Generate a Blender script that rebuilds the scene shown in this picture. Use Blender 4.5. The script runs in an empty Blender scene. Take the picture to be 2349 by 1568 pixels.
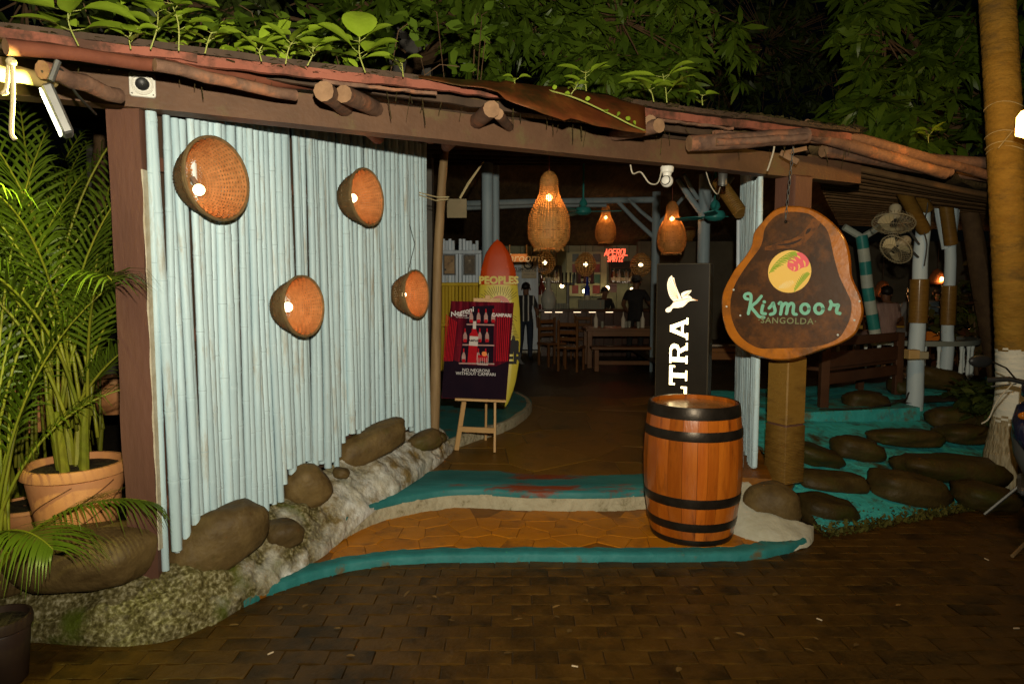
import bpy, math, random
import numpy as np
from mathutils import Vector, Matrix, Euler, noise

R = random.Random(11)
rad = math.radians
sc = bpy.context.scene
COL = sc.collection

# ------------------------------------------------------------------ camera
CAMZ, TILT, FPX = 1.78, rad(4.82), 1566.0
cd = bpy.data.cameras.new('camera'); cam = bpy.data.objects.new('camera', cd); COL.objects.link(cam)
cam.location = (0, 0, CAMZ); cam.rotation_euler = (rad(90) - TILT, 0, 0)
cd.lens = 24; cd.sensor_width = 36; cd.clip_start = .05; cd.clip_end = 500
sc.camera = cam
# ------------------------------------------------------------------ sky: night
wd = bpy.data.worlds.new('World'); sc.world = wd; wd.use_nodes = True
nt = wd.node_tree; bg = nt.nodes['Background']
sky = nt.nodes.new('ShaderNodeTexSky'); sky.sky_type = 'NISHITA'; sky.sun_disc = False
sky.sun_elevation = rad(25); sky.sun_rotation = rad(185)
nt.links.new(sky.outputs[0], bg.inputs[0]); bg.inputs[1].default_value = .00015
# faint moon
sl = bpy.data.lights.new('moon', 'SUN'); sl.energy = .012; sl.angle = rad(.5); sl.color = (1, .95, .85)
so = bpy.data.objects.new('moon', sl); COL.objects.link(so); so.location = (2, -6, 12); so.rotation_euler = (rad(58), 0, rad(8))
# the photographer's flash, just above the lens
fl = bpy.data.lights.new('camera_flash', 'SPOT'); fl.energy = 1060; fl.shadow_soft_size = .025
fl.spot_size = rad(128); fl.spot_blend = .95; fl.color = (1, .9, .68)
fo = bpy.data.objects.new('camera_flash', fl); COL.objects.link(fo); fo.location = (.05, -.02, 2.08)
fo.rotation_euler = Vector((-.04, 1, .2)).to_track_quat('-Z', 'Y').to_euler()
# exposure
sc.view_settings.view_transform = 'Standard'; sc.view_settings.look = 'None'
sc.view_settings.exposure = 0; sc.view_settings.gamma = 1; sc.view_settings.use_curve_mapping = False
sc.render.engine = 'CYCLES'
sc.cycles.use_denoising = True
sc.cycles.max_bounces = 5; sc.cycles.diffuse_bounces = 3; sc.cycles.glossy_bounces = 2
sc.cycles.transmission_bounces = 3; sc.cycles.transparent_max_bounces = 4
sc.cycles.sample_clamp_indirect = 2.0; sc.cycles.sample_clamp_direct = 30
sc.cycles.caustics_reflective = False; sc.cycles.caustics_refractive = False

# ------------------------------------------------------------------ survey: where a sighted direction meets a depth, a height or a wall
CT, ST = math.cos(TILT), math.sin(TILT)
def ray(px, py):
    a = (px - 1174.5) / FPX; b = (784 - py) / FPX
    return Vector((a, CT + b * ST, -ST + b * CT))
def P(px, py, y):
    r = ray(px, py); return Vector((0, 0, CAMZ)) + r * (y / r.y)
def G(px, py, z):
    r = ray(px, py); return Vector((0, 0, CAMZ)) + r * ((z - CAMZ) / r.z)
def W(px, py, A, B):
    r = ray(px, py); nx, ny = B[1] - A[1], A[0] - B[0]
    return Vector((0, 0, CAMZ)) + r * ((nx * A[0] + ny * A[1]) / (nx * r.x + ny * r.y))
def J(p):
    z = p[2] - CAMZ; d = p[1] * CT - z * ST
    return 1174.5 + FPX * p[0] / d, 784 - FPX * (p[1] * ST + z * CT) / d
def lerp(a, b, t): return a + (b - a) * t
def interp(x, pts):
    if x <= pts[0][0]: return pts[0][1]
    for (x0, y0), (x1, y1) in zip(pts, pts[1:]):
        if x <= x1: return lerp(y0, y1, (x - x0) / (x1 - x0))
    return pts[-1][1]
def spline(pts, n):
    """Catmull-Rom through pts, n samples per span"""
    pts = [Vector(p) for p in pts]
    q = [pts[0] * 2 - pts[1]] + pts + [pts[-1] * 2 - pts[-2]]
    out = []
    for i in range(1, len(q) - 2):
        for k in range(n):
            t = k / n; p0, p1, p2, p3 = q[i-1], q[i], q[i+1], q[i+2]
            out.append(.5 * ((2 * p1) + (p2 - p0) * t + (2 * p0 - 5 * p1 + 4 * p2 - p3) * t * t + (3 * p1 - p0 - 3 * p2 + p3) * t ** 3))
    out.append(pts[-1]); return out

# ------------------------------------------------------------------ materials
MATS = {}
def mat(name, c1, c2=None, scale=6.0, rough=.6, bump=.0, bscale=None, metal=0, spec=.22, stretch=(1, 1, 1), rnd=0.0, c3=None, c3scale=3.0, c3cut=(.58, .68), emit=None, estr=0, trans=0, coat=0, detail=4, subs=0):
    if name in MATS: return MATS[name]
    m = bpy.data.materials.new(name); m.use_nodes = True; t = m.node_tree; N, L = t.nodes, t.links
    b = N['Principled BSDF']
    b.inputs['Roughness'].default_value = rough; b.inputs['Metallic'].default_value = metal
    b.inputs['Specular IOR Level'].default_value = spec; b.inputs['Coat Weight'].default_value = coat
    b.inputs['Coat Roughness'].default_value = .12
    if trans: b.inputs['Transmission Weight'].default_value = trans
    tc = N.new('ShaderNodeTexCoord'); mp = N.new('ShaderNodeMapping'); mp.inputs['Scale'].default_value = stretch
    L.new(tc.outputs['Object'], mp.inputs['Vector'])
    col = None
    oi = N.new('ShaderNodeObjectInfo')
    ad = N.new('ShaderNodeVectorMath'); ad.operation = 'ADD'
    mu = N.new('ShaderNodeMath'); mu.operation = 'MULTIPLY'; mu.inputs[1].default_value = 37.0
    L.new(oi.outputs['Random'], mu.inputs[0]); L.new(mp.outputs[0], ad.inputs[0]); L.new(mu.outputs[0], ad.inputs[1])
    vec = ad.outputs[0]
    if c2 is not None:
        nz = N.new('ShaderNodeTexNoise'); nz.inputs['Scale'].default_value = scale; nz.inputs['Detail'].default_value = detail
        nz.inputs['Roughness'].default_value = .65
        L.new(vec, nz.inputs['Vector'])
        rp = N.new('ShaderNodeValToRGB'); rp.color_ramp.elements[0].position = .32; rp.color_ramp.elements[1].position = .68
        rp.color_ramp.elements[0].color = (*c1, 1); rp.color_ramp.elements[1].color = (*c2, 1)
        L.new(nz.outputs['Fac'], rp.inputs[0]); col = rp.outputs[0]
    if c3 is not None:
        n3 = N.new('ShaderNodeTexNoise'); n3.inputs['Scale'].default_value = c3scale; n3.inputs['Detail'].default_value = 6
        n3.inputs['Roughness'].default_value = .7
        L.new(vec, n3.inputs['Vector'])
        r3 = N.new('ShaderNodeValToRGB'); r3.color_ramp.elements[0].position = c3cut[0]; r3.color_ramp.elements[1].position = c3cut[1]
        L.new(n3.outputs['Fac'], r3.inputs[0])
        mx = N.new('ShaderNodeMixRGB'); L.new(r3.outputs[0], mx.inputs[0])
        if col is None: mx.inputs[1].default_value = (*c1, 1)
        else: L.new(col, mx.inputs[1])
        mx.inputs[2].default_value = (*c3, 1); col = mx.outputs[0]
    if rnd:
        hs = N.new('ShaderNodeHueSaturation')
        mr = N.new('ShaderNodeMapRange'); mr.inputs[3].default_value = 1 - rnd; mr.inputs[4].default_value = 1 + rnd
        L.new(oi.outputs['Random'], mr.inputs[0]); L.new(mr.outputs[0], hs.inputs['Value'])
        if col is None: hs.inputs['Color'].default_value = (*c1, 1)
        else: L.new(col, hs.inputs['Color'])
        col = hs.outputs[0]
    if col is None: b.inputs['Base Color'].default_value = (*c1, 1)
    else: L.new(col, b.inputs['Base Color'])
    if bump:
        nb = N.new('ShaderNodeTexNoise'); nb.inputs['Scale'].default_value = bscale or scale * 3; nb.inputs['Detail'].default_value = 5
        L.new(vec, nb.inputs['Vector'])
        bn = N.new('ShaderNodeBump'); bn.inputs['Strength'].default_value = 1; bn.inputs['Distance'].default_value = bump
        L.new(nb.outputs['Fac'], bn.inputs['Height']); L.new(bn.outputs[0], b.inputs['Normal'])
    if emit is not None:
        b.inputs['Emission Color'].default_value = (*emit, 1); b.inputs['Emission Strength'].default_value = estr
    if subs:
        # leaf translucency
        out = N['Material Output']; tl = N.new('ShaderNodeBsdfTranslucent'); ms = N.new('ShaderNodeMixShader'); ms.inputs[0].default_value = subs
        if col is None: tl.inputs[0].default_value = (*c1, 1)
        else: L.new(col, tl.inputs[0])
        L.new(b.outputs[0], ms.inputs[1]); L.new(tl.outputs[0], ms.inputs[2]); L.new(ms.outputs[0], out.inputs[0])
    MATS[name] = m; return m

BAMBOO = mat('bamboo_pale_blue_paint', (.375, .505, .56), (.475, .615, .665), 5, .45, .0015, 60, stretch=(2, 2, .35), rnd=.13, c3=(.27, .22, .14), c3scale=5, c3cut=(.55, .76))
BAMBOO_W = mat('bamboo_white_paint', (.5, .58, .66), (.6, .68, .76), 5, .45, .001, 60, stretch=(2, 2, .35), rnd=.08, c3=(.3, .24, .14), c3scale=4, c3cut=(.62, .75))
NODE_M = mat('bamboo_node_dark_ring', (.32, .43, .47), (.38, .5, .55), 20, .5)  # cane paint, darker for the ring at each node
BROWN = mat('brown_painted_timber', (.09, .042, .028), (.135, .062, .04), 3, .6, .004, 40, stretch=(1, 1, .25), c3=(.2, .1, .05), c3scale=7, c3cut=(.66, .76))
BEAMM = mat('brown_beam_paint', (.078, .04, .022), (.125, .064, .035), 2.5, .6, .003, 40, c3=(.11, .085, .035), c3scale=3.5, c3cut=(.52, .7))
PINK = mat('pink_brown_fascia_paint', (.19, .058, .036), (.26, .088, .056), 4, .75, .004, 30, c3=(.07, .032, .02), c3scale=3.5, c3cut=(.48, .62))
BARK = mat('peeling_log_bark', (.09, .05, .035), (.2, .11, .07), 9, .8, .008, 25, stretch=(1, 1, 1), c3=(.27, .115, .06), c3scale=5, c3cut=(.52, .62))
LOGEND = mat('log_end_grain', (.17, .095, .05), (.26, .15, .08), 14, .7, .003)
DARKWOOD = mat('dark_weathered_wood', (.035, .022, .014), (.075, .045, .028), 5, .7, .004, 30, stretch=(1, 1, .3))
POLE = mat('raw_wood_pole', (.16, .1, .045), (.3, .2, .1), 6, .6, .004, 25, stretch=(2, 2, .25), rnd=.1)
THATCH = mat('dry_thatch', (.05, .032, .012), (.12, .078, .032), 12, .9, .02, 30, stretch=(1, .15, 1))
WHITEWASH = mat('whitewashed_plaster', (.56, .57, .55), (.42, .39, .3), 6, .5, .016, 26, c3=(.2, .14, .055), c3scale=4.2, c3cut=(.47, .62))
MOSSY = mat('mossy_old_plaster', (.32, .29, .17), (.07, .058, .018), 13, .8, .03, 44, c3=(.06, .075, .012), c3scale=3, c3cut=(.48, .6), detail=8)
ROCK = mat('brown_river_stone', (.062, .038, .013), (.125, .082, .03), 7, .6, .007, 34, rnd=.2, c3=(.06, .05, .008), c3scale=3, c3cut=(.55, .7))
TEAL = mat('worn_teal_floor_paint', (.016, .13, .13), (.028, .19, .19), 5, .6, .008, 18, c3=(.1, .085, .045), c3scale=4.5, c3cut=(.57, .66))
TEALRED = mat('teal_paint_worn_to_red', (.016, .12, .12), (.03, .165, .165), 5, .55, .006, 14, stretch=(.5, 1.6, 1), c3=(.16, .035, .012), c3scale=1.8, c3cut=(.56, .62))
RISER = mat('rough_cement_riser', (.4, .36, .25), (.3, .26, .17), 9, .7, .02, 26, c3=(.13, .11, .045), c3scale=9, c3cut=(.58, .7))
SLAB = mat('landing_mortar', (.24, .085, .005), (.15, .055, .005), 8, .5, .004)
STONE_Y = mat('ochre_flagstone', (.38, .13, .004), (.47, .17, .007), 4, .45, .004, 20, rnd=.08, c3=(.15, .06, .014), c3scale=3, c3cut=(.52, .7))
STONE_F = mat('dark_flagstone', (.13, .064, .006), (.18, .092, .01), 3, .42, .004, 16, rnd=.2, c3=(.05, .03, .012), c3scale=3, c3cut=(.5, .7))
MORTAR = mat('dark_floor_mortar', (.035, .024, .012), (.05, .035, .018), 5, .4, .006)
PAVER = mat('wet_brown_paver', (.056, .026, .003), (.088, .043, .0065), 9, .45, .004, 45, rnd=.1, c3=(.018, .01, .002), c3scale=2.2, c3cut=(.46, .66))
ROADM = mat('paver_joint_sand', (.018, .009, .002), (.03, .016, .004), 14, .7, .006)
SOIL = mat('damp_soil', (.018, .013, .007), (.04, .028, .014), 10, .8, .02)
TERRA = mat('terracotta', (.48, .2, .075), (.57, .26, .105), 4, .6, .003, 20, rnd=.12, c3=(.3, .2, .08), c3scale=3, c3cut=(.55, .72))
BASKET = mat('woven_cane_outside', (.105, .066, .028), (.17, .115, .052), 30, .75, .002, rnd=.1, spec=.12)
BASKIN = mat('inner_cane_bulb_glow', (.2, .1, .036), (.31, .165, .065), 30, .75, .002, spec=.1)  # warmer, lighter cane: the bulb's orange glow is put into this colour
WICKER = mat('pendant_wicker', (.25, .13, .034), (.35, .195, .06), 18, .6, .002)
RUST = mat('rusted_tin', (.11, .028, .01), (.17, .05, .012), 6, .38, .004, 30, metal=.3, c3=(.05, .028, .008), c3scale=2.2, c3cut=(.45, .6))
MOSS = mat('roof_moss', (.028, .025, .008), (.075, .05, .014), 14, .9, .02, c3=(.08, .1, .015), c3scale=6, c3cut=(.6, .7))
WHITEP = mat('white_plastic', (.62, .6, .54), (.68, .66, .6), 4, .35)
BLACKP = mat('black_plastic', (.012, .012, .012), (.018, .018, .018), 8, .4)
GREYM = mat('grey_metal', (.12, .12, .115), (.16, .16, .15), 8, .45, metal=.6)
IRON = mat('black_iron_hoop', (.018, .014, .01), (.035, .027, .02), 12, .34, .001, metal=.55)
STAVE = mat('varnished_barrel_oak', (.27, .058, .004), (.41, .11, .009), 4, .28, .0015, 30, stretch=(2.5, 2.5, .35), rnd=.28, c3=(.08, .02, .004), c3scale=3.4, c3cut=(.54, .7), coat=.5, spec=.4)
BLACKSIGN = mat('sign_black_acrylic', (.014, .011, .008), (.02, .016, .011), 3, .22)
SIGNGREY = mat('sign_cabinet_edge', (.05, .04, .025), (.065, .05, .03), 4, .4)
GLOW = mat('sign_lit_lettering', (.9, .75, .5), emit=(1, .78, .38), estr=5.0)
GLOWBIRD = mat('sign_lit_bird', (.85, .7, .5), emit=(1, .84, .56), estr=1.15)
GLOWLINE = mat('sign_lit_bird_line', (.5, .2, .1), emit=(.75, .36, .12), estr=.7)
BULB = mat('lit_bulb', (1, .9, .7), emit=(1, .74, .38), estr=9)
BULBW = mat('lit_bulb_small', (1, .8, .5), emit=(1, .55, .2), estr=16)
LEDM = mat('floodlight_glass', (1, 1, .8), emit=(1, 1, .68), estr=9)
EASEL = mat('pine_easel', (.42, .25, .1), (.52, .32, .14), 6, .5, .001, stretch=(1, 1, .2))
LEAF_LIME = mat('seedling_leaf', (.2, .3, .016), (.3, .42, .035), 6, .42, .002, 40, rnd=.18, subs=.25)
LEAF_TREE = mat('mango_leaf', (.045, .082, .007), (.09, .145, .013), 3, .36, .0, rnd=.15, subs=.2)
LEAF_FAR = mat('distant_leaf', (.03, .045, .01), (.055, .075, .016), 2, .45, .0, subs=.15)
LEAF_PALM = mat('areca_leaf', (.055, .09, .007), (.095, .14, .012), 2, .36, .0, rnd=.15, subs=.22)
STEM_Y = mat('areca_stem', (.12, .14, .012), (.2, .19, .018), 4, .4, rnd=.12)
STEM_G = mat('seedling_stem', (.24, .29, .06), (.3, .3, .08), 4, .5)
TWIG = mat('tree_bark', (.07, .04, .02), (.11, .065, .03), 8, .8, .006)
ROPE = mat('rope', (.4, .33, .17), (.5, .42, .24), 40, .8, .002)
WIRE = mat('dark_cable', (.02, .018, .016), (.03, .027, .024), 5, .5)
PALEWIRE = mat('pale_cable', (.36, .32, .24), (.42, .38, .3), 5, .5)
ROPEWRAP = mat('coir_rope_wrap', (.13, .065, .012), (.2, .11, .022), 9, .45, .004, 30, stretch=(1, 1, 6), coat=.3)
BLUEPOST_DIM = mat('pale_blue_post_dimmed', (.2, .27, .31), (.27, .34, .38), 5, .5, .003, 24, stretch=(1, 1, .3), c3=(.2, .22, .18), c3scale=6, c3cut=(.6, .75))  # hall posts: the dim light inside is darkened into the paint colour
BLUEPOST2 = mat('bright_blue_white_post', (.42, .53, .6), (.5, .6, .66), 5, .5, .003, 24, stretch=(1, 1, .3), c3=(.2, .2, .16), c3scale=6, c3cut=(.6, .75))  # same post paint left undimmed for the bound posts
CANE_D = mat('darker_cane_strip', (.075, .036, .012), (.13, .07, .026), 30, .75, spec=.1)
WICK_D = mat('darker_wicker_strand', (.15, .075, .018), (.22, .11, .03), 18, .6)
TEALP = mat('teal_enamel', (.02, .17, .16), (.03, .22, .2), 4, .4)

# ------------------------------------------------------------------ mesh building
WL = {}
def tag(o, label=None, cat=None, group=None, kind=None):
    if label: o['label'] = label
    if cat: o['category'] = cat
    if group: o['group'] = group
    if kind: o['kind'] = kind
    return o
def empty(name, loc, label=None, cat=None, group=None):
    o = bpy.data.objects.new(name, None); COL.objects.link(o); o.location = loc; o.empty_display_size = .1
    WL[o.name] = Vector(loc); return tag(o, label, cat, group)
def link(name, me, parent=None, loc=(0, 0, 0)):
    o = bpy.data.objects.new(name, me); COL.objects.link(o)
    if parent is not None:
        o.parent = parent; o.location = Vector(loc) - WL[parent.name]
    else: o.location = loc
    WL[o.name] = Vector(loc); return o
class MB:
    def __init__(s): s.v = []; s.f = []; s.m = []
    def add(s, vs, fs, mi=0):
        o = len(s.v); s.v.extend([tuple(v) for v in vs]); s.f.extend([tuple(i + o for i in f) for f in fs]); s.m.extend([mi] * len(fs)); return s
    def box(s, c, size, M=None, mi=0, taper=1.0, bev=0.0):
        x, y, z = size[0] / 2, size[1] / 2, size[2] / 2; c = Vector(c)
        if bev:
            vs = []; b = min(bev, x * .9, y * .9, z * .9)
            for sx in (-1, 1):
                for sy in (-1, 1):
                    for sz in (-1, 1):
                        vs += [(sx * x, sy * (y - b), sz * (z - b)), (sx * (x - b), sy * y, sz * (z - b)), (sx * (x - b), sy * (y - b), sz * z)]
            k = lambda a, b_, c_, t: (((a * 2 + b_) * 2 + c_) * 3 + t)
            fs = [(k(0,0,0,0),k(0,0,1,0),k(0,1,1,0),k(0,1,0,0)), (k(1,0,0,0),k(1,1,0,0),k(1,1,1,0),k(1,0,1,0)),
                  (k(0,0,0,1),k(1,0,0,1),k(1,0,1,1),k(0,0,1,1)), (k(0,1,0,1),k(0,1,1,1),k(1,1,1,1),k(1,1,0,1)),
                  (k(0,0,0,2),k(0,1,0,2),k(1,1,0,2),k(1,0,0,2)), (k(0,0,1,2),k(1,0,1,2),k(1,1,1,2),k(0,1,1,2))]
            for a in (0, 1):
                for b_ in (0, 1):
                    fs.append((k(a,b_,0,0),k(a,b_,0,1),k(a,b_,1,1),k(a,b_,1,0)) if (a ^ b_) == 0 else (k(a,b_,0,0),k(a,b_,1,0),k(a,b_,1,1),k(a,b_,0,1)))
                    fs.append((k(a,0,b_,0),k(a,0,b_,2),k(a,1,b_,2),k(a,1,b_,0)))
                    fs.append((k(0,a,b_,1),k(0,a,b_,2),k(1,a,b_,2),k(1,a,b_,1)))
                    for c_ in (0, 1): fs.append((k(a,b_,c_,0),k(a,b_,c_,1),k(a,b_,c_,2)))
        else:
            vs = [(-x,-y,-z),(x,-y,-z),(x,y,-z),(-x,y,-z),(-x*taper,-y*taper,z),(x*taper,-y*taper,z),(x*taper,y*taper,z),(-x*taper,y*taper,z)]
            fs = [(3,2,1,0),(4,5,6,7),(0,1,5,4),(1,2,6,5),(2,3,7,6),(3,0,4,7)]
        if M is not None: vs = [M @ Vector(v) for v in vs]
        return s.add([Vector(v) + c for v in vs], fs, mi)
    def beam(s, a, b, w, h, mi=0, up=(0, 0, 1), bev=0.0):
        a, b = Vector(a), Vector(b); d = b - a; L = d.length; d.normalize()
        sd = d.cross(Vector(up))
        if sd.length < 1e-4: sd = d.cross(Vector((1, 0, 0)))
        sd.normalize(); u = sd.cross(d)
        M = Matrix((d, sd, u)).transposed()
        return s.box((a + b) / 2, (L, w, h), M, mi, bev=bev)
    def tube(s, pts, r, n=8, cap=True, mi=0, capmi=None, wob=0.0):
        pts = [Vector(p) for p in pts]; k = len(pts)
        rs = list(r) if hasattr(r, '__len__') else [r] * k
        u = None; vs = []
        for i, p in enumerate(pts):
            d = (pts[min(i + 1, k - 1)] - pts[max(i - 1, 0)])
            if d.length < 1e-9: d = Vector((0, 0, 1))
            d.normalize()
            if u is None:
                u = d.cross(Vector((0, 0, 1)) if abs(d.z) < .9 else Vector((1, 0, 0)))
            else: u = u - d * u.dot(d)
            u.normalize(); w = d.cross(u)
            for j in range(n):
                a = 2 * math.pi * j / n; rr = rs[i] * (1 + (R.uniform(-wob, wob) if wob else 0))
                vs.append(p + (u * math.cos(a) + w * math.sin(a)) * rr)
        fs = [(i*n+j, i*n+(j+1) % n, (i+1)*n+(j+1) % n, (i+1)*n+j) for i in range(k - 1) for j in range(n)]
        s.add(vs, fs, mi)
        if cap:
            o = len(s.v) - len(vs); cm = mi if capmi is None else capmi
            s.f.append(tuple(o + j for j in reversed(range(n)))); s.m.append(cm)
            s.f.append(tuple(o + (k - 1) * n + j for j in range(n))); s.m.append(cm)
        return s
    def lathe(s, prof, n=24, o=(0, 0, 0), M=None, mi=0, cap=(False, False), wob=None):
        o = Vector(o); vs = []
        for i, (r, z) in enumerate(prof):
            for j in range(n):
                a = 2 * math.pi * j / n; rr = r if wob is None else r * wob(a, z)
                v = Vector((rr * math.cos(a), rr * math.sin(a), z)); vs.append((M @ v if M is not None else v) + o)
        k = len(prof)
        fs = [(i*n+j, i*n+(j+1) % n, (i+1)*n+(j+1) % n, (i+1)*n+j) for i in range(k - 1) for j in range(n)]
        if cap[0]: fs.append(tuple(reversed(range(n))))
        if cap[1]: fs.append(tuple((k - 1) * n + j for j in range(n)))
        return s.add(vs, fs, mi)
    def prism(s, pts, t0, t1, M=None, o=(0, 0, 0), mi=0, sidemi=None):
        """outline in local x,z; thickness along local y from t0 to t1"""
        o = Vector(o); n = len(pts)
        vs = [Vector((x, t0, z)) for x, z in pts] + [Vector((x, t1, z)) for x, z in pts]
        vs = [(M @ v if M is not None else v) + o for v in vs]
        s.add(vs, [tuple(range(n)), tuple(reversed(range(n, 2 * n)))], mi)
        b = len(s.v) - 2 * n
        for i in range(n):
            s.f.append((b + i, b + n + i, b + n + (i + 1) % n, b + (i + 1) % n)); s.m.append(mi if sidemi is None else sidemi)
        return s
    def ball(s, c, r, n=12, m=8, mi=0, M=None):
        c = Vector(c); rx, ry, rz = (r, r, r) if not hasattr(r, '__len__') else r
        vs = [Vector((0, 0, -rz))]
        for i in range(1, m):
            a = math.pi * i / m - math.pi / 2
            for j in range(n):
                t = 2 * math.pi * j / n; vs.append(Vector((rx * math.cos(a) * math.cos(t), ry * math.cos(a) * math.sin(t), rz * math.sin(a))))
        vs.append(Vector((0, 0, rz)))
        fs = [(0, 1 + (j + 1) % n, 1 + j) for j in range(n)]
        for i in range(m - 2): fs += [(1+i*n+j, 1+i*n+(j+1) % n, 1+(i+1)*n+(j+1) % n, 1+(i+1)*n+j) for j in range(n)]
        L = len(vs) - 1; fs += [(L, 1+(m-2)*n+j, 1+(m-2)*n+(j+1) % n) for j in range(n)]
        if M is not None: vs = [M @ v for v in vs]
        return s.add([v + c for v in vs], fs, mi)
    def mesh(s, name, mats, org=(0, 0, 0), smooth=True, angle=40):
        me = bpy.data.meshes.new(name)
        a = np.array(s.v, dtype=np.float64) - np.array(tuple(org))
        me.from_pydata(a.tolist(), [], s.f)
        mats = mats if isinstance(mats, (list, tuple)) else [mats]
        for m in mats: me.materials.append(m)
        if len(mats) > 1: me.polygons.foreach_set('material_index', s.m)
        if smooth:
            me.polygons.foreach_set('use_smooth', [True] * len(me.polygons))
            if angle < 180: me.set_sharp_from_angle(angle=rad(angle))
        me.update(); return me
    def build(s, name, mats, parent=None, org=None, smooth=True, angle=40):
        if org is None:
            if parent is not None: org = WL[parent.name]
            else:
                a = np.array(s.v); lo, hi = a.min(0), a.max(0); org = ((lo[0]+hi[0])/2, (lo[1]+hi[1])/2, lo[2])
        return link(name, s.mesh(name, mats, org, smooth, angle), parent, org)
def thing(name, mb, mats, label, cat, group=None, **k):
    return tag(mb.build(name, mats, **k), label, cat, group)
def struct(name, mb, mats, **k): return tag(mb.build(name, mats, **k), kind='structure')
def copy_tree(o, loc, rotz=None, parent=None, label=None, scale=None):
    c = o.copy(); COL.objects.link(c)
    if parent is None:
        c.location = loc
        if rotz is not None: c.rotation_euler = (0, 0, rotz)
        if scale: c.scale = (scale,) * 3 if not hasattr(scale, '__len__') else scale
        if label: c['label'] = label
    else: c.parent = parent
    WL[c.name] = Vector(loc)
    for ch in list(o.children): copy_tree(ch, loc, parent=c)
    return c
def text_geo(txt, size=1.0, bold=0.0, shear=0.0, spacing=1.0, extrude=.002):
    cu = bpy.data.curves.new('lettering', 'FONT'); cu.body = txt; cu.size = size; cu.offset = bold; cu.shear = shear
    cu.space_character = spacing; cu.align_x = 'CENTER'; cu.align_y = 'CENTER'; cu.extrude = extrude; cu.resolution_u = 3
    ob = bpy.data.objects.new('lettering', cu); COL.objects.link(ob)
    bpy.context.view_layer.update()
    me = bpy.data.meshes.new_from_object(ob.evaluated_get(bpy.context.evaluated_depsgraph_get()))
    vs = [v.co.copy() for v in me.vertices]; fs = [tuple(p.vertices) for p in me.polygons]
    bpy.data.objects.remove(ob); bpy.data.curves.remove(cu); bpy.data.meshes.remove(me)
    return vs, fs
def lettering(name, txt, M, mats, parent, **k):
    """flat text; local x right, y up, z out of the sheet, placed by matrix M"""
    vs, fs = text_geo(txt, **k); mb = MB(); mb.add([M @ v for v in vs], fs); return mb.build(name, mats, parent, smooth=False)
def frame(o, xdir, up):
    """matrix: local x right, y up, z out"""
    x = Vector(xdir).normalized(); u = Vector(up); z = x.cross(u).normalized(); y = z.cross(x)
    m = Matrix((x, y, z)).transposed().to_4x4(); m.translation = Vector(o); return m
def rock_mesh(name, seed, amp=.18, n=18, m=12, mats=None, sq=.78):
    mb = MB(); mb.ball((0, 0, 0), 1, n, m); out = []
    for v in mb.v:
        p = Vector(v); q = p + Vector((seed * 3.1, seed * 1.7, seed))
        s = 1 + amp * noise.noise(q * .9) + amp * .4 * noise.noise(q * 2.3) + amp * .1 * noise.noise(q * 6)
        # squarish, river-worn
        e = max(abs(p.x), abs(p.y), abs(p.z)); out.append(p * s * (sq + (1 - sq) / max(e, .58)))
    mb.v = [tuple(v) for v in out]
    return mb.mesh(name, mats or ROCK, smooth=True, angle=180)
ROCKS = None
# ================================================================== THE SETTING
ZL, ZF = .05, .19        # landing, inner floor
mb = MB(); mb.add([(-60, -30, -.012), (60, -30, -.012), (60, 90, -.012), (-60, 90, -.012)], [(0, 1, 2, 3)])
road = struct('road', mb, ROADM, org=(0, 0, -.012), smooth=False)
# interlocking wavy pavers
PWX, PWY = .221, .121
def paver_mesh():
    nx = 6; hx, hy = PWX / 2 - .0018, PWY / 2 - .0018
    wave = lambda x: .006 * math.sin(2 * math.pi * x / PWX + .6)
    out = [(lerp(-hx, hx, i / nx), -hy) for i in range(nx + 1)] + [(lerp(hx, -hx, i / nx), hy) for i in range(nx + 1)]
    ring = lambda ins, z: [(x * (1 - ins / hx), y * (1 - ins / hy) + wave(x), z) for x, y in out]
    vs = ring(0, -.02) + ring(0, -.002) + ring(.004, 0); n = len(out)
    fs = [(k*n+i, k*n+(i+1) % n, (k+1)*n+(i+1) % n, (k+1)*n+i) for k in (0, 1) for i in range(n)] + [tuple(range(2 * n, 3 * n))]
    m = MB(); m.add(vs, fs); return m
pm = paver_mesh(); pme = pm.mesh('paver', PAVER, smooth=False)
spots = []
for j in range(-2, 60):
    y = 2.05 + j * PWY
    for i in range(-26, 34):
        x = i * PWX + (PWX / 2 if j % 2 else 0)
        u, v = J((x, y, 0))
        if -120 < u < 2470 and v < 1720 and y < 8.5:
            inside = (y > 4.35 and -1.2 < x < 1.75) or (y > 3.5 and x < -1.7) or (x < -1.05 and y > 4.2) or (x > 1.6 and y > 4.7 + (x - 1.9) * .62)
            if not inside: spots.append((u * 0 + Vector((x, y, -CAMZ)).length, x, y, (-20 < u < 2370 and v < 1590)))
spots.sort(key=lambda q: (not q[3], q[0]))
stuff = MB()
for k, (d, x, y, _) in enumerate(spots):
    rz, tx, ty, dz = R.gauss(0, .012), R.gauss(0, .004), R.gauss(0, .004), R.gauss(-.001, .001)
    if k < 300:
        o = bpy.data.objects.new('paver', pme); COL.objects.link(o); o.parent = road
        o.location = Vector((x, y, dz)) - WL[road.name]; o.rotation_euler = (tx, ty, rz)
    else:
        M = Matrix.Translation((x, y, dz)) @ Euler((tx, ty, rz)).to_matrix().to_4x4()
        stuff.add([M @ Vector(v) for v in pm.v], pm.f)
tag(stuff.build('paver_field', PAVER, road, smooth=False), kind='stuff')

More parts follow.
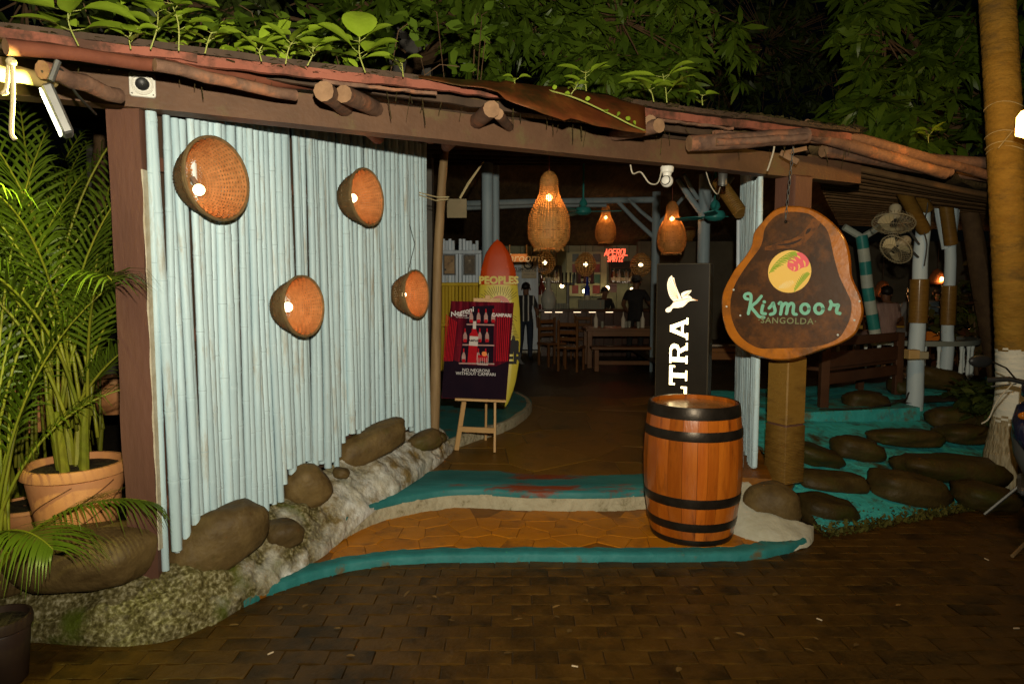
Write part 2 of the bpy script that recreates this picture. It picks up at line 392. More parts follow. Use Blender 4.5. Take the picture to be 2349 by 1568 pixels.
# ---- planting bed left of the entrance and garden ground behind
def sheet(name, pts, z, m, thick=.3):
    b = MB(); n = len(pts); b.add([(x, y, z) for x, y in pts] + [(x, y, z - thick) for x, y in pts], [tuple(range(n))] + [(i, n + i, n + (i + 1) % n, (i + 1) % n) for i in range(n)])
    return struct(name, b, m, smooth=False)
sheet('garden_bed', [(-9, 3.55), (-1.95, 3.55), (-1.1, 6.4), (-.95, 9.5), (-9, 20)], .2, SOIL)

# ---- landing (lower step): a curved slab with a teal nosing
front = spline([G(560, 1392, 0), G(640, 1356, 0), G(720, 1330, 0), G(800, 1309, 0), G(900, 1296, 0), G(1050, 1289, 0), G(1300, 1288, 0), G(1550, 1288, 0), G(1700, 1285, 0), G(1790, 1273, 0), G(1850, 1252, 0)], 14)
def strip(name, line, z, m, width, face, parent=None, lift=.004, back=None, round_=.012):
    """a nosing: vertical face below z and a flat top strip of the given width behind the line"""
    b = MB(); vs = []; n = len(line)
    for i, p in enumerate(line):
        d = (line[min(i + 1, n - 1)] - line[max(i - 1, 0)]); d.z = 0; d.normalize(); q = Vector((-d.y, d.x, 0))
        w = width(i / (n - 1)) if callable(width) else width
        j = noise.noise(Vector((p.x * 6, p.y * 6, z))) * .012 + noise.noise(Vector((p.x * 23, p.y * 23, z))) * .005; w += noise.noise(Vector((p.x * 8, 3, z))) * .03 + noise.noise(Vector((p.x * 25, 7, z))) * .012
        e = Vector((p.x, p.y, 0)) + q * j
        vs += [e + Vector((0, 0, z - face)), e + q * .002 + Vector((0, 0, z - round_)), e + q * round_ + Vector((0, 0, z + lift * .6)), e + q * w * .5 + Vector((0, 0, z + lift)), e + q * w + Vector((0, 0, z + lift)), e + q * (w + .004) + Vector((0, 0, z - .02))]
    fs = [(i*6+k, (i+1)*6+k, (i+1)*6+k+1, i*6+k+1) for i in range(n - 1) for k in range(5)]
    b.add(vs, fs); return b
landing = MB()
fl_ = [Vector((p.x, p.y + .015, 0)) for p in front]
poly = [(p.x, p.y) for p in fl_] + [(2.0, 5.3), (-1.3, 5.3), (-1.75, 3.9)]
n = len(poly); landing.add([(x, y, ZL - .006) for x, y in poly] + [(x, y, -.05) for x, y in poly], [tuple(range(n))] + [(i, n + i, n + (i + 1) % n, (i + 1) % n) for i in range(n)])
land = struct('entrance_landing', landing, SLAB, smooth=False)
nos = strip('nosing', front, ZL, TEAL, lambda t: .11 + .05 * max(0, .35 - t) + .1 * max(0, t - .8) * 5 * .5, .06)
nos.build('nosing', TEAL, land, angle=60)

def voronoi(x0, x1, y0, y1, step, jit, inset, seed):
    rr = random.Random(seed); pts = []
    ny = int((y1 - y0) / step) + 2; nx = int((x1 - x0) / step) + 2
    for j in range(-1, ny + 1):
        for i in range(-1, nx + 1):
            pts.append((x0 + (i + .5 * (j % 2) + rr.uniform(-jit, jit)) * step, y0 + (j + rr.uniform(-jit, jit)) * step))
    cells = []
    for a, (px, py) in enumerate(pts):
        if not (x0 <= px <= x1 and y0 <= py <= y1): continue
        pol = [(px - step * 2, py - step * 2), (px + step * 2, py - step * 2), (px + step * 2, py + step * 2), (px - step * 2, py + step * 2)]
        for b, (qx, qy) in enumerate(pts):
            if a == b or abs(qx - px) > step * 3.2 or abs(qy - py) > step * 3.2: continue
            nx_, ny_ = qx - px, qy - py; L = math.hypot(nx_, ny_); nx_ /= L; ny_ /= L; d = L / 2 - inset
            new = []
            for i in range(len(pol)):
                p, q = pol[i], pol[(i + 1) % len(pol)]
                dp = (p[0] - px) * nx_ + (p[1] - py) * ny_ - d; dq = (q[0] - px) * nx_ + (q[1] - py) * ny_ - d
                if dp <= 0: new.append(p)
                if (dp < 0) != (dq < 0):
                    t = dp / (dp - dq); new.append((lerp(p[0], q[0], t), lerp(p[1], q[1], t)))
            pol = new
            if len(pol) < 3: break
        if len(pol) >= 3: cells.append(((px, py), pol))
    return cells
def flags(cells, z, m, parent, keep, th=.03, rg=.004, lo=None):
    for (cx, cy), pol in cells:
        if not keep(cx, cy): continue
        if lo: pol = [(x, max(y, lo(x))) for x, y in pol]
        b = MB(); n = len(pol); ax = sum(p[0] for p in pol) / n; ay = sum(p[1] for p in pol) / n
        dz = R.uniform(-.003, .001); tx, ty = R.gauss(0, rg * .6), R.gauss(0, rg * .6)
        zz = lambda x, y: z + dz + (x - ax) * tx + (y - ay) * ty
        ins = lambda p, k: (ax + (p[0] - ax) * k, ay + (p[1] - ay) * k)
        r1 = [(*p, zz(*p) - .0015) for p in pol]; r2 = [(*ins(p, .985), zz(*ins(p, .985))) for p in pol]; r0 = [(*p, z - th) for p in pol]
        b.add(r0 + r1 + r2, [(k*n+i, k*n+(i+1) % n, (k+1)*n+(i+1) % n, (k+1)*n+i) for k in (0, 1) for i in range(n)] + [tuple(range(2 * n, 3 * n))])
        b.build('flagstone', m, parent, smooth=False)
def ny_front(x): return interp(x, [(-1.5, 3.95), (-1.1, 4.22), (-.5, 4.36), (0, 4.38), (1.4, 4.38), (1.8, 4.5)])
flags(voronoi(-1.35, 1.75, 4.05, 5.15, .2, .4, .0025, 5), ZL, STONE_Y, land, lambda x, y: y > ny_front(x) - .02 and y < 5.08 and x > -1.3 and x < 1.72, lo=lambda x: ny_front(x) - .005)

# ---- inner floor (upper step)
rise = spline([G(790, 1203, .14), G(835, 1180, .14), G(905, 1157, .14), G(1050, 1160, ZL), G(1200, 1166, ZL), G(1350, 1168, ZL), G(1470, 1163, ZL), G(1600, 1150, ZL), G(1720, 1130, ZL)], 12)
floor_b = MB()
poly = [(p.x, p.y + .02) for p in rise] + [(2.3, 7.0), (4.5, 8.0), (8, 9), (8, 22), (-3.5, 22), (-3.5, 9), (-.9, 6.3)]
n = len(poly); floor_b.add([(x, y, ZF - .006) for x, y in poly] + [(x, y, -.05) for x, y in poly], [tuple(range(n))] + [(i, n + i, n + (i + 1) % n, (i + 1) % n) for i in range(n)])
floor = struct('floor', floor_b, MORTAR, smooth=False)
strip('nosing', [Vector((p.x, p.y - .012, 0)) for p in rise], ZF, TEALRED, lambda t: .34 + .34 * max(0, 1 - t * 2.0) * min(1, t * 6) + .12 * math.sin(t * 3), .05).build('nosing', TEALRED, floor, angle=60)
# rough cement riser between the two levels
b = MB(); vs = []; rise2 = spline([Vector((p.x, p.y, 0)) for p in rise], 3); n = len(rise2)
for i, p in enumerate(rise2):
    for k in range(6):
        t = k / 5; bulge = .03 * (1 - t) + .012 * noise.noise(Vector((p.x * 9, p.y * 9, t * 2))) + .012 * noise.noise(Vector((p.x * 26, t * 5, 3)))
        vs.append((p.x, p.y - bulge - .004, lerp(ZL - .01, ZF - .042, t)))
b.add(vs, [(i*6+k, (i+1)*6+k, (i+1)*6+k+1, i*6+k+1) for i in range(n - 1) for k in range(5)])
b.build('riser', RISER, floor, angle=180)
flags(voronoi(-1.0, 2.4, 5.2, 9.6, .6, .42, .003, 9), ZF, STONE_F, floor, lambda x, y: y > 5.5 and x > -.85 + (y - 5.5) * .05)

# raised curved bed on the left inside the entrance, teal paint with a white worn edge
crv = spline([G(1010, 1042, ZF), G(1090, 1012, ZF), G(1170, 985, ZF), G(1212, 955, ZF), G(1218, 935, ZF), G(1190, 915, ZF)], 6)
bb = strip('kerb', [Vector((p.x, p.y, 0)) for p in crv], ZF + .1, RISER, .05, .12); kerb = struct('inner_kerb', bb, RISER, angle=60)
pl = [(p.x, p.y + .03) for p in crv]; cx = MB(); pl += [(-.2, 9.6), (-1.0, 9.6), (-.95, 6.4)]; n = len(pl)
cx.add([(x, y, ZF + .1) for x, y in pl], [tuple(range(n))]); cx.build('teal_top', TEAL, kerb, smooth=False)

# ================================================================== LEFT WALL
WA, WB = (-1.83, 3.5), (-.77, 6.2)
wd_ = Vector((WB[0] - WA[0], WB[1] - WA[1], 0)); WLEN = wd_.length; wd_.normalize(); wn = Vector((wd_.y, -wd_.x, 0))   # normal towards the entrance
BOT = [(345, .30), (385, .34), (410, .40), (470, .43), (560, .44), (612, .38), (628, .36), (648, .55), (700, .58), (760, .48), (775, .5), (790, .66), (900, .66), (935, .55), (950, .46), (990, .44)]
scr = empty('bamboo_screen', (WA[0], WA[1], .3), 'tall wall of pale blue painted bamboo canes carrying four basket lamps', 'bamboo wall')
def culm(a, bt, r, parent, m=BAMBOO, nodes=None, bend=.011, seg=9, mn=None):
    a, bt = Vector(a), Vector(bt); L = (bt - a).length; pts = []; rs = []
    z = R.uniform(.1, .4); kn = []
    while z < L - .05: kn.append(z); z += R.uniform(.3, .46)
    ph, ph2 = R.uniform(0, 6), R.uniform(0, 6)
    zs = [(0, .97, 0)]
    for k in kn: zs += [(k - .025, 1, 0), (k - .004, 1.08, 1), (k + .001, 1.0, 0), (k + .01, 1.08, 0), (k + .035, 1, 0)]
    zs += [(L, .95, 0)]
    for q, s, _ in zs:
        t = q / L
        off = Vector((bend * math.sin(t * 3 + ph), bend * math.sin(t * 2.6 + ph2), 0))
        pts.append(a.lerp(bt, t) + off); rs.append(r * s * (1.05 - .1 * t))
    b_ = MB().tube(pts, rs, seg)
    for i in range(len(zs) - 1):
        if zs[i][2]:
            for j in range(seg): b_.m[i * seg + j] = 1
    return b_.build('cane', [m, NODE_M], parent, angle=80)
s = .015; k = 0
while s < WLEN:
    r = R.uniform(.018, .031) if k not in (0,) else .019
    p = Vector((WA[0], WA[1], 0)) + wd_ * s
    u, _ = J((p.x, p.y, 1))
    zb = interp(u, BOT) + R.uniform(-.05, .03)
    if k == 0: zb = .27
    zt = 2.66 + .36 * (s / WLEN) ** .7 + R.uniform(-.01, .01) if s > .25 else 2.645
    lean = R.gauss(0, .009) + .01
    off = wn * R.uniform(-.008, .012)
    culm(p + wd_ * lean * 0 + off + Vector((0, 0, zb)), p - wd_ * lean + off + Vector((0, 0, zt)), r, scr)
    s += r * 2 * R.uniform(.88, .97) + (R.uniform(.004, .01) if R.random() < .09 else 0); k += 1
for z, zb in ((.62, 0), (1.5, 0), (2.4, 0)):   # rails behind the canes
    a = Vector((*WA, z)) - wn * .055; bq = Vector((*WB, z)) - wn * .055
    MB().beam(a, bq, .03, .07).build('rail', BROWN, scr)
b = MB(); a = Vector((*WA, 0)) - wn * .1; bq = Vector((*WB, 0)) - wn * .1
b.beam(a + Vector((0, 0, 1.6)), bq + Vector((0, 0, 1.6)), .02, 2.3); b.build('backing_board', DARKWOOD, scr)

# corner post
b = MB(); o = Vector((-1.932, 3.55, 0)); vs = []; hw = .08
for i in range(15):
    z = lerp(.22, 2.655, i / 14)
    for sx, sy in ((-1, -1), (1, -1), (1, 1), (-1, 1)):
        vs.append(o + Vector((sx * hw + noise.noise(Vector((sx * 3, sy * 2, z * 2.5))) * .012 - .0 , sy * hw + noise.noise(Vector((sx, sy * 4, z * 2))) * .01, z)))
b.add(vs, [(i*4+j, i*4+(j+1) % 4, (i+1)*4+(j+1) % 4, (i+1)*4+j) for i in range(14) for j in range(4)] + [(56, 57, 58, 59)])
post = empty('corner_post', (-1.932, 3.55, .22), 'worn brown painted square post at the left end of the bamboo wall', 'post')
b.build('shaft', BROWN, post, angle=30)
b = MB(); vs = []
for i in range(40):
    z = lerp(.4, 2.35, i / 39); w = max(.0015, .004 + .012 * noise.noise(Vector((0, 3, z * 7))))
    vs += [(o.x + hw + .012 - w + .02 * 0, o.y - hw - .013, z), (o.x + hw + .014, o.y - hw - .012, z), (o.x + hw + .015, o.y - hw + .05, z)]
b.add(vs, [(i*3+j, i*3+j+1, (i+1)*3+j+1, (i+1)*3+j) for i in range(39) for j in (0, 1)]); b.build('flaking_paint_edge', mat('old_cream_paint', (.5, .46, .36), (.36, .3, .2), 12, .7, .004), post)

# ---- whitewashed rubble plinth with boulders
foot = [(-4.2, 3.3, 0), (-3.0, 3.28, 0), (-2.46, 3.27, 0), (-1.9, 3.235, 0), (-1.62, 3.37, 0), (-1.46, 3.70, 0), (-1.28, 4.0, .03), (-1.17, 4.40, .05), (-1.04, 4.75, .12), (-.86, 5.15, .19), (-.7, 5.7, .19), (-.6, 6.15, .19), (-.58, 6.55, .19), (-.75, 6.8, .19)]
top = [(-4.2, 3.62, .28), (-3.0, 3.55, .28), (-2.46, 3.5, .28), (-1.98, 3.5, .30), (-1.83, 3.58, .30), (-1.74, 3.78, .33), (-1.64, 4.0, .35), (-1.52, 4.32, .38), (-1.38, 4.7, .45), (-1.2, 5.1, .5), (-1.02, 5.6, .52), (-.85, 6.1, .45), (-.75, 6.45, .42), (-.9, 6.8, .4)]
fs_, ts_ = spline(foot, 18), spline(top, 18); b = MB(); vs = []; nk = 30
for i, (f, t) in enumerate(zip(fs_, ts_)):
    d = t - f
    for k in range(nk):
        q = k / (nk - 1)
        p = f + Vector((d.x * q ** 1.5, d.y * q ** 1.5, d.z * q ** .75))
        nn = noise.noise(p * 6) * .035 + noise.noise(p * 15) * .022 + noise.noise(p * 34) * .010 + noise.noise(p * 70) * .005
        out = (f - t); out.z = .3; out.normalize()
        vs.append(p + out * nn * (.3 if k == 0 else 1))
n = len(fs_); b.add(vs, [(i*nk+k, (i+1)*nk+k, (i+1)*nk+k+1, i*nk+k+1) for i in range(n - 1) for k in range(nk - 1)], 0)
b.m = [1 if i + 14 * noise.noise(Vector((i * .05, k * .15, 3))) < 88 else 0 for i in range(n - 1) for k in range(nk - 1)]
plinth = empty('rubble_plinth', (-1.6, 4.0, 0), 'low whitewashed stone and plaster plinth under the bamboo wall', 'plinth')
PLM = WHITEWASH.copy(); PLM.name = 'plinth_plaster'; t_ = PLM.node_tree; N_, L_ = t_.nodes, t_.links; bs_ = N_['Principled BSDF']; src = bs_.inputs['Base Color'].links[0].from_socket
tc_ = N_.new('ShaderNodeTexCoord'); sx_ = N_.new('ShaderNodeSeparateXYZ'); L_.new(tc_.outputs['Object'], sx_.inputs[0]); nz_ = N_.new('ShaderNodeTexNoise'); nz_.inputs['Scale'].default_value = 5; nz_.inputs['Detail'].default_value = 6; L_.new(tc_.outputs['Object'], nz_.inputs['Vector'])
m1_ = N_.new('ShaderNodeMath'); m1_.operation = 'MULTIPLY_ADD'; L_.new(nz_.outputs['Fac'], m1_.inputs[0]); m1_.inputs[1].default_value = 1.5; L_.new(sx_.outputs['X'], m1_.inputs[2])
m2_ = N_.new('ShaderNodeMapRange'); L_.new(m1_.outputs[0], m2_.inputs[0]); m2_.inputs[1].default_value = .85; m2_.inputs[2].default_value = 1.3; m2_.inputs[3].default_value = 1; m2_.inputs[4].default_value = 0
n3_ = N_.new('ShaderNodeTexNoise'); n3_.inputs['Scale'].default_value = 48; n3_.inputs['Detail'].default_value = 8; L_.new(tc_.outputs['Object'], n3_.inputs['Vector']); r3_ = N_.new('ShaderNodeValToRGB'); e_ = r3_.color_ramp.elements; e_[0].position = .36; e_[0].color = (.05, .04, .012, 1); e_[1].position = .7; e_[1].color = (.32, .29, .18, 1); q_ = r3_.color_ramp.elements.new(.52); q_.color = (.13, .11, .045, 1); L_.new(n3_.outputs['Fac'], r3_.inputs[0])
n4_ = N_.new('ShaderNodeTexNoise'); n4_.inputs['Scale'].default_value = 4; n4_.inputs['Detail'].default_value = 5; L_.new(tc_.outputs['Object'], n4_.inputs['Vector']); r4_ = N_.new('ShaderNodeValToRGB'); r4_.color_ramp.elements[0].position = .55; r4_.color_ramp.elements[1].position = .66; L_.new(n4_.outputs['Fac'], r4_.inputs[0]); mg_ = N_.new('ShaderNodeMixRGB'); L_.new(r4_.outputs[0], mg_.inputs[0]); L_.new(r3_.outputs[0], mg_.inputs[1]); mg_.inputs[2].default_value = (.06, .075, .008, 1)
mx_ = N_.new('ShaderNodeMixRGB'); L_.new(m2_.outputs[0], mx_.inputs[0]); L_.new(src, mx_.inputs[1]); L_.new(mg_.outputs[0], mx_.inputs[2]); L_.new(mx_.outputs[0], bs_.inputs['Base Color'])
b.build('plaster', PLM, plinth, angle=180)
RM = [rock_mesh('boulder', i + 1, .21, 26, 18) for i in range(6)]
def boulder(px, py, y, w, h, dep, rot=0, parent=None, mi=0, name='boulder', yaw=0):
    """boulder seen at px,py at depth y; w,h in metres across and tall, dep metres deep"""
    mm_ = RM[mi % 6].copy(); mm_.transform(Matrix.Diagonal((w / 2, dep / 2, h / 2, 1))); o = bpy.data.objects.new(name, mm_); COL.objects.link(o); c = P(px, py, y)
    o.rotation_euler = (0, rad(rot), rad(yaw))
    if parent is not None: o.parent = parent; o.location = c - WL[parent.name]
    else: o.location = c
    WL[o.name] = c; return o
boulder(498, 1238, 3.76, .56, .35, .3, -18, plinth, 0, yaw=35)
boulder(650, 1225, 4.08, .25, .18, .22, -8, plinth, 1, yaw=35)
boulder(705, 1115, 4.5, .31, .29, .24, -25, plinth, 2, yaw=30)
boulder(855, 1015, 5.2, .62, .24, .26, -17, plinth, 3, yaw=40)
boulder(975, 1010, 5.85, .34, .17, .25, -14, plinth, 4, yaw=40)
boulder(783, 1084, 4.8, .13, .08, .12, 10, plinth, 5)
boulder(1008, 1003, 6.2, .14, .1, .15, 0, plinth, 1)
boulder(200, 1275, 3.45, .72, .31, .42, -3, plinth, 3)
boulder(15, 1290, 3.5, .5, .3, .4, 0, plinth, 4)

# ================================================================== BEAM, ROOF
BA, BB_ = Vector((-1.9, 3.42, 0)), Vector((2.86, 5.69, 0)); bd = (BB_ - BA).normalized(); bn = Vector((bd.y, -bd.x, 0))   # towards the street
b = MB(); a = BA - bd * 2.6 + Vector((0, 0, 2.755)) - bn * .06; e = BB_ + Vector((0, 0, 2.685)) - bn * .06
n = 30; vs = []
for i in range(n + 1):
    p = a.lerp(e, i / n); w = .006 * noise.noise(p * 2)
    for sx, sz in ((.06, -.083), (.06, .083), (-.06, .083), (-.06, -.083)): vs.append(p + bn * (sx + w * .5) + Vector((0, 0, sz + w)))
b.add(vs, [(i*4+j, (i+1)*4+j, (i+1)*4+(j+1) % 4, i*4+(j+1) % 4) for i in range(n) for j in range(4)] + [(0, 1, 2, 3), (n*4+3, n*4+2, n*4+1, n*4)])
thing('front_beam', b, BEAMM, 'long brown timber beam spanning the whole entrance under the eave', 'beam', angle=30)

roof = empty('thatched_roof', (0, 5, 2.75), 'low thatched roof with pink fascia boards and rough log rafters', 'roof')
def on_eave(s, off=0., z=0.): return BA + bd * s + bn * off + Vector((0, 0, z))
# thatch decks: front slope rises to the ridge, rear slope comes down over the bar
def deck(name, q, th, m, parent):
    q = [Vector(v) for v in q]; b = MB(); nu, nv = 26, 16; vs = []
    for top_ in (0, 1):
        for i in range(nu + 1):
            for j in range(nv + 1):
                p = q[0].lerp(q[1], i / nu).lerp(q[3].lerp(q[2], i / nu), j / nv)
                vs.append(p + Vector((0, 0, th * top_ + .035 * noise.noise(p * 3.1) + .02 * noise.noise(p * 9))))
    k = lambda t, i, j: t * (nu + 1) * (nv + 1) + i * (nv + 1) + j
    fs = [(k(0,i,j), k(0,i,j+1), k(0,i+1,j+1), k(0,i+1,j)) for i in range(nu) for j in range(nv)]
    fs += [(k(1,i,j), k(1,i+1,j), k(1,i+1,j+1), k(1,i,j+1)) for i in range(nu) for j in range(nv)]
    fs += [(k(0,i,0), k(0,i+1,0), k(1,i+1,0), k(1,i,0)) for i in range(nu)] + [(k(0,i,nv), k(1,i,nv), k(1,i+1,nv), k(0,i+1,nv)) for i in range(nu)]
    fs += [(k(0,0,j), k(1,0,j), k(1,0,j+1), k(0,0,j+1)) for j in range(nv)] + [(k(0,nu,j), k(0,nu,j+1), k(1,nu,j+1), k(1,nu,j)) for j in range(nv)]
    b.add(vs, fs); return b.build(name, m, parent, angle=180)
E0, E1 = on_eave(-2.2, .1, 2.86), on_eave(5.0, .1, 2.86)
deck('thatch_deck', [E0, E1, (6.5, 11.2, 3.75), (-4.6, 11.2, 3.75)], .07, THATCH, roof)
deck('thatch_deck', [(-4.6, 11.2, 3.75), (6.5, 11.2, 3.75), (7.5, 17.2, 2.72), (-4.6, 17.2, 2.72)], .07, THATCH, roof)
deck('thatch_deck', [on_eave(4.6, .05, 2.83), on_eave(8.8, -.2, 2.62), (12.5, 12.5, 2.72), (5.6, 11.8, 2.86)], .06, THATCH, roof)
# purlins seen from below
for i in range(9):
    t = (i + .6) / 9; a = E0.lerp(Vector((-4.6, 11.2, 3.75)), t); e = E1.lerp(Vector((6.5, 11.2, 3.75)), t)
    MB().tube([a - Vector((0, 0, .05)), a.lerp(e, .5) - Vector((0, 0, .06)), e - Vector((0, 0, .05))], .028, 7).build('purlin', DARKWOOD, roof)
for i in range(22):
    t = (i + .5) / 22; a = on_eave(4.6, .05, 2.83).lerp(Vector((5.6, 11.8, 2.86)), t); e = on_eave(8.8, -.2, 2.62).lerp(Vector((12.5, 12.5, 2.72)), t)
    MB().tube([a - Vector((0, 0, .055)), a.lerp(e, .5) - Vector((0, 0, .07)), e - Vector((0, 0, .055))], R.uniform(.024, .036), 7).build('purlin', mat('brown_roof_pole', (.13, .07, .03), (.2, .115, .05), 6, .7, .004, rnd=.25), roof)
# fascia boards (several lengths butted, slightly out of line)
FO = .3
def board(s0, s1, z0, z1, h=.062, off=FO, m=PINK, th=.028, name='fascia_board'):
    b = MB(); n = 44; vs = []
    for i in range(n + 1):
        t = i / n; p = on_eave(lerp(s0, s1, t), off + .006 * noise.noise(Vector((t * 6, s0, 0))), lerp(z0, z1, t) + .004 * noise.noise(Vector((t * 9, s1, 2))))
        for sx, sz in ((th / 2, -h / 2), (th / 2, h / 2), (-th / 2, h / 2), (-th / 2, -h / 2)): vs.append(p + bn * sx + Vector((0, 0, sz + .006 * noise.noise(p * 14 + Vector((sz * 40, 0, 0))) + .003 * noise.noise(p * 45 + Vector((sz * 40, 0, 0))))))
    b.add(vs, [(i*4+j, (i+1)*4+j, (i+1)*4+(j+1) % 4, i*4+(j+1) % 4) for i in range(n) for j in range(4)] + [(0, 1, 2, 3), (n*4+3, n*4+2, n*4+1, n*4)])
    return b.build(name, m, roof, angle=30)
board(-1.2, .33, 2.815, 2.815, .038, FO + .05)
board(.20, 1.63, 2.81, 2.84, .045, FO + .03)
board(1.6, 2.75, 2.845, 2.855, .04, FO)
board(2.8, 4.75, 2.85, 2.87, .048, FO)
board(.9, 1.5, 2.79, 2.80, .016, FO + .02, BARK, .02, 'bark_strip')
board(2.9, 3.6, 2.815, 2.82, .014, FO + .01, BARK, .02, 'bark_strip')
board(3.5, 4.6, 2.80, 2.83, .03, FO - .06, BARK, .03, 'bark_strip')
board(-1.6, 1.3, 2.845, 2.845, .04, .1, DARKWOOD)
board(1.2, 4.4, 2.84, 2.83, .045, .1, DARKWOOD)
board(-1.2, 2.6, 2.845, 2.875, .03, FO + .012, DARKWOOD, .06, 'thatch_edge_batten')
board(2.75, 4.8, 2.895, 2.915, .03, FO + .012, DARKWOOD, .06, 'thatch_edge_batten')
# right hand eave runs on lower: bark covered poles
def log(a, e, r, parent=roof, name='rafter', m=(BARK, LOGEND), bend=.01, n=10):
    a, e = Vector(a), Vector(e); pts = [a.lerp(e, i / 6) + Vector((noise.noise(a * 3 + Vector((i, 0, 0))), noise.noise(a * 5 + Vector((0, i, 0))), noise.noise(a + Vector((0, 0, i))))) * bend for i in range(7)]
    b = MB(); b.tube(pts, [r * (1 + .1 * noise.noise(a * 7 + Vector((i, i, 0)))) for i in range(7)], n, True, 0, 1, wob=.05); return b.build(name, list(m), parent, angle=60)
log(P(1835, 300, 5.02), P(2165, 398, 5.72), .045); log(P(1850, 285, 5.1), P(2290, 408, 6.1), .04)
log(P(1890, 345, 5.3), P(2120, 385, 5.7), .05); log(P(1580, 330, 4.62), P(1850, 312, 4.75), .055)
log(P(2040, 375, 5.6), P(2180, 395, 5.85), .04); log(P(2120, 365, 6.2), P(2330, 378, 6.3), .05); log(P(2190, 395, 6.4), P(2400, 420, 6.2), .05)
log(P(1640, 327, 4.6), P(1850, 316, 4.7), .025)
# rafters whose cut ends poke out under the eave
def rafter(px, py, y, dx, r, L=1.6, dz=.12, **k):
    e = P(px, py, y); log(e, e + Vector((dx, L, dz)), r, **k)
rafter(742, 208, 3.40, -.05, .05); rafter(785, 214, 3.5, .25, .046)
rafter(1128, 250, 3.8, -.4, .045); rafter(1142, 262, 3.86, .2, .03)
rafter(1512, 290, 4.2, -.55, .042, L=1.2); rafter(1492, 278, 4.25, .1, .035)
rafter(352, 148, 3.02, .45, .027, L=.5, dz=.0); rafter(100, 158, 2.75, .06, .034, L=.4, dz=.0)
# reddish painted pole running left above the beam
log(P(15, 105, 2.66), P(720, 196, 3.9), .03, name='eave_pole', m=(mat('dull_red_pole', (.11, .035, .02), (.17, .055, .03), 5, .7, .004), LOGEND))
log(P(-40, 160, 2.55), P(120, 185, 2.9), .03, name='eave_pole', m=(mat('yellow_lit_pole', (.3, .22, .08), (.36, .26, .1), 4, .6), LOGEND))  # the floodlight's yellow is put into this pole's base colour
# a torn splinter of board hanging at the right
thing('splintered_board', MB().beam(P(1790, 350, 5.0), P(1830, 372, 5.0), .012, .04).beam(P(1795, 352, 4.99), P(1850, 340, 5.05), .01, .03), LOGEND, 'broken splinter of board hanging below the right eave', 'board')

# rusted tin sheet curling over the eave
tl = [(960, 180), (1100, 200), (1200, 232), (1290, 265), (1380, 290), (1482, 305)]; tu = [(960, 176), (1100, 183), (1200, 192), (1290, 200), (1380, 212), (1478, 242)]
b = MB(); vs = []; n = 28; m_ = 9
for i in range(n + 1):
    t = i / n; lo = (interp(t, [(k / 5, p[0]) for k, p in enumerate(tl)]), interp(t, [(k / 5, p[1]) for k, p in enumerate(tl)])); up = (interp(t, [(k / 5, p[0]) for k, p in enumerate(tu)]), interp(t, [(k / 5, p[1]) for k, p in enumerate(tu)]))
    yb = lerp(3.7, 4.22, t); pl_ = P(lo[0], lo[1], yb - .24 * min(1, t * 2 + .1)); pu = P(up[0], up[1], yb + .12)
    for k in range(m_ + 1):
        q = k / m_; p = pl_.lerp(pu, q); p.z += .035 * math.sin(q * math.pi) * (1 if t > .3 else .4) + .012 * noise.noise(p * 8)
        if q < .25 and .3 < t < .62: p.z -= .03 * (1 - q * 4); p.y -= .03 * (1 - q * 4)
        vs.append(p)
b.add(vs, [(i*(m_+1)+k, (i+1)*(m_+1)+k, (i+1)*(m_+1)+k+1, i*(m_+1)+k+1) for i in range(n) for k in range(m_)])
o = thing('tin_sheet', b, RUST, 'rust red corrugated tin sheet curling down over the eave', 'tin sheet', angle=180)
md = o.modifiers.new('thickness', 'SOLIDIFY'); md.thickness = .003
# damp moss and leaf litter along the roof edge
b = MB()
for i in range(5200):
    s_ = R.uniform(-1.6, 4.9); off = FO + .035 - abs(R.gauss(0, .09)); z = interp(s_, [(-1.6, 2.83), (.3, 2.83), (1.6, 2.865), (2.75, 2.895), (4.9, 2.93)]) + (FO - off) * .15
    p = on_eave(s_, off, z + R.uniform(-.014, .022)); r = R.uniform(.006, .032); a = R.uniform(0, 6.28)
    d1 = Vector((math.cos(a), math.sin(a), R.uniform(-.3, .5))) * r; d2 = Vector((-math.sin(a), math.cos(a), R.uniform(-.3, .5))) * r * .6
    b.add([p - d1 - d2, p + d1 - d2, p + d1 + d2, p - d1 + d2], [(0, 1, 2, 3)])
for i in range(60):
    s_ = R.uniform(-1.2, 4.9); p = on_eave(s_, R.uniform(.1, FO + .02), 2.8); L_ = R.uniform(.03, .16); b.tube([p, p + Vector((R.uniform(-.03, .03), R.uniform(-.02, .02), -L_))], R.uniform(.0012, .003), 3, False)
tag(b.build('roof_moss', MOSS, None, smooth=False), 'dark moss and leaf litter lying along the roof edge', 'moss', kind='stuff')

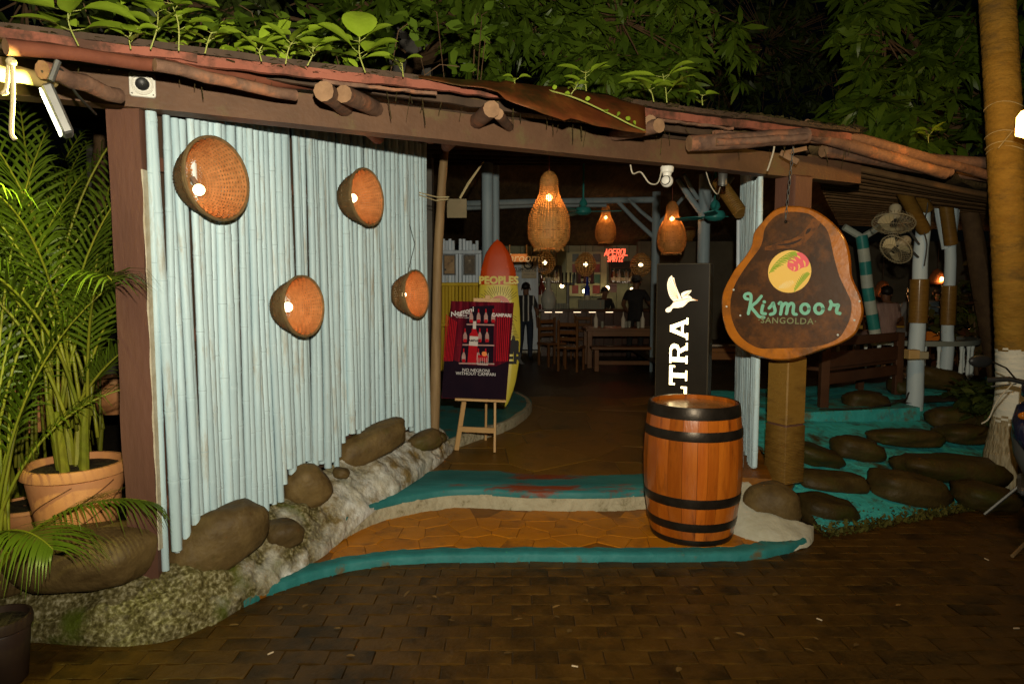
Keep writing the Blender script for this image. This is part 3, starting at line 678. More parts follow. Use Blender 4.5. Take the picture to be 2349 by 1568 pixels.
# ================================================================== RIGHT END: post, small bamboo wall, plaster
rp = Vector((2.2, 5.42, 0))
post2 = empty('entrance_post', (2.2, 5.42, .15), 'square brown post at the right of the entrance, lower part bound in rope', 'post')
Mr = Matrix.Rotation(math.atan2(bd.y, bd.x), 3, 'Z')
MB().box((rp.x, rp.y, 1.4), (.2, .2, 2.43), Mr, bev=.012).build('shaft', BROWN, post2)
b = MB(); prof = []
z = .2
while z < .66: q_ = 1.03 if z < .55 else 1.012; prof += [(1.0, z), (q_, z + .006), (1.0, z + .012)]; z += .0125
vs = []
sq = [(-1, -.94), (-.94, -1), (.94, -1), (1, -.94), (1, .94), (.94, 1), (-.94, 1), (-1, .94)]
for s_, z in prof:
    for x, y in sq: vs.append(rp + Mr @ Vector((x * .106 * s_, y * .106 * s_, 0)) + Vector((0, 0, z)))
n = len(prof); b.add(vs, [(i*8+j, i*8+(j+1) % 8, (i+1)*8+(j+1) % 8, (i+1)*8+j) for i in range(n - 1) for j in range(8)])
b.build('rope_binding', ROPEWRAP, post2, angle=50)
MB().box((rp.x, rp.y, .94), (.208, .208, .54), Mr, bev=.01).build('sacking_wrap', mat('stained_sacking', (.2, .105, .018), (.27, .15, .03), 3, .5, .003, 60, stretch=(1, 1, 3), c3=(.12, .06, .012), c3scale=3, c3cut=(.5, .7)), post2)
scr2 = empty('bamboo_screen', (2.0, 5.6, .2), 'narrow wall of pale bamboo canes beside the rope bound post', 'bamboo wall')
RA, RB = Vector((1.93, 5.36, 0)), Vector((2.42, 7.3, 0)); s = 0; dr = (RB - RA); RL = dr.length; dr.normalize()
while s < RL:
    r = R.uniform(.02, .027); p = RA + dr * s
    culm(p + Vector((0, 0, .3 + R.uniform(-.05, .03))), p + Vector((0, 0, 2.62 if s < .7 else (2.9 if s < RL - .15 else 2.25))), r, scr2, BAMBOO, seg=8)
    s += r * 2.02
# sill of plaster and rock below the right post
b = MB(); vs = []; fp = spline([(1.5, 4.72, .04), (1.62, 4.5, .03), (1.8, 4.42, 0), (2.0, 4.5, 0), (2.1, 4.62, 0)], 6); tp = spline([(1.78, 5.25, .3), (1.84, 4.98, .24), (1.92, 4.8, .17), (2.06, 4.72, .1), (2.16, 4.76, .06)], 6)
for f, t in zip(fp, tp):
    for k in range(9):
        q = k / 8; p = f.lerp(t, q); p.z = lerp(f.z, t.z, q ** .6) + .02 * noise.noise(p * 9) + .01 * noise.noise(p * 22); vs.append(p)
n = len(fp); b.add(vs, [(i*9+k, (i+1)*9+k, (i+1)*9+k+1, i*9+k+1) for i in range(n - 1) for k in range(8)])
pr = empty('plaster_sill', (2.0, 5.0, 0), 'whitewashed plaster foot with a boulder right of the barrel', 'plinth')
b.build('plaster', mat('clean_whitewash', (.5, .5, .42), (.42, .4, .3), 6, .5, .006, 20, c3=(.2, .17, .08), c3scale=6, c3cut=(.62, .75)), pr, angle=180)
boulder(1770, 1162, 4.88, .42, .34, .36, 8, pr, 2)
b = MB(); b.beam((1.85, 5.1, .16), (2.45, 7.4, .16), .25, .3); b.build('sill_wall', SLAB, pr)
# ================================================================== LAMPS
def point_light(name, loc, energy, color, r=.03, parent=None):
    l = bpy.data.lights.new(name, 'POINT'); l.energy = energy; l.color = color; l.shadow_soft_size = r
    o = bpy.data.objects.new(name, l); COL.objects.link(o)
    if parent is not None: o.parent = parent; o.location = Vector(loc) - WL[parent.name]
    else: o.location = loc
    return o
def weave(mb, prof, M, o, nrib, nrow, amp, fill=.82, ribw=.5, mi=0, gap=None, dark=.3):
    """woven surface of revolution round local z: over-under weft strips and warp ribs, with real gaps"""
    o = Vector(o); zs = [p[1] for p in prof]
    # arc-length samples
    cum = [0]
    for a, b_ in zip(prof, prof[1:]): cum.append(cum[-1] + math.hypot(b_[0] - a[0], b_[1] - a[1]))
    def at(t):
        q = t * cum[-1]
        for i in range(len(prof) - 1):
            if q <= cum[i + 1] + 1e-9:
                k = (q - cum[i]) / (cum[i + 1] - cum[i]); r = lerp(prof[i][0], prof[i + 1][0], k); z = lerp(prof[i][1], prof[i + 1][1], k)
                dr, dz = prof[i + 1][0] - prof[i][0], prof[i + 1][1] - prof[i][1]; L = math.hypot(dr, dz); return r, z, dz / L, -dr / L
        return prof[-1][0], prof[-1][1], 1, 0
    def pt(t, a, d):
        r, z, nr, nz = at(t); v = Vector(((r + nr * d) * math.cos(a), (r + nr * d) * math.sin(a), z + nz * d)); return (M @ v if M is not None else v) + o
    for row in range(nrow):
        ff = fill * (gap(row / nrow) if gap else 1); t0, t1 = (row + .5 - ff / 2) / nrow, (row + .5 + ff / 2) / nrow; vs = []
        for j in range(nrib):
            a = 2 * math.pi * j / nrib; d = amp if (j + row) % 2 else -amp
            vs += [pt(t0, a, d), pt(t1, a, d)]
        mb.add(vs, [(2*j, 2*((j+1) % nrib), 2*((j+1) % nrib)+1, 2*j+1) for j in range(nrib)], mi)
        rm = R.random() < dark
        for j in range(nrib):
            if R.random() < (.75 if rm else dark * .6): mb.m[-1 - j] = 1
    for j in range(nrib):
        a = 2 * math.pi * j / nrib; w = math.pi / nrib * ribw; vs = []
        for row in range(nrow + 1):
            d = -amp if (j + row) % 2 else amp
            t = min(1, row / nrow); vs += [pt(t, a - w, d * .6), pt(t, a + w, d * .6)]
        mb.add(vs, [(2*i, 2*i+1, 2*i+3, 2*i+2) for i in range(nrow)], mi)
def ring(mb, r, z, tr, M, o, n=40, mi=0, wob=.0):
    pts = [Vector((r * math.cos(2*math.pi*i/n), r * math.sin(2*math.pi*i/n), z + wob * math.sin(i * 5))) for i in range(n + 1)]
    mb.tube([(M @ p if M is not None else p) + Vector(o) for p in pts], tr, 6, False, mi)
OFFW = .21
for k, (px, py, dia, lab) in enumerate([
        (500, 410, .43, 'large cane basket lamp just under the beam near the corner post'),
        (843, 452, .40, 'cane basket lamp high on the bamboo wall toward the entrance'),
        (698, 702, .375, 'lower cane basket lamp in the middle of the bamboo wall'),
        (956, 674, .385, 'smallest looking cane basket lamp at the far edge of the bamboo wall')]):
    q = wn * OFFW; c = W(px, py, (WA[0] + q.x, WA[1] + q.y), (WB[0] + q.x, WB[1] + q.y))
    ax = (wn + wd_ * -.02 + Vector((0, 0, .06))).normalized()
    M = ax.to_track_quat('Z', 'Y').to_matrix(); r = dia / 2; base = c - ax * .19
    L = empty('basket_lamp', base, lab, 'wall lamp', 'cane basket lamps on the bamboo wall')
    prof = [(.02, 0), (r * .5, .0), (r * .62, .02), (r * .78, .07), (r * .9, .13), (r, .19)]
    b = MB(); weave(b, [(q_[0] - .008, q_[1] + (.008 if q_[1] < .05 else 0)) for q_ in prof], M, base, 46, 19, .004, .72, .5, dark=0); b.build('lining', [BASKIN, CANE_D], L, angle=180)  # added inner weave, its colour carries the bulb glow
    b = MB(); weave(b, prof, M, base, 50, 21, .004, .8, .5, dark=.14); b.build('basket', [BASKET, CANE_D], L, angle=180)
    b = MB(); ring(b, r, .19, .008, M, base); ring(b, r * 1.01, .182, .006, M, base, wob=.002); ring(b, r * .985, .186, .006, M, base); b.build('rim', BASKET, L)
    up = Vector((0, 0, 1)); bs = base + ax * .03 + up * .0; bp = base + ax * .085 - up * (.05 if k == 0 else .0) - wd_ * .03
    b = MB(); b.tube([bs + up * .02 - wd_ * .02, bs.lerp(bp, .55)], .015, 10); b.tube([bs.lerp(bp, .5), bp], .011, 10, mi=1); sk_ = b.build('socket', [mat('socket_bakelite', (.1, .085, .065)), GREYM], L)
    MB().ball(bp, .03 if k < 3 else .02, 16, 10).build('bulb', BULB, sk_, angle=180)
    point_light('basket_light', bp + ax * .045, 1.8, (1, .3, .08), .03, L)
# wire loop above the far basket
thing('wire', MB().tube([W(920, 640, WA, WB) + wn * .05, W(940, 560, WA, WB) + wn * .05, W(930, 515, WA, WB) + wn * .04], .003, 5), WIRE, 'thin dark wire hanging above the far basket lamp', 'wire')

def gourd(loc, lab, scale=1.0, e=10):
    root = empty('pendant_lamp', loc, lab, 'pendant lamp', 'gourd shaped wicker pendant lamps'); H = .72; Rm = .2
    prof = [(r * Rm, z * H) for r, z in ((.66, 0), (.82, .05), (.96, .12), (1, .2), (1, .32), (.95, .42), (.85, .5), (.7, .58), (.56, .65), (.47, .72), (.43, .8), (.42, .87), (.36, .93), (.22, .98), (.06, 1.0))]
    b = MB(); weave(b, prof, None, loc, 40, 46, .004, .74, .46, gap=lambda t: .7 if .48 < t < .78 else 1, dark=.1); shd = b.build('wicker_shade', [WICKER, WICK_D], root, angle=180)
    b = MB()
    for i in range(46):
        a = R.uniform(0, 6.28); q = Vector(loc) + Vector((math.cos(a) * Rm * .66, math.sin(a) * Rm * .66, .01)); b.tube([q, q + Vector((math.cos(a + .3) * .012, math.sin(a + .3) * .012, -.035))], .003, 4)
    tag(b.build('fringe', WICKER, shd), kind='stuff')
    MB().tube([Vector(loc) + Vector((0, 0, H)), Vector(loc) + Vector((0, 0, H + .45))], .004, 5).build('cord', mat('red_flex', (.2, .05, .03)), root)
    MB().ball(Vector(loc) + Vector((0, 0, H * .66)), .032, 12, 8).build('bulb', BULBW, root, angle=180)
    point_light('pendant_light', Vector(loc) + Vector((0, 0, H * .58)), e, (1, .42, .14), .04, root)
    return root
g0 = gourd(P(1259, 570, 6.5), 'largest wicker gourd pendant hanging just inside the entrance')
c_ = copy_tree(g0, P(1389, 556, 13.3), 1.0, label='small wicker gourd pendant hanging in front of the red fairy light lettering')
c_ = copy_tree(g0, P(1540, 580, 9.7), 2.0, label='wicker gourd pendant hanging above the lit beer sign')
c_ = copy_tree(g0, P(1574, 550, 15.5), 3.0, label='farthest wicker gourd pendant half hidden behind another pendant')

# ================================================================== LEAVES
def leaf_arrays(n, rng, L, Wd):
    """n lanceolate leaves pointing along +x, z up: returns (n,6,3)"""
    l = rng.uniform(*L, n); w = l * rng.uniform(*Wd, n); dr = rng.uniform(.05, .4, n) * l
    z = np.zeros(n)
    v = np.stack([np.stack([z, z, z], 1), np.stack([l * .35, w, -dr * .1], 1), np.stack([l * .35, -w, -dr * .1], 1),
                  np.stack([l * .7, w * .75, -dr * .45], 1), np.stack([l * .7, -w * .75, -dr * .45], 1), np.stack([l, z, -dr], 1)], 1)
    return v
LF = np.array([[0, 2, 1, 1], [1, 2, 4, 3], [3, 4, 5, 5]])
def foliage(name, clusters, mats, parent, seed, L=(.12, .2), Wd=(.1, .15), per=(7, 12), droop=.35):
    """clusters: list of points; each carries a rosette of leaves"""
    rng = np.random.default_rng(seed); pts = np.array([tuple(c) for c in clusters]); cnt = rng.integers(per[0], per[1], len(pts))
    cen = np.repeat(pts, cnt, 0); n = len(cen); v = leaf_arrays(n, rng, L, Wd)
    az = rng.uniform(0, 2 * np.pi, n); el = rng.normal(-droop, .45, n); rl = rng.normal(0, .5, n)
    ca, sa, ce, se, cr, sr = np.cos(az), np.sin(az), np.cos(el), np.sin(el), np.cos(rl), np.sin(rl)
    X = np.stack([ca * ce, sa * ce, se], 1); Y0 = np.stack([-sa, ca, 0 * az], 1); Z0 = np.cross(X, Y0)
    Y = Y0 * cr[:, None] + Z0 * sr[:, None]; Z = np.cross(X, Y)
    wv = v[:, :, 0:1] * X[:, None] + v[:, :, 1:2] * Y[:, None] + v[:, :, 2:3] * Z[:, None] + cen[:, None] + rng.normal(0, .012, (n, 1, 3))
    V = wv.reshape(-1, 3); me = bpy.data.meshes.new(name)
    base = (np.arange(n) * 6)[:, None]
    f = []
    tri0 = base + np.array([[0, 2, 1]]); quad = base + np.array([[1, 2, 4, 3]]); tri1 = base + np.array([[3, 4, 5]])
    loops = np.concatenate([np.concatenate([tri0, quad, tri1], 1).reshape(-1)]); starts = (np.arange(n)[:, None] * 10 + np.array([[0, 3, 7]])).reshape(-1)
    org = np.array(tuple(WL[parent.name])); V = V - org
    me.vertices.add(len(V)); me.vertices.foreach_set('co', V.reshape(-1))
    me.loops.add(len(loops)); me.loops.foreach_set('vertex_index', loops.astype(np.int32))
    me.polygons.add(n * 3); me.polygons.foreach_set('loop_start', starts.astype(np.int32))
    me.polygons.foreach_set('loop_total', np.tile([3, 4, 3], n).astype(np.int32))
    me.update(calc_edges=True); me.polygons.foreach_set('use_smooth', [True] * len(me.polygons))
    me.materials.append(mats); me.validate(); return link(name, me, parent, tuple(WL[parent.name]))
def tree(lab, base, trunk_r, fork, blobs, seed, m=LEAF_TREE, group='trees rising behind the roof', name='mango_tree', L=(.17, .27), hang=0, per=(7, 12)):
    rr = random.Random(seed); base = Vector(base); root = empty(name, base, lab, 'tree', group); fork = Vector(fork)
    mid = base.lerp(fork, .5) + Vector((rr.uniform(-.15, .15), rr.uniform(-.15, .15), 0))
    MB().tube(spline([base - Vector((0, 0, .05)), mid, fork], 5), [trunk_r * (1.25 - .6 * i / 10) for i in range(11)], 10, wob=.06).build('trunk', TWIG, root)
    cl = []; limbs = MB()
    for (px, py, y, rx, ry, rz, n) in blobs:
        c = P(px, py, y)
        limbs.tube(spline([fork, fork.lerp(c, .5) + Vector((0, 0, .25)), c], 6), [trunk_r * .45 * (1 - .8 * i / 12) for i in range(13)], 7)
        k = 0; tw = []
        while k < n:
            v = Vector((rr.gauss(0, 1), rr.gauss(0, 1), rr.gauss(0, 1))).normalized() * rr.uniform(.25, 1) ** .6
            p = c + Vector((v.x * rx, v.y * ry, v.z * rz))
            k += .35
            if noise.noise(p * 1.7 + Vector((seed, 0, 0))) < -.02: k += .3; continue
            k += 1; cl.append(p)
            if rr.random() < .45: limbs.tube([c.lerp(p, .15) + Vector((0, 0, .1)), c.lerp(p, .6) + Vector((0, 0, .06)), p], [.01, .007, .003], 4, False)
            if hang and rr.random() < hang:
                d = p + Vector((rr.uniform(-.1, .1), rr.uniform(-.1, .1), -rr.uniform(.2, .5))); limbs.tube([p, d], .0025, 3, False); cl.append(d)
    limbs.build('limbs', TWIG, root); foliage('crown', cl, m, root, seed, L, per=per); return root
tree('mango tree hanging its thick drooping foliage over the middle of the roof', (-1.9, 8.6, .2), .14, (-1.1, 8.0, 4.3),
     [(1420, 70, 7.0, .8, .5, .6, 190), (1270, 55, 6.8, .6, .5, .5, 120), (1560, 30, 7.3, .7, .5, .5, 110), (1350, 160, 6.6, .5, .4, .28, 75), (1490, 165, 6.9, .55, .4, .3, 70), (1640, 120, 8.0, .5, .5, .5, 50)], 3, hang=.12)
tree('mango tree with star shaped leaf rosettes left of the roof middle', (-2.7, 7.6, .2), .12, (-1.9, 7.0, 4.2),
     [(1010, 45, 6.3, .7, .5, .45, 95), (1130, 95, 6.5, .5, .4, .4, 60), (860, 30, 6.2, .7, .5, .4, 80), (1190, 20, 6.6, .5, .5, .4, 60), (930, 120, 6.4, .6, .3, .28, 45), (700, 30, 6.3, .6, .4, .35, 60)], 4)
tree('tree with long green leaves leaning over the right eave beside the palm trunk', (6.6, 9.0, .2), .13, (5.4, 8.6, 3.9),
     [(2030, 110, 7.6, .6, .5, .5, 105), (2160, 200, 7.9, .7, .5, .6, 135), (1990, 260, 7.5, .45, .4, .3, 62), (2230, 60, 8.1, .7, .5, .5, 85), (2110, 300, 7.4, .6, .4, .25, 70), (2000, 20, 7.9, .5, .4, .3, 40), (2320, 260, 8.4, .5, .5, .9, 80)], 5, L=(.2, .34))
tree('dark tree with sparse shadowed leaves above the left end of the roof', (-4.2, 6.4, .2), .12, (-3.6, 6.2, 3.8),
     [(60, 30, 5.6, .5, .5, .4, 36), (330, 10, 5.9, .7, .4, .3, 36), (560, 40, 6.2, .6, .4, .35, 50), (760, 60, 6.8, .5, .4, .4, 45)], 6, LEAF_FAR)
for i, (bx, fx, blobs, lab) in enumerate([
        ((5.6, 16, .1), (5.2, 15.5, 4.5), [(1760, 110, 13.5, 2.2, 1, 1.6, 420), (1650, 200, 13, 1.4, 1, .8, 160)], 'distant dark feathery tree behind the roof above the hanging slab sign'),
        ((1.0, 19, .1), (1.0, 18.5, 5), [(1180, 100, 15, 2.2, 1, 1.6, 300), (900, 90, 14, 1.6, 1, 1.2, 200)], 'distant dark tree showing between the mango branches'),
        ((10.5, 15, .1), (10, 14.5, 4.5), [(2080, 150, 13, 2.0, 1, 1.5, 300), (1900, 130, 14, 1.6, 1, 1.6, 200)], 'distant dark tree behind the leaning long leaved tree')]):
    tree(lab, bx, .2, fx, blobs, 20 + i, LEAF_FAR, 'dark trees far behind the roof', 'background_tree', L=(.15, .3))
# grey block wall of the neighbouring house behind the left eave
b = MB(); b.box((-3.3, 9.2, 2.5), (4.5, .25, 5.0)); b.box((-3.3, 9.1, 4.98), (4.6, .5, .12)); b.box((-2.1, 9.05, 4.2), (.5, .1, .6), mi=1)
thing('neighbouring_house', b, [mat('grey_render', (.11, .1, .09), (.16, .15, .13), 2, .8, .004), BLACKP], 'grey rendered house wall showing behind the leaves at the left', 'building', smooth=False)

# ---- seedlings rooted in the moss on the roof edge
def broad_leaf(mb, base, d, nrm, L, wd, droop=.25, mi=0):
    d = Vector(d).normalized(); n_ = (Vector(nrm) - d * Vector(nrm).dot(d)).normalized(); sd = d.cross(n_); nu = 7; vs = []
    for i in range(nu + 1):
        t = i / nu; w = wd * (math.sin(math.pi * t ** .8) ** .75 if 0 < t < 1 else 0.02); c = Vector(base) + d * L * t - Vector((0, 0, 1)) * droop * L * t * t
        for s_ in (-1, -.5, 0, .5, 1): vs.append(c + sd * w * s_ + n_ * (abs(s_) * w * .22 + (.004 * math.sin(t * 22) * abs(s_))))
    mb.add(vs, [(i*5+j, (i+1)*5+j, (i+1)*5+j+1, i*5+j+1) for i in range(nu) for j in range(4)], mi)
def seedling(px, py, y, h, leaves, lab, lean=0, L=.09, wr=.32, mult=1):
    base = P(px, py, y); root = empty('seedling', base, lab, 'seedling', 'seedlings growing along the roof edge')
    h *= .8; tip = base + Vector((lean, R.uniform(-.03, .03), h)); sp = spline([base - Vector((0, 0, .01)), base.lerp(tip, .5) + Vector((R.uniform(-.02, .02), 0, 0)), tip], 4)
    MB().tube(sp, [.0035 * (1 - .5 * i / len(sp)) for i in range(len(sp))], 6).build('stem', STEM_G, root)
    for i in range(leaves):
        t = 1 - .75 * (i // 2) / max(1, leaves / 2) - R.uniform(0, .06); c = sp[0].lerp(sp[-1], max(.12, t)); c = sp[min(len(sp) - 1, int(max(.12, t) * (len(sp) - 1)))]
        az = (math.pi * (i % 2) + (i // 2) * 1.9 + R.uniform(-.5, .5)); d = Vector((math.cos(az), math.sin(az) * .8, R.uniform(.15, .6)))
        l = L * 1.4 * R.uniform(.75, 1.2); pe = c + d.normalized() * l * .22
        b = MB(); b.tube([c, pe], .0018, 4, mi=1); broad_leaf(b, pe, d, Vector((R.uniform(-.3, .3), -.55, .85)), l, l * wr, R.uniform(.1, .45)); b.build('leaf', [LEAF_LIME, STEM_G], root, angle=180)
for q in [(180, 100, 2.98, .17, 6, 'young plant with two big round leaves at the left end of the roof edge', -.02, .145, .38),
          (345, 108, 3.08, .22, 8, 'tall leafy weed on the roof edge near the floodlight end', .03, .1, .34),
          (410, 112, 3.12, .26, 9, 'bushy weed with large leaves above the white wall speaker', -.02, .12, .33),
          (300, 108, 3.06, .1, 7, 'spreading seedling of small leaves on the roof edge', .02, .07, .36),
          (470, 118, 3.16, .12, 8, 'seedling with veined leaves right of the bushy weed', .03, .09, .34),
          (600, 136, 3.27, .09, 8, 'sprout cluster with pale leaves above the bamboo wall', .02, .075, .34),
          (655, 142, 3.32, .16, 10, 'sapling with wide veined leaves leaning right on the roof edge', .07, .1, .36),
          (705, 146, 3.37, .1, 8, 'leafy sprout between two larger saplings', .03, .085, .34),
          (838, 162, 3.48, .19, 8, 'upright sapling with three broad raised leaves', -.02, .13, .38),
          (925, 172, 3.55, .1, 5, 'sapling with two flat spread leaves and a cup leaf', -.01, .1, .34),
          (1185, 196, 3.85, .05, 4, 'tiny two leaf sprout by the upper edge of the tin sheet', 0, .05, .36),
          (1345, 205, 4.02, .14, 5, 'darker upright sapling behind the tin sheet', 0, .12, .27),
          (1310, 212, 4.0, .05, 6, 'creeper sprouts on top of the tin sheet', .03, .05, .34),
          (1530, 232, 4.25, .2, 7, 'tall seedling with long narrow leaves right of the tin sheet', -.03, .16, .2),
          (1500, 230, 4.22, .12, 5, 'shorter seedling of narrow pale leaves beside the tall one', -.05, .13, .24),
          (1612, 238, 4.35, .07, 3, 'three leaf sprout standing on the right fascia', 0, .06, .42),
          (2130, 325, 6.0, .12, 6, 'heart leaved weed on the right eave by the palm', .04, .09, .4)]: seedling(*q)
# creeper trailing over the tin sheet
b = MB(); tr = spline([P(1250, 205, 3.95), P(1320, 225, 3.85), P(1400, 262, 3.9), P(1445, 285, 3.9), P(1480, 300, 4.0)], 6); b.tube(tr, .004, 5)
cr = thing('creeper', b, STEM_G, 'thin green creeper trailing across the rusty tin sheet', 'creeper')
for p in tr[2:22:3]:
    b = MB(); broad_leaf(b, p + Vector((0, -.01, .01)), (R.uniform(-1, 1), -.3, R.uniform(-.2, .5)), (0, -.8, .5), .035, .014); b.build('leaf', LEAF_LIME, cr, angle=180)
# wild shrubs standing on the roof behind the fascia, left
for px, py, y, n, lab in ((420, 40, 3.7, 26, 'leafy shrub in the thatch behind the left fascia'), (1060, 60, 4.6, 20, 'shadowed shrub in the thatch left of the tin sheet'), (690, 95, 3.9, 26, 'low shrub behind the sapling row'), (250, 70, 3.35, 14, 'tangle of pale weeds behind the round leaved young plant'), (560, 105, 3.5, 18, 'tangle of pale weeds in the thatch above the bamboo wall'), (830, 130, 3.85, 12, 'thin tangle of weeds near the twin log ends')):
    c = P(px, py, y); root = empty('roof_shrub', c - Vector((0, 0, .35)), lab, 'shrub', 'shrubs rooted in the thatch'); b = MB(); cl = []
    for i in range(n):
        p = c + Vector((R.gauss(0, .3), R.gauss(0, .12), R.gauss(0, .14))); sv = (p - BA).dot(bd); p += bn * min(0, FO - .08 - (p - BA).dot(bn)); p.z = max(p.z, 2.93 + .012 * sv + (FO - (p - BA).dot(bn)) * .12); cl.append(p)
        if i % 3 == 0: b.tube([Vector((lerp(c.x, p.x, .6), lerp(c.y, p.y, .6) + .03, min(p.z, c.z) * .35 + 2.9 * .65)), c.lerp(p, .8), p], .0025, 4, False)
    tag(b.build('stems', TWIG, root), kind='stuff'); foliage('leaves', cl, LEAF_LIME if 'pale' in lab else LEAF_TREE, root, 40 + n, (.06, .13), (.22, .34), (3, 6), -.1)

# ================================================================== ARECA PALMS
def through_wall(p):
    q = Vector((p.x - WA[0], p.y - WA[1], 0)); return p.y > 3.42 and -.3 < q.dot(wd_) < 3.2 and q.dot(wn) > -.13
def frond(root, base, az, lean, L, curl, n=24, lw=.0135, ll=.38, twist=0):
    """arching rachis with two rows of leaflets"""
    base = Vector(base); d = Vector((math.cos(az) * math.sin(lean), math.sin(az) * math.sin(lean), math.cos(lean))); pts = [base.copy()]; p = base.copy(); N = 16; hz = Vector((math.cos(az), math.sin(az), 0))
    for i in range(N):
        t = i / N; ang = lean + curl * t ** 1.6; d = hz * math.sin(ang) + Vector((0, 0, math.cos(ang))); p = p + d * (L / N)
        if through_wall(p): break
        pts.append(p.copy())
    N = len(pts) - 1
    b = MB(); b.tube(pts, [.009 * (1 - .85 * i / N) + .0015 for i in range(N + 1)], 6, mi=1)
    for k in range(n):
        t = .34 + .66 * (k + .5) / n; q = t * N; i = min(N - 1, int(q)); c = pts[i].lerp(pts[i + 1], q - i); dr = (pts[i + 1] - pts[i]).normalized()
        sd0 = dr.cross(Vector((0, 0, 1))); sd0 = sd0.normalized() if sd0.length > .1 else hz.cross(Vector((0, 0, 1)))
        l0 = ll * (math.sin(math.pi * (.12 + .86 * (t - .34) / .66)) ** .6) * R.uniform(.88, 1.1)
        for s_ in (-1, 1):
            up = sd0.cross(dr) * s_ * s_; dd = (dr * (.62 + .5 * t) + sd0 * s_ * (1.05 - .35 * t) + up * .28).normalized(); w = lw * R.uniform(.85, 1.15)
            wv = dd.cross(up).normalized() * w if dd.cross(up).length > .05 else dr * w; vs = []
            if through_wall(c + dd * l0) or through_wall(c + dd * l0 * .6): continue
            for m_ in range(5):
                u = m_ / 4; c2 = c + dd * l0 * u - Vector((0, 0, 1)) * l0 * (.08 + .5 * u) * u * u * R.uniform(.7, 1.1); ww = wv * (.35 + 1.3 * u * (1 - u) * 1.6) * (1 - u * .92)
                vs += [c2 - ww, c2 + ww]
            b.add(vs, [(2*m_, 2*m_+1, 2*m_+3, 2*m_+2) for m_ in range(4)])
    b.build('frond', [LEAF_PALM, STEM_Y], root, angle=180)
def areca(base, lab, specs, stems=6, spread=.07, sh=.35):
    root = empty('areca_palm', base, lab, 'palm', 'areca palms beside the entrance'); base = Vector(base)
    for i in range(stems):
        a = i * 2.4; q = base + Vector((math.cos(a), math.sin(a), 0)) * spread * (.4 + .6 * (i % 3) / 2); h = sh * R.uniform(.7, 1.2)
        MB().tube([q, q + Vector((math.cos(a) * .02, math.sin(a) * .02, h * .5)), q + Vector((math.cos(a) * .05, math.sin(a) * .05, h))], [.026, .022, .013], 8).build('stem', STEM_Y, root)
    for i, (az, lean, L, curl) in enumerate(specs):
        a = i * 2.4; q = base + Vector((math.cos(a), math.sin(a), 0)) * spread * R.uniform(.3, 1.3) + Vector((0, 0, sh * R.uniform(.5, 1)))
        frond(root, q, rad(az), rad(lean), L, rad(curl))
    return root
def pot(c, rt, rb, h, lab, grp, band=True, m=TERRA):
    c = Vector(c); o = empty('flower_pot', c, lab, 'flower pot', grp)
    prof = [(rb * .9, 0), (rb, .01), (lerp(rb, rt, .8) * .97, h * .8), (rt * .9, h * .82), (rt, h * .85), (rt * 1.01, h * .95), (rt * .98, h), (rt * .9, h), (rt * .86, h * .86), (.01, h * .86)]
    bo_ = MB().lathe(prof, 40, c, cap=(True, False)).build('body', m, o, angle=50)
    MB().lathe([(rt * .87, h * .9), (rt * .5, h * .93), (.01, h * .94)], 20, c).build('soil', SOIL, o)
    if band:
        for k in range(5):
            pts = []
            for i in range(30):
                t = i / 29; z = h * (.05 + .72 * t); r = lerp(rb, rt, z / h) * .985; a = 3.2 + k * .9 + t * 2.0; pts.append(c + Vector((math.cos(a) * r, math.sin(a) * r, z)))
            MB().tube(pts, .0035, 4).build('groove', mat('terracotta_groove', (.12, .05, .02)), bo_)
    return o
pc = P(180, 1208, 3.72); pot(pc, .26, .19, .37, 'large terracotta pot with spiral grooves standing on a boulder', 'terracotta pots')
areca(pc + Vector((0, 0, .32)), 'tall areca palm in the spiral grooved pot lit by the floodlight',
      [(100, 6, 1.9, 55), (60, 8, 1.75, 60), (150, 10, 1.9, 60), (200, 10, 1.7, 75), (15, 9, 1.65, 75), (250, 12, 1.5, 95), (285, 8, 1.7, 85), (130, 4, 2.1, 40), (180, 5, 2.05, 48), (-8, 34, .95, 60), (225, 14, 1.5, 80), (95, 18, 1.6, 70), (40, 3, 2.1, 50), (310, 12, 1.35, 100), (170, 3, 1.7, 60), (115, 9, 1.8, 50), (75, 12, 1.7, 55), (-10, 7, 1.75, 65), (205, 6, 1.8, 60), (350, 14, 1.4, 80), (245, 9, 1.55, 80), (140, 14, 1.6, 65)], 8, .1, .36)
areca(P(60, 1150, 4.6), 'areca palm behind the grooved pot with arching fronds',
      [(100, 6, 2.2, 55), (60, 10, 2.1, 60), (110, 12, 1.9, 70), (200, 10, 2.0, 60), (270, 12, 1.9, 80), (320, 8, 1.7, 65), (60, 5, 2.3, 35), (150, 6, 2.4, 45), (300, 5, 2.1, 50), (250, 14, 1.8, 60), (80, 3, 2.4, 40), (280, 8, 2.2, 65), (230, 6, 2.3, 60), (95, 4, 2.5, 50), (285, 14, 1.8, 75), (180, 12, 2.1, 60)], 7, .1, .4)
areca(P(-10, 1340, 3.35), 'areca palm at the very edge of the bed with low fronds over the boulder',
      [(5, 52, .8, 60), (80, 10, 1.5, 60), (30, 16, 1.2, 80), (110, 8, 1.8, 50), (-30, 64, .7, 50), (60, 8, 1.9, 55), (90, 4, 2.3, 32), (70, 5, 2.2, 38), (130, 5, 2.1, 40), (35, 6, 2.0, 42), (10, 9, 1.8, 60)], 4, .06, .25)
areca(P(215, 1100, 5.2), 'areca palm standing behind the corner post',
      [(100, 6, 2.3, 50), (200, 8, 2.2, 60), (160, 8, 2.3, 55), (240, 6, 2.1, 50), (270, 3, 2.3, 25), (250, 4, 2.1, 40), (210, 5, 2.5, 50), (140, 5, 2.4, 60), (180, 12, 2.1, 65), (120, 4, 2.5, 55), (225, 13, 1.9, 70)], 5, .08, .4)
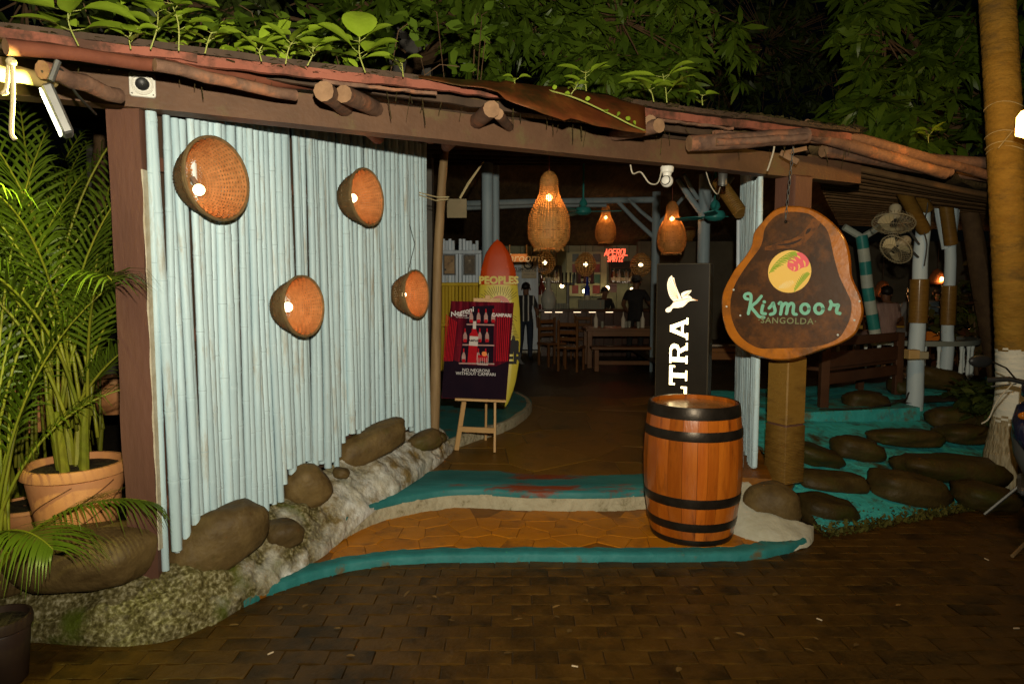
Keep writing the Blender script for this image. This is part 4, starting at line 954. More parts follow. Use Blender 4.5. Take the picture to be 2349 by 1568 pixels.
pot(P(75, 985, 5.3), .24, .18, .36, 'orange terracotta pot in the shadow behind the palms', 'terracotta pots', False)
pot(P(272, 945, 5.6), .2, .15, .3, 'terracotta pot between the grooved pot and the corner post', 'terracotta pots', False)
pot(P(60, 1205, 4.2), .2, .16, .14, 'low pale clay bowl left of the grooved pot', 'terracotta pots', False)
pot(G(5, 1560, 0), .13, .1, .3, 'dark plastic pot at the foot of the mossy plinth', 'plastic pots', False, mat('dark_brown_plastic', (.03, .018, .012), (.045, .026, .018), 5, .5))

# ---- LED floodlight hung under the left eave
fc = P(120, 258, 2.72); fn = Vector((-.8, -.5, -.34)).normalized()
fr = empty('floodlight', fc, 'grey LED floodlight hanging from the eave and shining on the palms', 'floodlight')
Mf = fn.to_track_quat('Z', 'Y').to_matrix()
MB().box(fc - fn * .02, (.12, .19, .04), Mf, bev=.008).build('housing', GREYM, fr)
MB().box(fc + fn * .006, (.1, .165, .006), Mf).build('lens', LEDM, fr)
MB().tube([fc + Vector((0, 0, .12)), fc + Vector((.02, .02, .2))], .012, 6).build('bracket', GREYM, fr)
al = bpy.data.lights.new('floodlight_beam', 'AREA'); al.energy = 85; al.shape = 'RECTANGLE'; al.size = .1; al.size_y = .165; al.color = (.95, 1, .28); al.spread = rad(180)
ao = bpy.data.objects.new('floodlight_beam', al); COL.objects.link(ao); ao.parent = fr; ao.location = fn * .014; ao.rotation_euler = fn.to_track_quat('-Z', 'Y').to_euler()
thing('power_cable', MB().tube(spline([P(95, 165, 2.75), P(140, 160, 2.8), P(175, 215, 2.95), P(220, 262, 3.3)], 6), .006, 6), WIRE, 'black cable looping from the floodlight along the beam', 'cable')
b = MB(); b.tube(spline([P(20, 140, 2.6), P(15, 200, 2.6), P(5, 215, 2.6), P(18, 212, 2.6)], 5), .007, 6); b.tube(spline([P(28, 140, 2.6), P(30, 220, 2.6), P(26, 300, 2.6), P(34, 320, 2.6)], 5), .008, 6); b.ball(P(26, 142, 2.6), .018, 8, 6)
thing('rope', b, ROPE, 'pale rope knotted round the eave pole and hanging down', 'rope')

# ---- white speaker on the beam
sp_ = W(327, 196, (BA.x + bn.x * .006, BA.y + bn.y * .006), (BB_.x + bn.x * .006, BB_.y + bn.y * .006)); Ms = frame(sp_, bd, (0, 0, 1)); A3 = Ms.to_3x3()
sr = empty('wall_speaker', sp_, 'small square white speaker with a round black mouth fixed on the beam', 'speaker')
b = MB(); hh = .058; rr_ = .014; outl = []
for cx_, cy_, a0 in ((hh - rr_, hh - rr_, 0), (-hh + rr_, hh - rr_, 90), (-hh + rr_, -hh + rr_, 180), (hh - rr_, -hh + rr_, 270)):
    for q in range(5): a = rad(a0 + q * 22.5); outl.append((cx_ + rr_ * math.cos(a), cy_ + rr_ * math.sin(a)))
n = len(outl); vs = [A3 @ Vector((x, y, 0)) + sp_ for x, y in outl] + [A3 @ Vector((x, y, .012)) + sp_ for x, y in outl] + [A3 @ Vector((x * .95, y * .95, .016)) + sp_ for x, y in outl]
b.add(vs, [(k*n+i, k*n+(i+1) % n, (k+1)*n+(i+1) % n, (k+1)*n+i) for k in (0, 1) for i in range(n)] + [tuple(range(2*n, 3*n))])
b.build('plate', WHITEP, sr, angle=50)
MB().lathe([(.05, .016), (.05, .026), (.045, .03), (.042, .024), (.038, .03), (.033, .03), (.03, .024)], 28, sp_, A3).build('ring', WHITEP, sr)
MB().lathe([(.031, .026), (.022, .019), (.001, .018)], 24, sp_, A3).build('mouth', BLACKP, sr)
b = MB()
for sx in (-1, 1):
    for sy in (-1, 1): b.ball(sp_ + A3 @ Vector((sx * .046, sy * .046, .017)), .004, 8, 5)
b.build('screws', GREYM, sr)
# ================================================================== SIGNS AND FURNITURE AT THE ENTRANCE
class Plane:
    """a flat panel standing in the place: origin, right, up, out"""
    def __init__(s, o, out, up=(0, 0, 1)):
        s.o = Vector(o); s.n = Vector(out).normalized(); s.u = (Vector(up) - s.n * Vector(up).dot(s.n)).normalized(); s.r = s.u.cross(s.n)
    def uv(s, px, py):
        r = ray(px, py); c = Vector((0, 0, CAMZ)); t = (s.o - c).dot(s.n) / r.dot(s.n); p = c + r * t - s.o; return p.dot(s.r), p.dot(s.u)
    def at(s, u, v, d=0.): return s.o + s.r * u + s.u * v + s.n * d
    def flat(s, mb, uvs, d, th=.002, mi=0):
        n = len(uvs); mb.add([s.at(u, v, d + th) for u, v in uvs] + [s.at(u, v, d) for u, v in uvs], [tuple(range(n)), tuple(reversed(range(n, 2 * n)))] + [(i, n + i, n + (i + 1) % n, (i + 1) % n) for i in range(n)], mi)
        # outline may run either way round
        return mb
    def stroke(s, mb, uvs, w, d, mi=0, k=4, taper=None):
        pts = [Vector((u, v, 0)) for u, v in uvs]; pts = spline(pts, k) if len(pts) > 2 else pts; n = len(pts); L, Rr = [], []
        for i, p in enumerate(pts):
            t = pts[min(i + 1, n - 1)] - pts[max(i - 1, 0)]; t.normalize(); q = Vector((-t.y, t.x, 0)) * w / 2 * (taper(i / (n - 1)) if taper else 1); L.append(p + q); Rr.append(p - q)
        cap0, cap1 = [], []
        if not taper:
            for cc, c, e, sgn in ((cap0, pts[0], L[0], 1), (cap1, pts[-1], Rr[-1], 1)):
                a0 = math.atan2(e.y - c.y, e.x - c.x)
                for m_ in range(1, 5): cc.append(c + Vector((math.cos(a0 + math.pi * m_ / 5), math.sin(a0 + math.pi * m_ / 5), 0)) * w / 2)
        mb.add([s.at(p.x, p.y, d) for p in L + Rr], [(i, n + i, n + i + 1, i + 1) for i in range(n - 1)], mi)
        for cc, a, e in ((cap0, L[0], Rr[0]), (cap1, Rr[-1], L[-1])):
            if cc: mb.add([s.at(p.x, p.y, d) for p in [a] + cc + [e]], [tuple(range(len(cc) + 2))], mi)
def zmap(sx, sy, k): return lambda x, y: ((sx + x / k) / 1.7437, (sy + y / k) / 1.7437)

# ---- hanging slab sign
zs = zmap(2850, 780, 2.24); SG = Plane(P(1815, 650, 4.92), (-.52, -.85, .02))
U = lambda pts: [SG.uv(*zs(x, y)) for x, y in pts]
def smooth_closed(uv, n=4):
    p = [Vector((u, v, 0)) for u, v in uv]; q = p[-1:] + p + p[:2]; out = []
    for i in range(1, len(q) - 2):
        for k in range(n):
            t = k / n; a, b_, c, d = q[i-1], q[i], q[i+1], q[i+2]
            v = .5 * ((2 * b_) + (c - a) * t + (2 * a - 5 * b_ + 4 * c - d) * t * t + (3 * b_ - a - 3 * c + d) * t ** 3); out.append((v.x, v.y))
    return out
outer = smooth_closed(U([(600,112),(700,98),(830,112),(950,158),(1060,240),(1140,330),(1190,420),(1225,560),(1240,720),(1280,830),(1325,930),(1342,1050),(1310,1170),(1260,1255),(1150,1322),(1000,1375),(850,1430),(700,1472),(550,1475),(400,1440),(280,1390),(190,1320),(130,1240),(95,1130),(80,1000),(90,880),(130,780),(200,660),(280,560),(340,470),(358,400),(372,330),(440,240),(520,158)]))
inner = smooth_closed(U([(600,170),(700,150),(850,165),(935,220),(1035,330),(1085,540),(1135,720),(1195,850),(1243,960),(1238,1080),(1200,1180),(1130,1280),(1000,1340),(850,1365),(700,1370),(560,1372),(430,1372),(330,1330),(240,1250),(180,1130),(160,1000),(180,860),(235,740),(330,600),(420,480),(450,400),(470,300),(530,220)]))
sign = empty('slab_sign', SG.at(0, SG.uv(*zs(690, 1475))[1]), 'varnished tree slab sign with mint green lettering hanging on a chain', 'sign')
SAP = mat('varnished_sapwood', (.33, .095, .004), (.44, .14, .008), 5, .3, .002, 20, c3=(.16, .06, .012), c3scale=4, c3cut=(.5, .66), coat=.15)
HEART = mat('varnished_heartwood', (.03, .0105, .0014), (.058, .02, .0026), 4, .42, .001, 20, c3=(.17, .055, .006), c3scale=2.6, c3cut=(.52, .72), spec=.15, coat=.06)
b = MB(); n = len(outer); TH = .085; vs = []
cx0 = sum(p[0] for p in outer) / n; cy0 = sum(p[1] for p in outer) / n
for ins, d in ((.985, -TH), (1.0, -TH + .012), (1.012, -.05), (1.0, -.01), (.985, 0)):
    for i, (u, v) in enumerate(outer):
        w = ins + .01 * noise.noise(Vector((u * 9, v * 9, d * 30))); vs.append(SG.at(cx0 + (u - cx0) * w, cy0 + (v - cy0) * w, d))
b.add(vs, [(k*n+i, k*n+(i+1) % n, (k+1)*n+(i+1) % n, (k+1)*n+i) for k in range(4) for i in range(n)], 0); b.add([vs[4*n+i] for i in range(n)], [tuple(range(n))], 0); b.add([vs[i] for i in range(n)], [tuple(range(n))], 0)
b.build('slab', SAP, sign, angle=50)
b = MB(); SG.flat(b, inner, .0, .0015); b.build('heartwood', HEART, sign, smooth=False)
b = MB()
SG.stroke(b, U([(470, 480), (540, 470), (620, 448), (700, 440), (790, 400), (850, 345), (900, 285), (935, 225)]), .085, .003, taper=lambda t: .25 + 1.1 * t * (1.4 - t))
b.build('knot_streak', mat('honey_grain', (.2, .06, .005), (.1, .032, .004), 9, .45, c3=(.045, .015, .003), c3scale=9, c3cut=(.5, .66), spec=.15), sign, smooth=False)
b = MB(); SG.stroke(b, U([(585, 448), (680, 440), (760, 415), (800, 392)]), .012, .0045, taper=lambda t: .4 + math.sin(t * 3.1)); SG.stroke(b, U([(835, 350), (860, 320), (880, 300)]), .018, .0045, taper=lambda t: .3 + math.sin(t * 3.1)); b.build('crack', mat('dark_crack', (.03, .012, .005)), sign, smooth=False)
# round emblem with painted leaves
ec = SG.uv(*zs(690, 685)); er = (SG.uv(*zs(883, 685))[0] - SG.uv(*zs(497, 685))[0]) / 2; ev = (SG.uv(*zs(690, 495))[1] - SG.uv(*zs(690, 875))[1]) / 2
disc = [(ec[0] + er * math.cos(2*math.pi*i/48), ec[1] + ev * math.sin(2*math.pi*i/48)) for i in range(48)]
b = MB(); SG.flat(b, disc, .002, .006); em = b.build('emblem', mat('emblem_yellow', (.85, .52, .1), (.88, .56, .13), 3, .5), sign, smooth=False)
def fern(rach, n, ln, m, flip=1, w=.006):
    b = MB(); p = spline([Vector((*q, 0)) for q in U(rach)], 6); SG.stroke(b, [(q.x, q.y) for q in p], w, .009, k=1)
    for i in range(n):
        t = (i + .6) / n * (len(p) - 2); j = int(t); c = p[j].lerp(p[j+1], t - j); d = (p[j+1] - p[j]).normalized(); L = ln * math.sin(math.pi * (.15 + .75 * i / n))
        for s_ in (-1, 1):
            e = c + (d * .75 + Vector((-d.y, d.x, 0)) * s_).normalized() * L; mid = c.lerp(e, .5) + d * L * .12
            if ((e.x - ec[0]) / er) ** 2 + ((e.y - ec[1]) / ev) ** 2 < .98: SG.stroke(b, [(c.x, c.y), (mid.x, mid.y), (e.x, e.y)], w * 1.5, .0092 + .0001 * i, taper=lambda q: 1.2 * math.sin(.4 + 2.6 * q))
    return b.build('painted_leaf', m, em, smooth=False)
GRN = mat('emblem_green', (.27, .36, .02), (.33, .42, .03), 8, .5)
fern([(512, 700), (545, 640), (610, 570), (690, 520), (745, 508)], 15, .075, GRN); fern([(735, 862), (780, 810), (830, 755), (872, 705)], 12, .05, GRN); fern([(590, 830), (650, 810), (735, 775)], 10, .035, mat('emblem_pale_leaf', (.86, .66, .28)), w=.003)
b = MB(); pk = smooth_closed(U([(672, 620), (690, 560), (730, 525), (790, 515), (840, 550), (868, 600), (850, 640), (800, 655), (745, 685), (700, 670), (678, 650)])); SG.flat(b, pk, .0082, .001); pk_ = b.build('painted_leaf', mat('emblem_pink', (.82, .13, .15)), em, smooth=False)
b = MB()
for q in ([(690, 600), (712, 600), (730, 610)], [(705, 570), (730, 575), (750, 592)], [(752, 545), (775, 555), (790, 572)], [(815, 585), (828, 610), (830, 645)], [(770, 615), (780, 640), (772, 668)], [(733, 640), (738, 660), (728, 680)], [(705, 645), (708, 662)]): SG.stroke(b, U(q), .008, .0096, taper=lambda t: .4 + .9 * math.sin(3 * t + .1) if t < 1 else .2)
b.build('leaf_cut', MATS['emblem_yellow'], em, smooth=False)
MINT = mat('mint_lettering', (.17, .44, .3), (.2, .5, .36), 6, .5)
b = MB(); w = (SG.uv(*zs(536, 1000))[0] - SG.uv(*zs(500, 1000))[0]) * .8; lv = [0]
def ink(pts, ww=w):
    lv[0] += 1; SG.stroke(b, U(pts), ww, .004 + .0004 * lv[0])
ink([(318, 932), (293, 922), (290, 896), (315, 882), (340, 888), (347, 920), (338, 985), (322, 1062)])
ink([(438, 906), (398, 956), (352, 1000), (388, 1052), (420, 1088), (462, 1096)])
ink([(453, 988), (443, 1030), (446, 1058), (476, 1062)])
ink([(463, 955), (468, 957)])
ink([(508, 1012), (532, 985), (545, 965), (552, 995), (562, 1030), (552, 1058), (520, 1068)])
ink([(598, 972), (612, 962), (622, 985), (618, 1030), (611, 1066)]); ink([(620, 1010), (640, 978), (662, 970), (674, 990), (670, 1030), (664, 1062)]); ink([(672, 1010), (692, 978), (714, 970), (728, 990), (724, 1035), (728, 1062), (752, 1068)])
for cxo in (830, 955): ink([(cxo + 37 * math.cos(a), 1018 + 42 * math.sin(a)) for a in [k * math.pi / 5 for k in range(11)]])
ink([(1058, 952), (1066, 976), (1058, 1005), (1050, 1022)]); ink([(1068, 980), (1100, 986), (1128, 984), (1116, 1020), (1116, 1052), (1142, 1060)])
b.build('lettering', MINT, sign, smooth=False)
s0, s1 = SG.uv(*zs(505, 1123)), SG.uv(*zs(830, 1123)); M = frame(SG.at((s0[0] + s1[0]) / 2, s0[1], .006), SG.r, SG.u)
lettering('lettering', '·SANGOLDA·', M, mat('olive_lettering', (.2, .22, .1)), sign, size=.062, spacing=1.12, bold=.0006)
b = MB()
for q in ((190, 848), (127, 998), (250, 1078), (1318, 950), (1272, 1120), (1123, 1252)): b.ball(SG.at(*SG.uv(*zs(*q)), .004), .008, 8, 6)
b.build('mounting_studs', mat('white_stud', (.6, .62, .55)), sign)
# chain
ch = MB(); a = SG.at(*SG.uv(*zs(658, 195)), .01); e = P(1828, 395, 4.98); f = P(1822, 318, 4.95); L1 = 13
MB().ball(SG.at(*SG.uv(*zs(658, 240)), .005), .012, 10, 6).build('eye_bolt', IRON, sign)
for i in range(17):
    t = i / 16; c = a.lerp(f, t); odd = i % 2; pts = []
    for k in range(9):
        q = 2 * math.pi * k / 8; x, z = .008 * math.cos(q), .022 * math.sin(q); pts.append(c + (Vector((x, 0, z)) if odd else Vector((0, x, z))))
    ch.tube(pts, .0028, 5, False)
ch.build('chain', GREYM, sign)
thing('hanging_cane', MB().tube(spline([P(1768, 300, 4.75), P(1776, 335, 4.75), P(1766, 375, 4.75), P(1760, 392, 4.75)], 5), .006, 6), PALEWIRE, 'short pale cane hanging from the right eave', 'cane')

# ---- lit beer sign
zl = zmap(2560, 1020, 2.6125); LB = Plane(P(1568, 800, 5.55), (-.40, -.917, 0)); V = lambda pts: [LB.uv(*zl(x, y)) for x, y in pts]
l0, t0 = V([(176, 88)])[0]; l1, _ = V([(738, 86)])[0]; zb = ZF - LB.o.z
box = empty('lit_sign', LB.at((l0 + l1) / 2, zb), 'tall black light box with a glowing bird and letters behind the barrel', 'light box')
M3 = Matrix((LB.r, LB.u, LB.n)).transposed()
MB().box(LB.at((l0 + l1) / 2, (t0 + zb) / 2, -.11), (l1 - l0, t0 - zb, .22), M3, bev=.006).build('cabinet', SIGNGREY, box)
b = MB(); LB.flat(b, [(l0 + .008, zb + .03), (l1 - .008, zb + .03), (l1 - .008, t0 - .008), (l0 + .008, t0 - .008)], .001, .004); panel_ = b.build('front_panel', BLACKSIGN, box, smooth=False)
# letters read upwards: canonical (u along reading direction 0..1, v cap height 0..1)
GL = {'A': [[(0, 0), (.33, 0), (.33, .1), (.27, .1), (.31, .22), (.21, .22), (.14, .0)], [(.02, 0), (.3, 0), (.3, .1), (.02, .1)], [(.7, 0), (1, 0), (1, .1), (.7, .1)], [(.1, .08), (.25, .08), (.56, .92), (.38, 1)], [(.75, .08), (.93, .08), (.64, 1), (.46, .92)], [(.27, .25), (.75, .25), (.71, .38), (.31, .38)], [(.36, .9), (.68, .9), (.66, 1), (.36, 1)]],
      'R': [[(0, 0), (.38, 0), (.38, .1), (0, .1)], [(0, .9), (.5, .9), (.5, 1), (0, 1)], [(.08, .08), (.3, .08), (.3, .92), (.08, .92)], [(.28, .88), (.28, .99), (.72, 1), (.88, .92), (.95, .75), (.88, .52), (.72, .45), (.28, .45), (.28, .56), (.62, .56), (.7, .62), (.74, .72), (.7, .83), (.62, .88)], [(.45, .5), (.66, .5), (.88, .08), (.66, .08)], [(.64, 0), (1, 0), (1, .1), (.64, .1)]],
      'T': [[(0, .82), (1, .82), (1, 1), (0, 1)], [(0, .68), (.1, .68), (.1, .85), (0, .85)], [(.9, .68), (1, .68), (1, .85), (.9, .85)], [(.38, .08), (.62, .08), (.62, .85), (.38, .85)], [(.24, 0), (.76, 0), (.76, .1), (.24, .1)]],
      'L': [[(0, .9), (.48, .9), (.48, 1), (0, 1)], [(.12, .0), (.36, .0), (.36, .92), (.12, .92)], [(0, 0), (1, 0), (1, .16), (0, .16)], [(.9, .1), (1, .1), (1, .34), (.9, .34)]],
      'U': [[(0, .9), (.42, .9), (.42, 1), (0, 1)], [(.62, .9), (1, .9), (1, 1), (.62, 1)], [(.1, .3), (.32, .3), (.32, .92), (.1, .92)], [(.72, .3), (.9, .3), (.9, .92), (.72, .92)], [(.1, .32), (.2, .08), (.5, 0), (.8, .08), (.9, .32), (.72, .32), (.66, .2), (.5, .15), (.36, .2), (.32, .32)]]}
hgt = V([(318, 800)])[0][0] - V([(506, 800)])[0][0]; xr = V([(504, 770)])[0][0]
def glyph(ch_, y0, y1):
    v0 = V([(400, y0)])[0][1]; v1 = V([(400, y1)])[0][1]; bb = MB()
    for k, pl in enumerate(GL[ch_]):
        q = [(xr + hgt * v, lerp(v0, v1, u)) for u, v in pl]; bb.add([LB.at(u, v, .0062 + .0004 * k) for u, v in q], [tuple(range(len(q)))])
    return bb.build('letter', GLOW, panel_, smooth=False)
for c_, y0, y1 in (('A', 887, 652), ('R', 1130, 912), ('T', 1356, 1152), ('L', 1575, 1368), ('U', 1810, 1600)): glyph(c_, y0, y1)
b = MB()
for k, pts in enumerate([[(333,212),(345,235),(358,236),(365,280),(380,330),(400,380),(425,430),(440,462),(410,466),(380,472),(355,482),(338,468),(322,448),(307,420),(297,390),(289,350),(285,310),(290,280),(303,242),(316,226)],
        [(430,402),(460,382),(500,371),(541,367),(530,386),(510,411),(480,426),(452,441),(437,441)],
        [(440,460),(450,437),(480,425),(510,420),(533,434),(545,450),(604,472),(550,475),(520,481),(500,493),(480,516),(450,540),(400,551),(350,551),(336,563),(326,586),(295,599),(272,591),(267,571),(284,551),(310,540),(331,520),(350,492),(370,476),(410,466)]]):
    q = V(pts); b.add([LB.at(u, v, .0065 + .0006 * k) for u, v in q], [tuple(range(len(q)))])
b.build('bird_emblem', GLOWBIRD, panel_, smooth=False)
b = MB()
for i, e in enumerate([(336, 225), (350, 250), (312, 240), (300, 262), (294, 285), (291, 310), (292, 335), (296, 360), (302, 385), (310, 408), (320, 432), (334, 455)]): LB.stroke(b, V([e, (lerp(e[0], 405, .6), lerp(e[1], 455, .55)), (405, 458)]), .003, .0085 + .0001 * i, taper=lambda t: 1.3 - t)
for i, e in enumerate([(535, 372), (522, 388), (508, 402), (492, 414)]): LB.stroke(b, V([e, (450, 432)]), .0025, .0098 + .0001 * i)
LB.stroke(b, V([(352, 490), (380, 480), (440, 468), (500, 455), (530, 452)]), .005, .0105); LB.stroke(b, V([(540, 455), (602, 472)]), .006, .0106); LB.stroke(b, V([(505, 432), (510, 434)]), .006, .0107); LB.stroke(b, V([(330, 530), (290, 575)]), .003, .0108); LB.stroke(b, V([(480, 500), (500, 480), (525, 470)]), .004, .0109)
tag(b.build('bird_feathers', GLOWLINE, panel_, smooth=False), kind='stuff')

# ---- whisky barrel
bc = G(1585, 1219, ZL); bh = P(1588, 919, bc.y).z - ZL; br = lambda t: .268 + (.325 - .268) * math.sin(math.pi * (t * .92 + .02)) ** .8 + .02 * t
barrel = empty('barrel', bc, 'varnished oak barrel with black iron hoops standing on the landing', 'barrel')
NS = 26; seg = 12; rr2 = random.Random(4); ang = [0]
for i in range(NS): ang.append(ang[-1] + rr2.uniform(.7, 1.3))
ang = [a / ang[-1] * 2 * math.pi for a in ang]
for i in range(NS):
    b = MB(); vs = []; g = .0035
    for k in range(seg + 1):
        t = k / seg; r = br(t); z = bh * t
        for q in (0, .5, 1): a = lerp(ang[i] + g, ang[i + 1] - g, q); vs.append(bc + Vector((math.cos(a) * r, math.sin(a) * r, z)))
        a = (ang[i] + ang[i + 1]) / 2
        for q in (1, 0): a2 = lerp(ang[i], ang[i + 1], q); vs.append(bc + Vector((math.cos(a2) * (r - .022), math.sin(a2) * (r - .022), z)))
    b.add(vs, [(k*5+j, k*5+(j+1) % 5, (k+1)*5+(j+1) % 5, (k+1)*5+j) for k in range(seg) for j in range(5)] + [(0, 4, 3, 2, 1), tuple(seg*5+j for j in range(5))]); b.build('stave', STAVE, barrel, angle=30)
for f0, f1 in ((0, .085), (.2 - .035, .2 + .035), (.68 - .035, .68 + .035), (.86 - .032, .86 + .032), (.955, 1.0)):
    z1, z0 = 1 - f0, 1 - f1; pr_ = [(br(lerp(z0, z1, k / 4)) + (.0035 if 0 < k < 4 else .001), bh * lerp(z0, z1, k / 4)) for k in range(5)]
    if f0 == 0: pr_ += [(br(1) - .004, bh + .002), (br(1) - .012, bh)]
    MB().lathe(pr_, 56, bc).build('hoop', IRON, barrel, angle=40)
hd = empty('x', bc); bpy.data.objects.remove(hd)
for i in range(6):
    w0, w1 = -1 + 2 * i / 6 + .006, -1 + 2 * (i + 1) / 6 - .006; r = br(1) - .024; vs = []
    b = MB(); top_ = [];
    for k in range(9): x = lerp(w0, w1, k / 8); top_.append((x * r, math.sqrt(max(0, 1 - x * x)) * r))
    pol = [(x, -y) for x, y in top_] + [(x, y) for x, y in reversed(top_)]; pol = [p for j, p in enumerate(pol) if j == 0 or (abs(p[0] - pol[j-1][0]) + abs(p[1] - pol[j-1][1])) > 1e-4]; n = len(pol)
    b.add([bc + Vector((x, y, bh - .028)) for x, y in pol] + [bc + Vector((x, y, bh - .05)) for x, y in pol], [tuple(range(n))] + [(j, n + j, n + (j + 1) % n, (j + 1) % n) for j in range(n)]); b.build('lid_board', mat('barrel_head_oak', (.4, .16, .035), (.5, .22, .06), 5, .25, .001, 30, stretch=(1, .3, 1), rnd=.1, coat=.4), barrel, smooth=False)

# ---- poster on its easel
zp = zmap(1720, 900, 2.12); PO = Plane(P(1098, 905, 6.36), (.03, -.975, .2), (.035, .2, .975)); Q = lambda pts: [PO.uv(*zp(x, y)) for x, y in pts]
poster = empty('poster', PO.at(0, 0), 'dark red drinks poster with a bottle, glass and white lettering on an easel', 'poster')
crn = Q([(96, 1466), (645, 1481), (712, 657), (177, 643)])
b = MB(); PO.flat(b, crn, -.012, .012); pboard = b.build('board', mat('poster_maroon_print', (.075, .004, .012), (.17, .012, .022), 3, .35, .0, stretch=(9, .8, .8), c3=(.02, .004, .008), c3scale=2, c3cut=(.45, .7)), poster, smooth=False)
PDK = mat('poster_dark_print', (.009, .006, .012), (.016, .008, .014), 3, .35); PW = mat('poster_white_print', (.62, .6, .6)); PR = mat('poster_red_print', (.42, .012, .02), (.3, .01, .015), 6, .35); PGL = mat('poster_pale_print', (.3, .16, .15), (.4, .26, .24), 12, .4)
b = MB(); PO.flat(b, Q([(98, 1464), (643, 1479), (668, 1150), (560, 1195), (330, 1185), (122, 1120)]), .0003, .0003); PO.flat(b, Q([(345, 690), (545, 680), (535, 1175), (250, 1165), (300, 850)]), .0008, .0003); b.build('dark_print', PDK, pboard, smooth=False)
b = MB()
for y in (835, 1008, 1165): PO.flat(b, Q([(310 - (y - 835) * .2, y), (545, y + 6), (545, y + 18), (310 - (y - 835) * .2, y + 12)]), .0012, .0002)
for r_, y in enumerate((770, 935, 1105)):
    for c2 in range(4):
        x = 310 + c2 * 62 - r_ * 12 + (40 if r_ == 0 else 0); PO.flat(b, Q([(x - 16, y + 45), (x + 16, y + 45), (x + 16, y), (x + 6, y - 28), (x - 6, y - 28), (x - 16, y)]), .0014, .0002)
tag(b.build('blurred_bottles', PGL, pboard, smooth=False), kind='stuff')
b = MB()
for r_, y in enumerate((770, 935, 1105)):
    for c2 in range(4):
        x = 310 + c2 * 62 - r_ * 12 + (40 if r_ == 0 else 0); PO.flat(b, Q([(x - 14, y + 58), (x + 14, y + 58), (x + 14, y + 30), (x - 14, y + 30)]), .0018, .0002); PO.flat(b, Q([(x - 6, y - 28), (x + 6, y - 28), (x + 5, y - 60), (x - 5, y - 60)]), .0018, .0002)
PO.flat(b, Q([(318, 1165), (392, 1168), (410, 930), (398, 905), (390, 880), (362, 880), (352, 905), (336, 925)]), .0022, .0003); PO.flat(b, Q([(402, 1150), (492, 1155), (490, 1105), (402, 1100)]), .0022, .0003)
for k in range(7): PO.stroke(b, Q([(140 + k * 14, 760 + k * 10), (118 + k * 12, 1150)]), .008, .0007 + .0001 * k); PO.stroke(b, Q([(575 + k * 17, 760), (565 + k * 15, 1150)]), .008, .0007 + .0001 * k)
tag(b.build('red_print', PR, pboard, smooth=False), kind='stuff')
b = MB(); PO.flat(b, Q([(330, 1020), (404, 1026), (410, 945), (338, 940)]), .0028, .0003); PO.flat(b, Q([(362, 880), (390, 880), (393, 815), (366, 815)]), .0028, .0003)
PO.stroke(b, Q([(402, 1085), (400, 1180)]), .004, .003); PO.stroke(b, Q([(494, 1085), (490, 1185)]), .004, .003); PO.stroke(b, Q([(402, 1180), (490, 1185)]), .006, .003)
for k in range(5): PO.stroke(b, Q([(415 + k * 16, 1125), (415 + k * 16, 1178)]), .003, .0031)
tag(b.build('pale_print', mat('poster_cream_print', (.5, .45, .42)), pboard, smooth=False), kind='stuff')
b = MB(); PO.flat(b, smooth_closed(Q([(440, 1085), (450, 1072), (475, 1075), (482, 1095), (468, 1112), (445, 1105)])), .0032, .0003); b.build('orange_print', mat('poster_orange', (.7, .2, .04)), pboard, smooth=False)
def ptext(txt, x, y, size, mm=PW, par=None, pl=PO, mp_=None, d=.0036, **k):
    u, v = pl.uv(*(mp_ or zp)(x, y)); return lettering('lettering', txt, frame(pl.at(u, v, d), pl.r, pl.u), mm, par or pboard, size=size, extrude=.0002, **k)
ptext('NO NEGRONI', 390, 1232, .041); ptext('WITHOUT CAMPARI', 388, 1262, .041); ptext('CAMPARI', 607, 765, .045, bold=.0012); ptext('CAMPARI', 366, 980, .03, PDK, bold=.001)
u, v = PO.uv(*zp(270, 738)); fr_ = frame(PO.at(u, v, .0036), PO.r * .95 + PO.u * .27, PO.u); lettering('lettering', 'Negroni', fr_, PW, pboard, size=.068, bold=.001, shear=.25, extrude=.0002); ptext('Week', 310, 747, .03, shear=.3); ptext('SEPT. 22-28', 275, 768, .018, bold=.0006); ptext('A drink for a cause', 272, 783, .016, shear=.3)
easel = empty('easel', G(1090, 1035, ZF), 'pale pine easel carrying the dark red poster', 'easel')
def at_(x, y, d): return PO.at(*PO.uv(*zp(x, y)), d)
ez = lambda D, z: G(*D, z)
lt, rt_, bl = at_(420, 640, -.025), at_(560, 640, -.025), at_(486, 610, -.03)
MB().beam(G(1047, 1032, ZF), lt, .022, .045, bev=.003).build('leg', EASEL, easel); MB().beam(G(1135, 1037, ZF), rt_, .022, .045, bev=.003).build('leg', EASEL, easel)
MB().beam(G(1114, 1008, ZF), bl, .022, .04, bev=.003).build('leg', EASEL, easel)
a = at_(213, 1474, .012); e = at_(645, 1491, .012); MB().beam(a, e, .05, .022, bev=.003).build('ledge', EASEL, easel)
t_ = .3; a = G(1047, 1032, ZF).lerp(lt, .145); e = G(1135, 1037, ZF).lerp(rt_, .145); MB().beam(a + Vector((0, -.015, 0)), e + Vector((0, -.015, 0)), .02, .05).build('stretcher', EASEL, easel)
MB().beam(at_(368, 632, -.02), at_(596, 634, -.02), .03, .04, bev=.003).build('top_rail', EASEL, easel); MB().box(at_(490, 612, -.01), (.05, .03, .045), bev=.003).build('clamp', EASEL, easel)

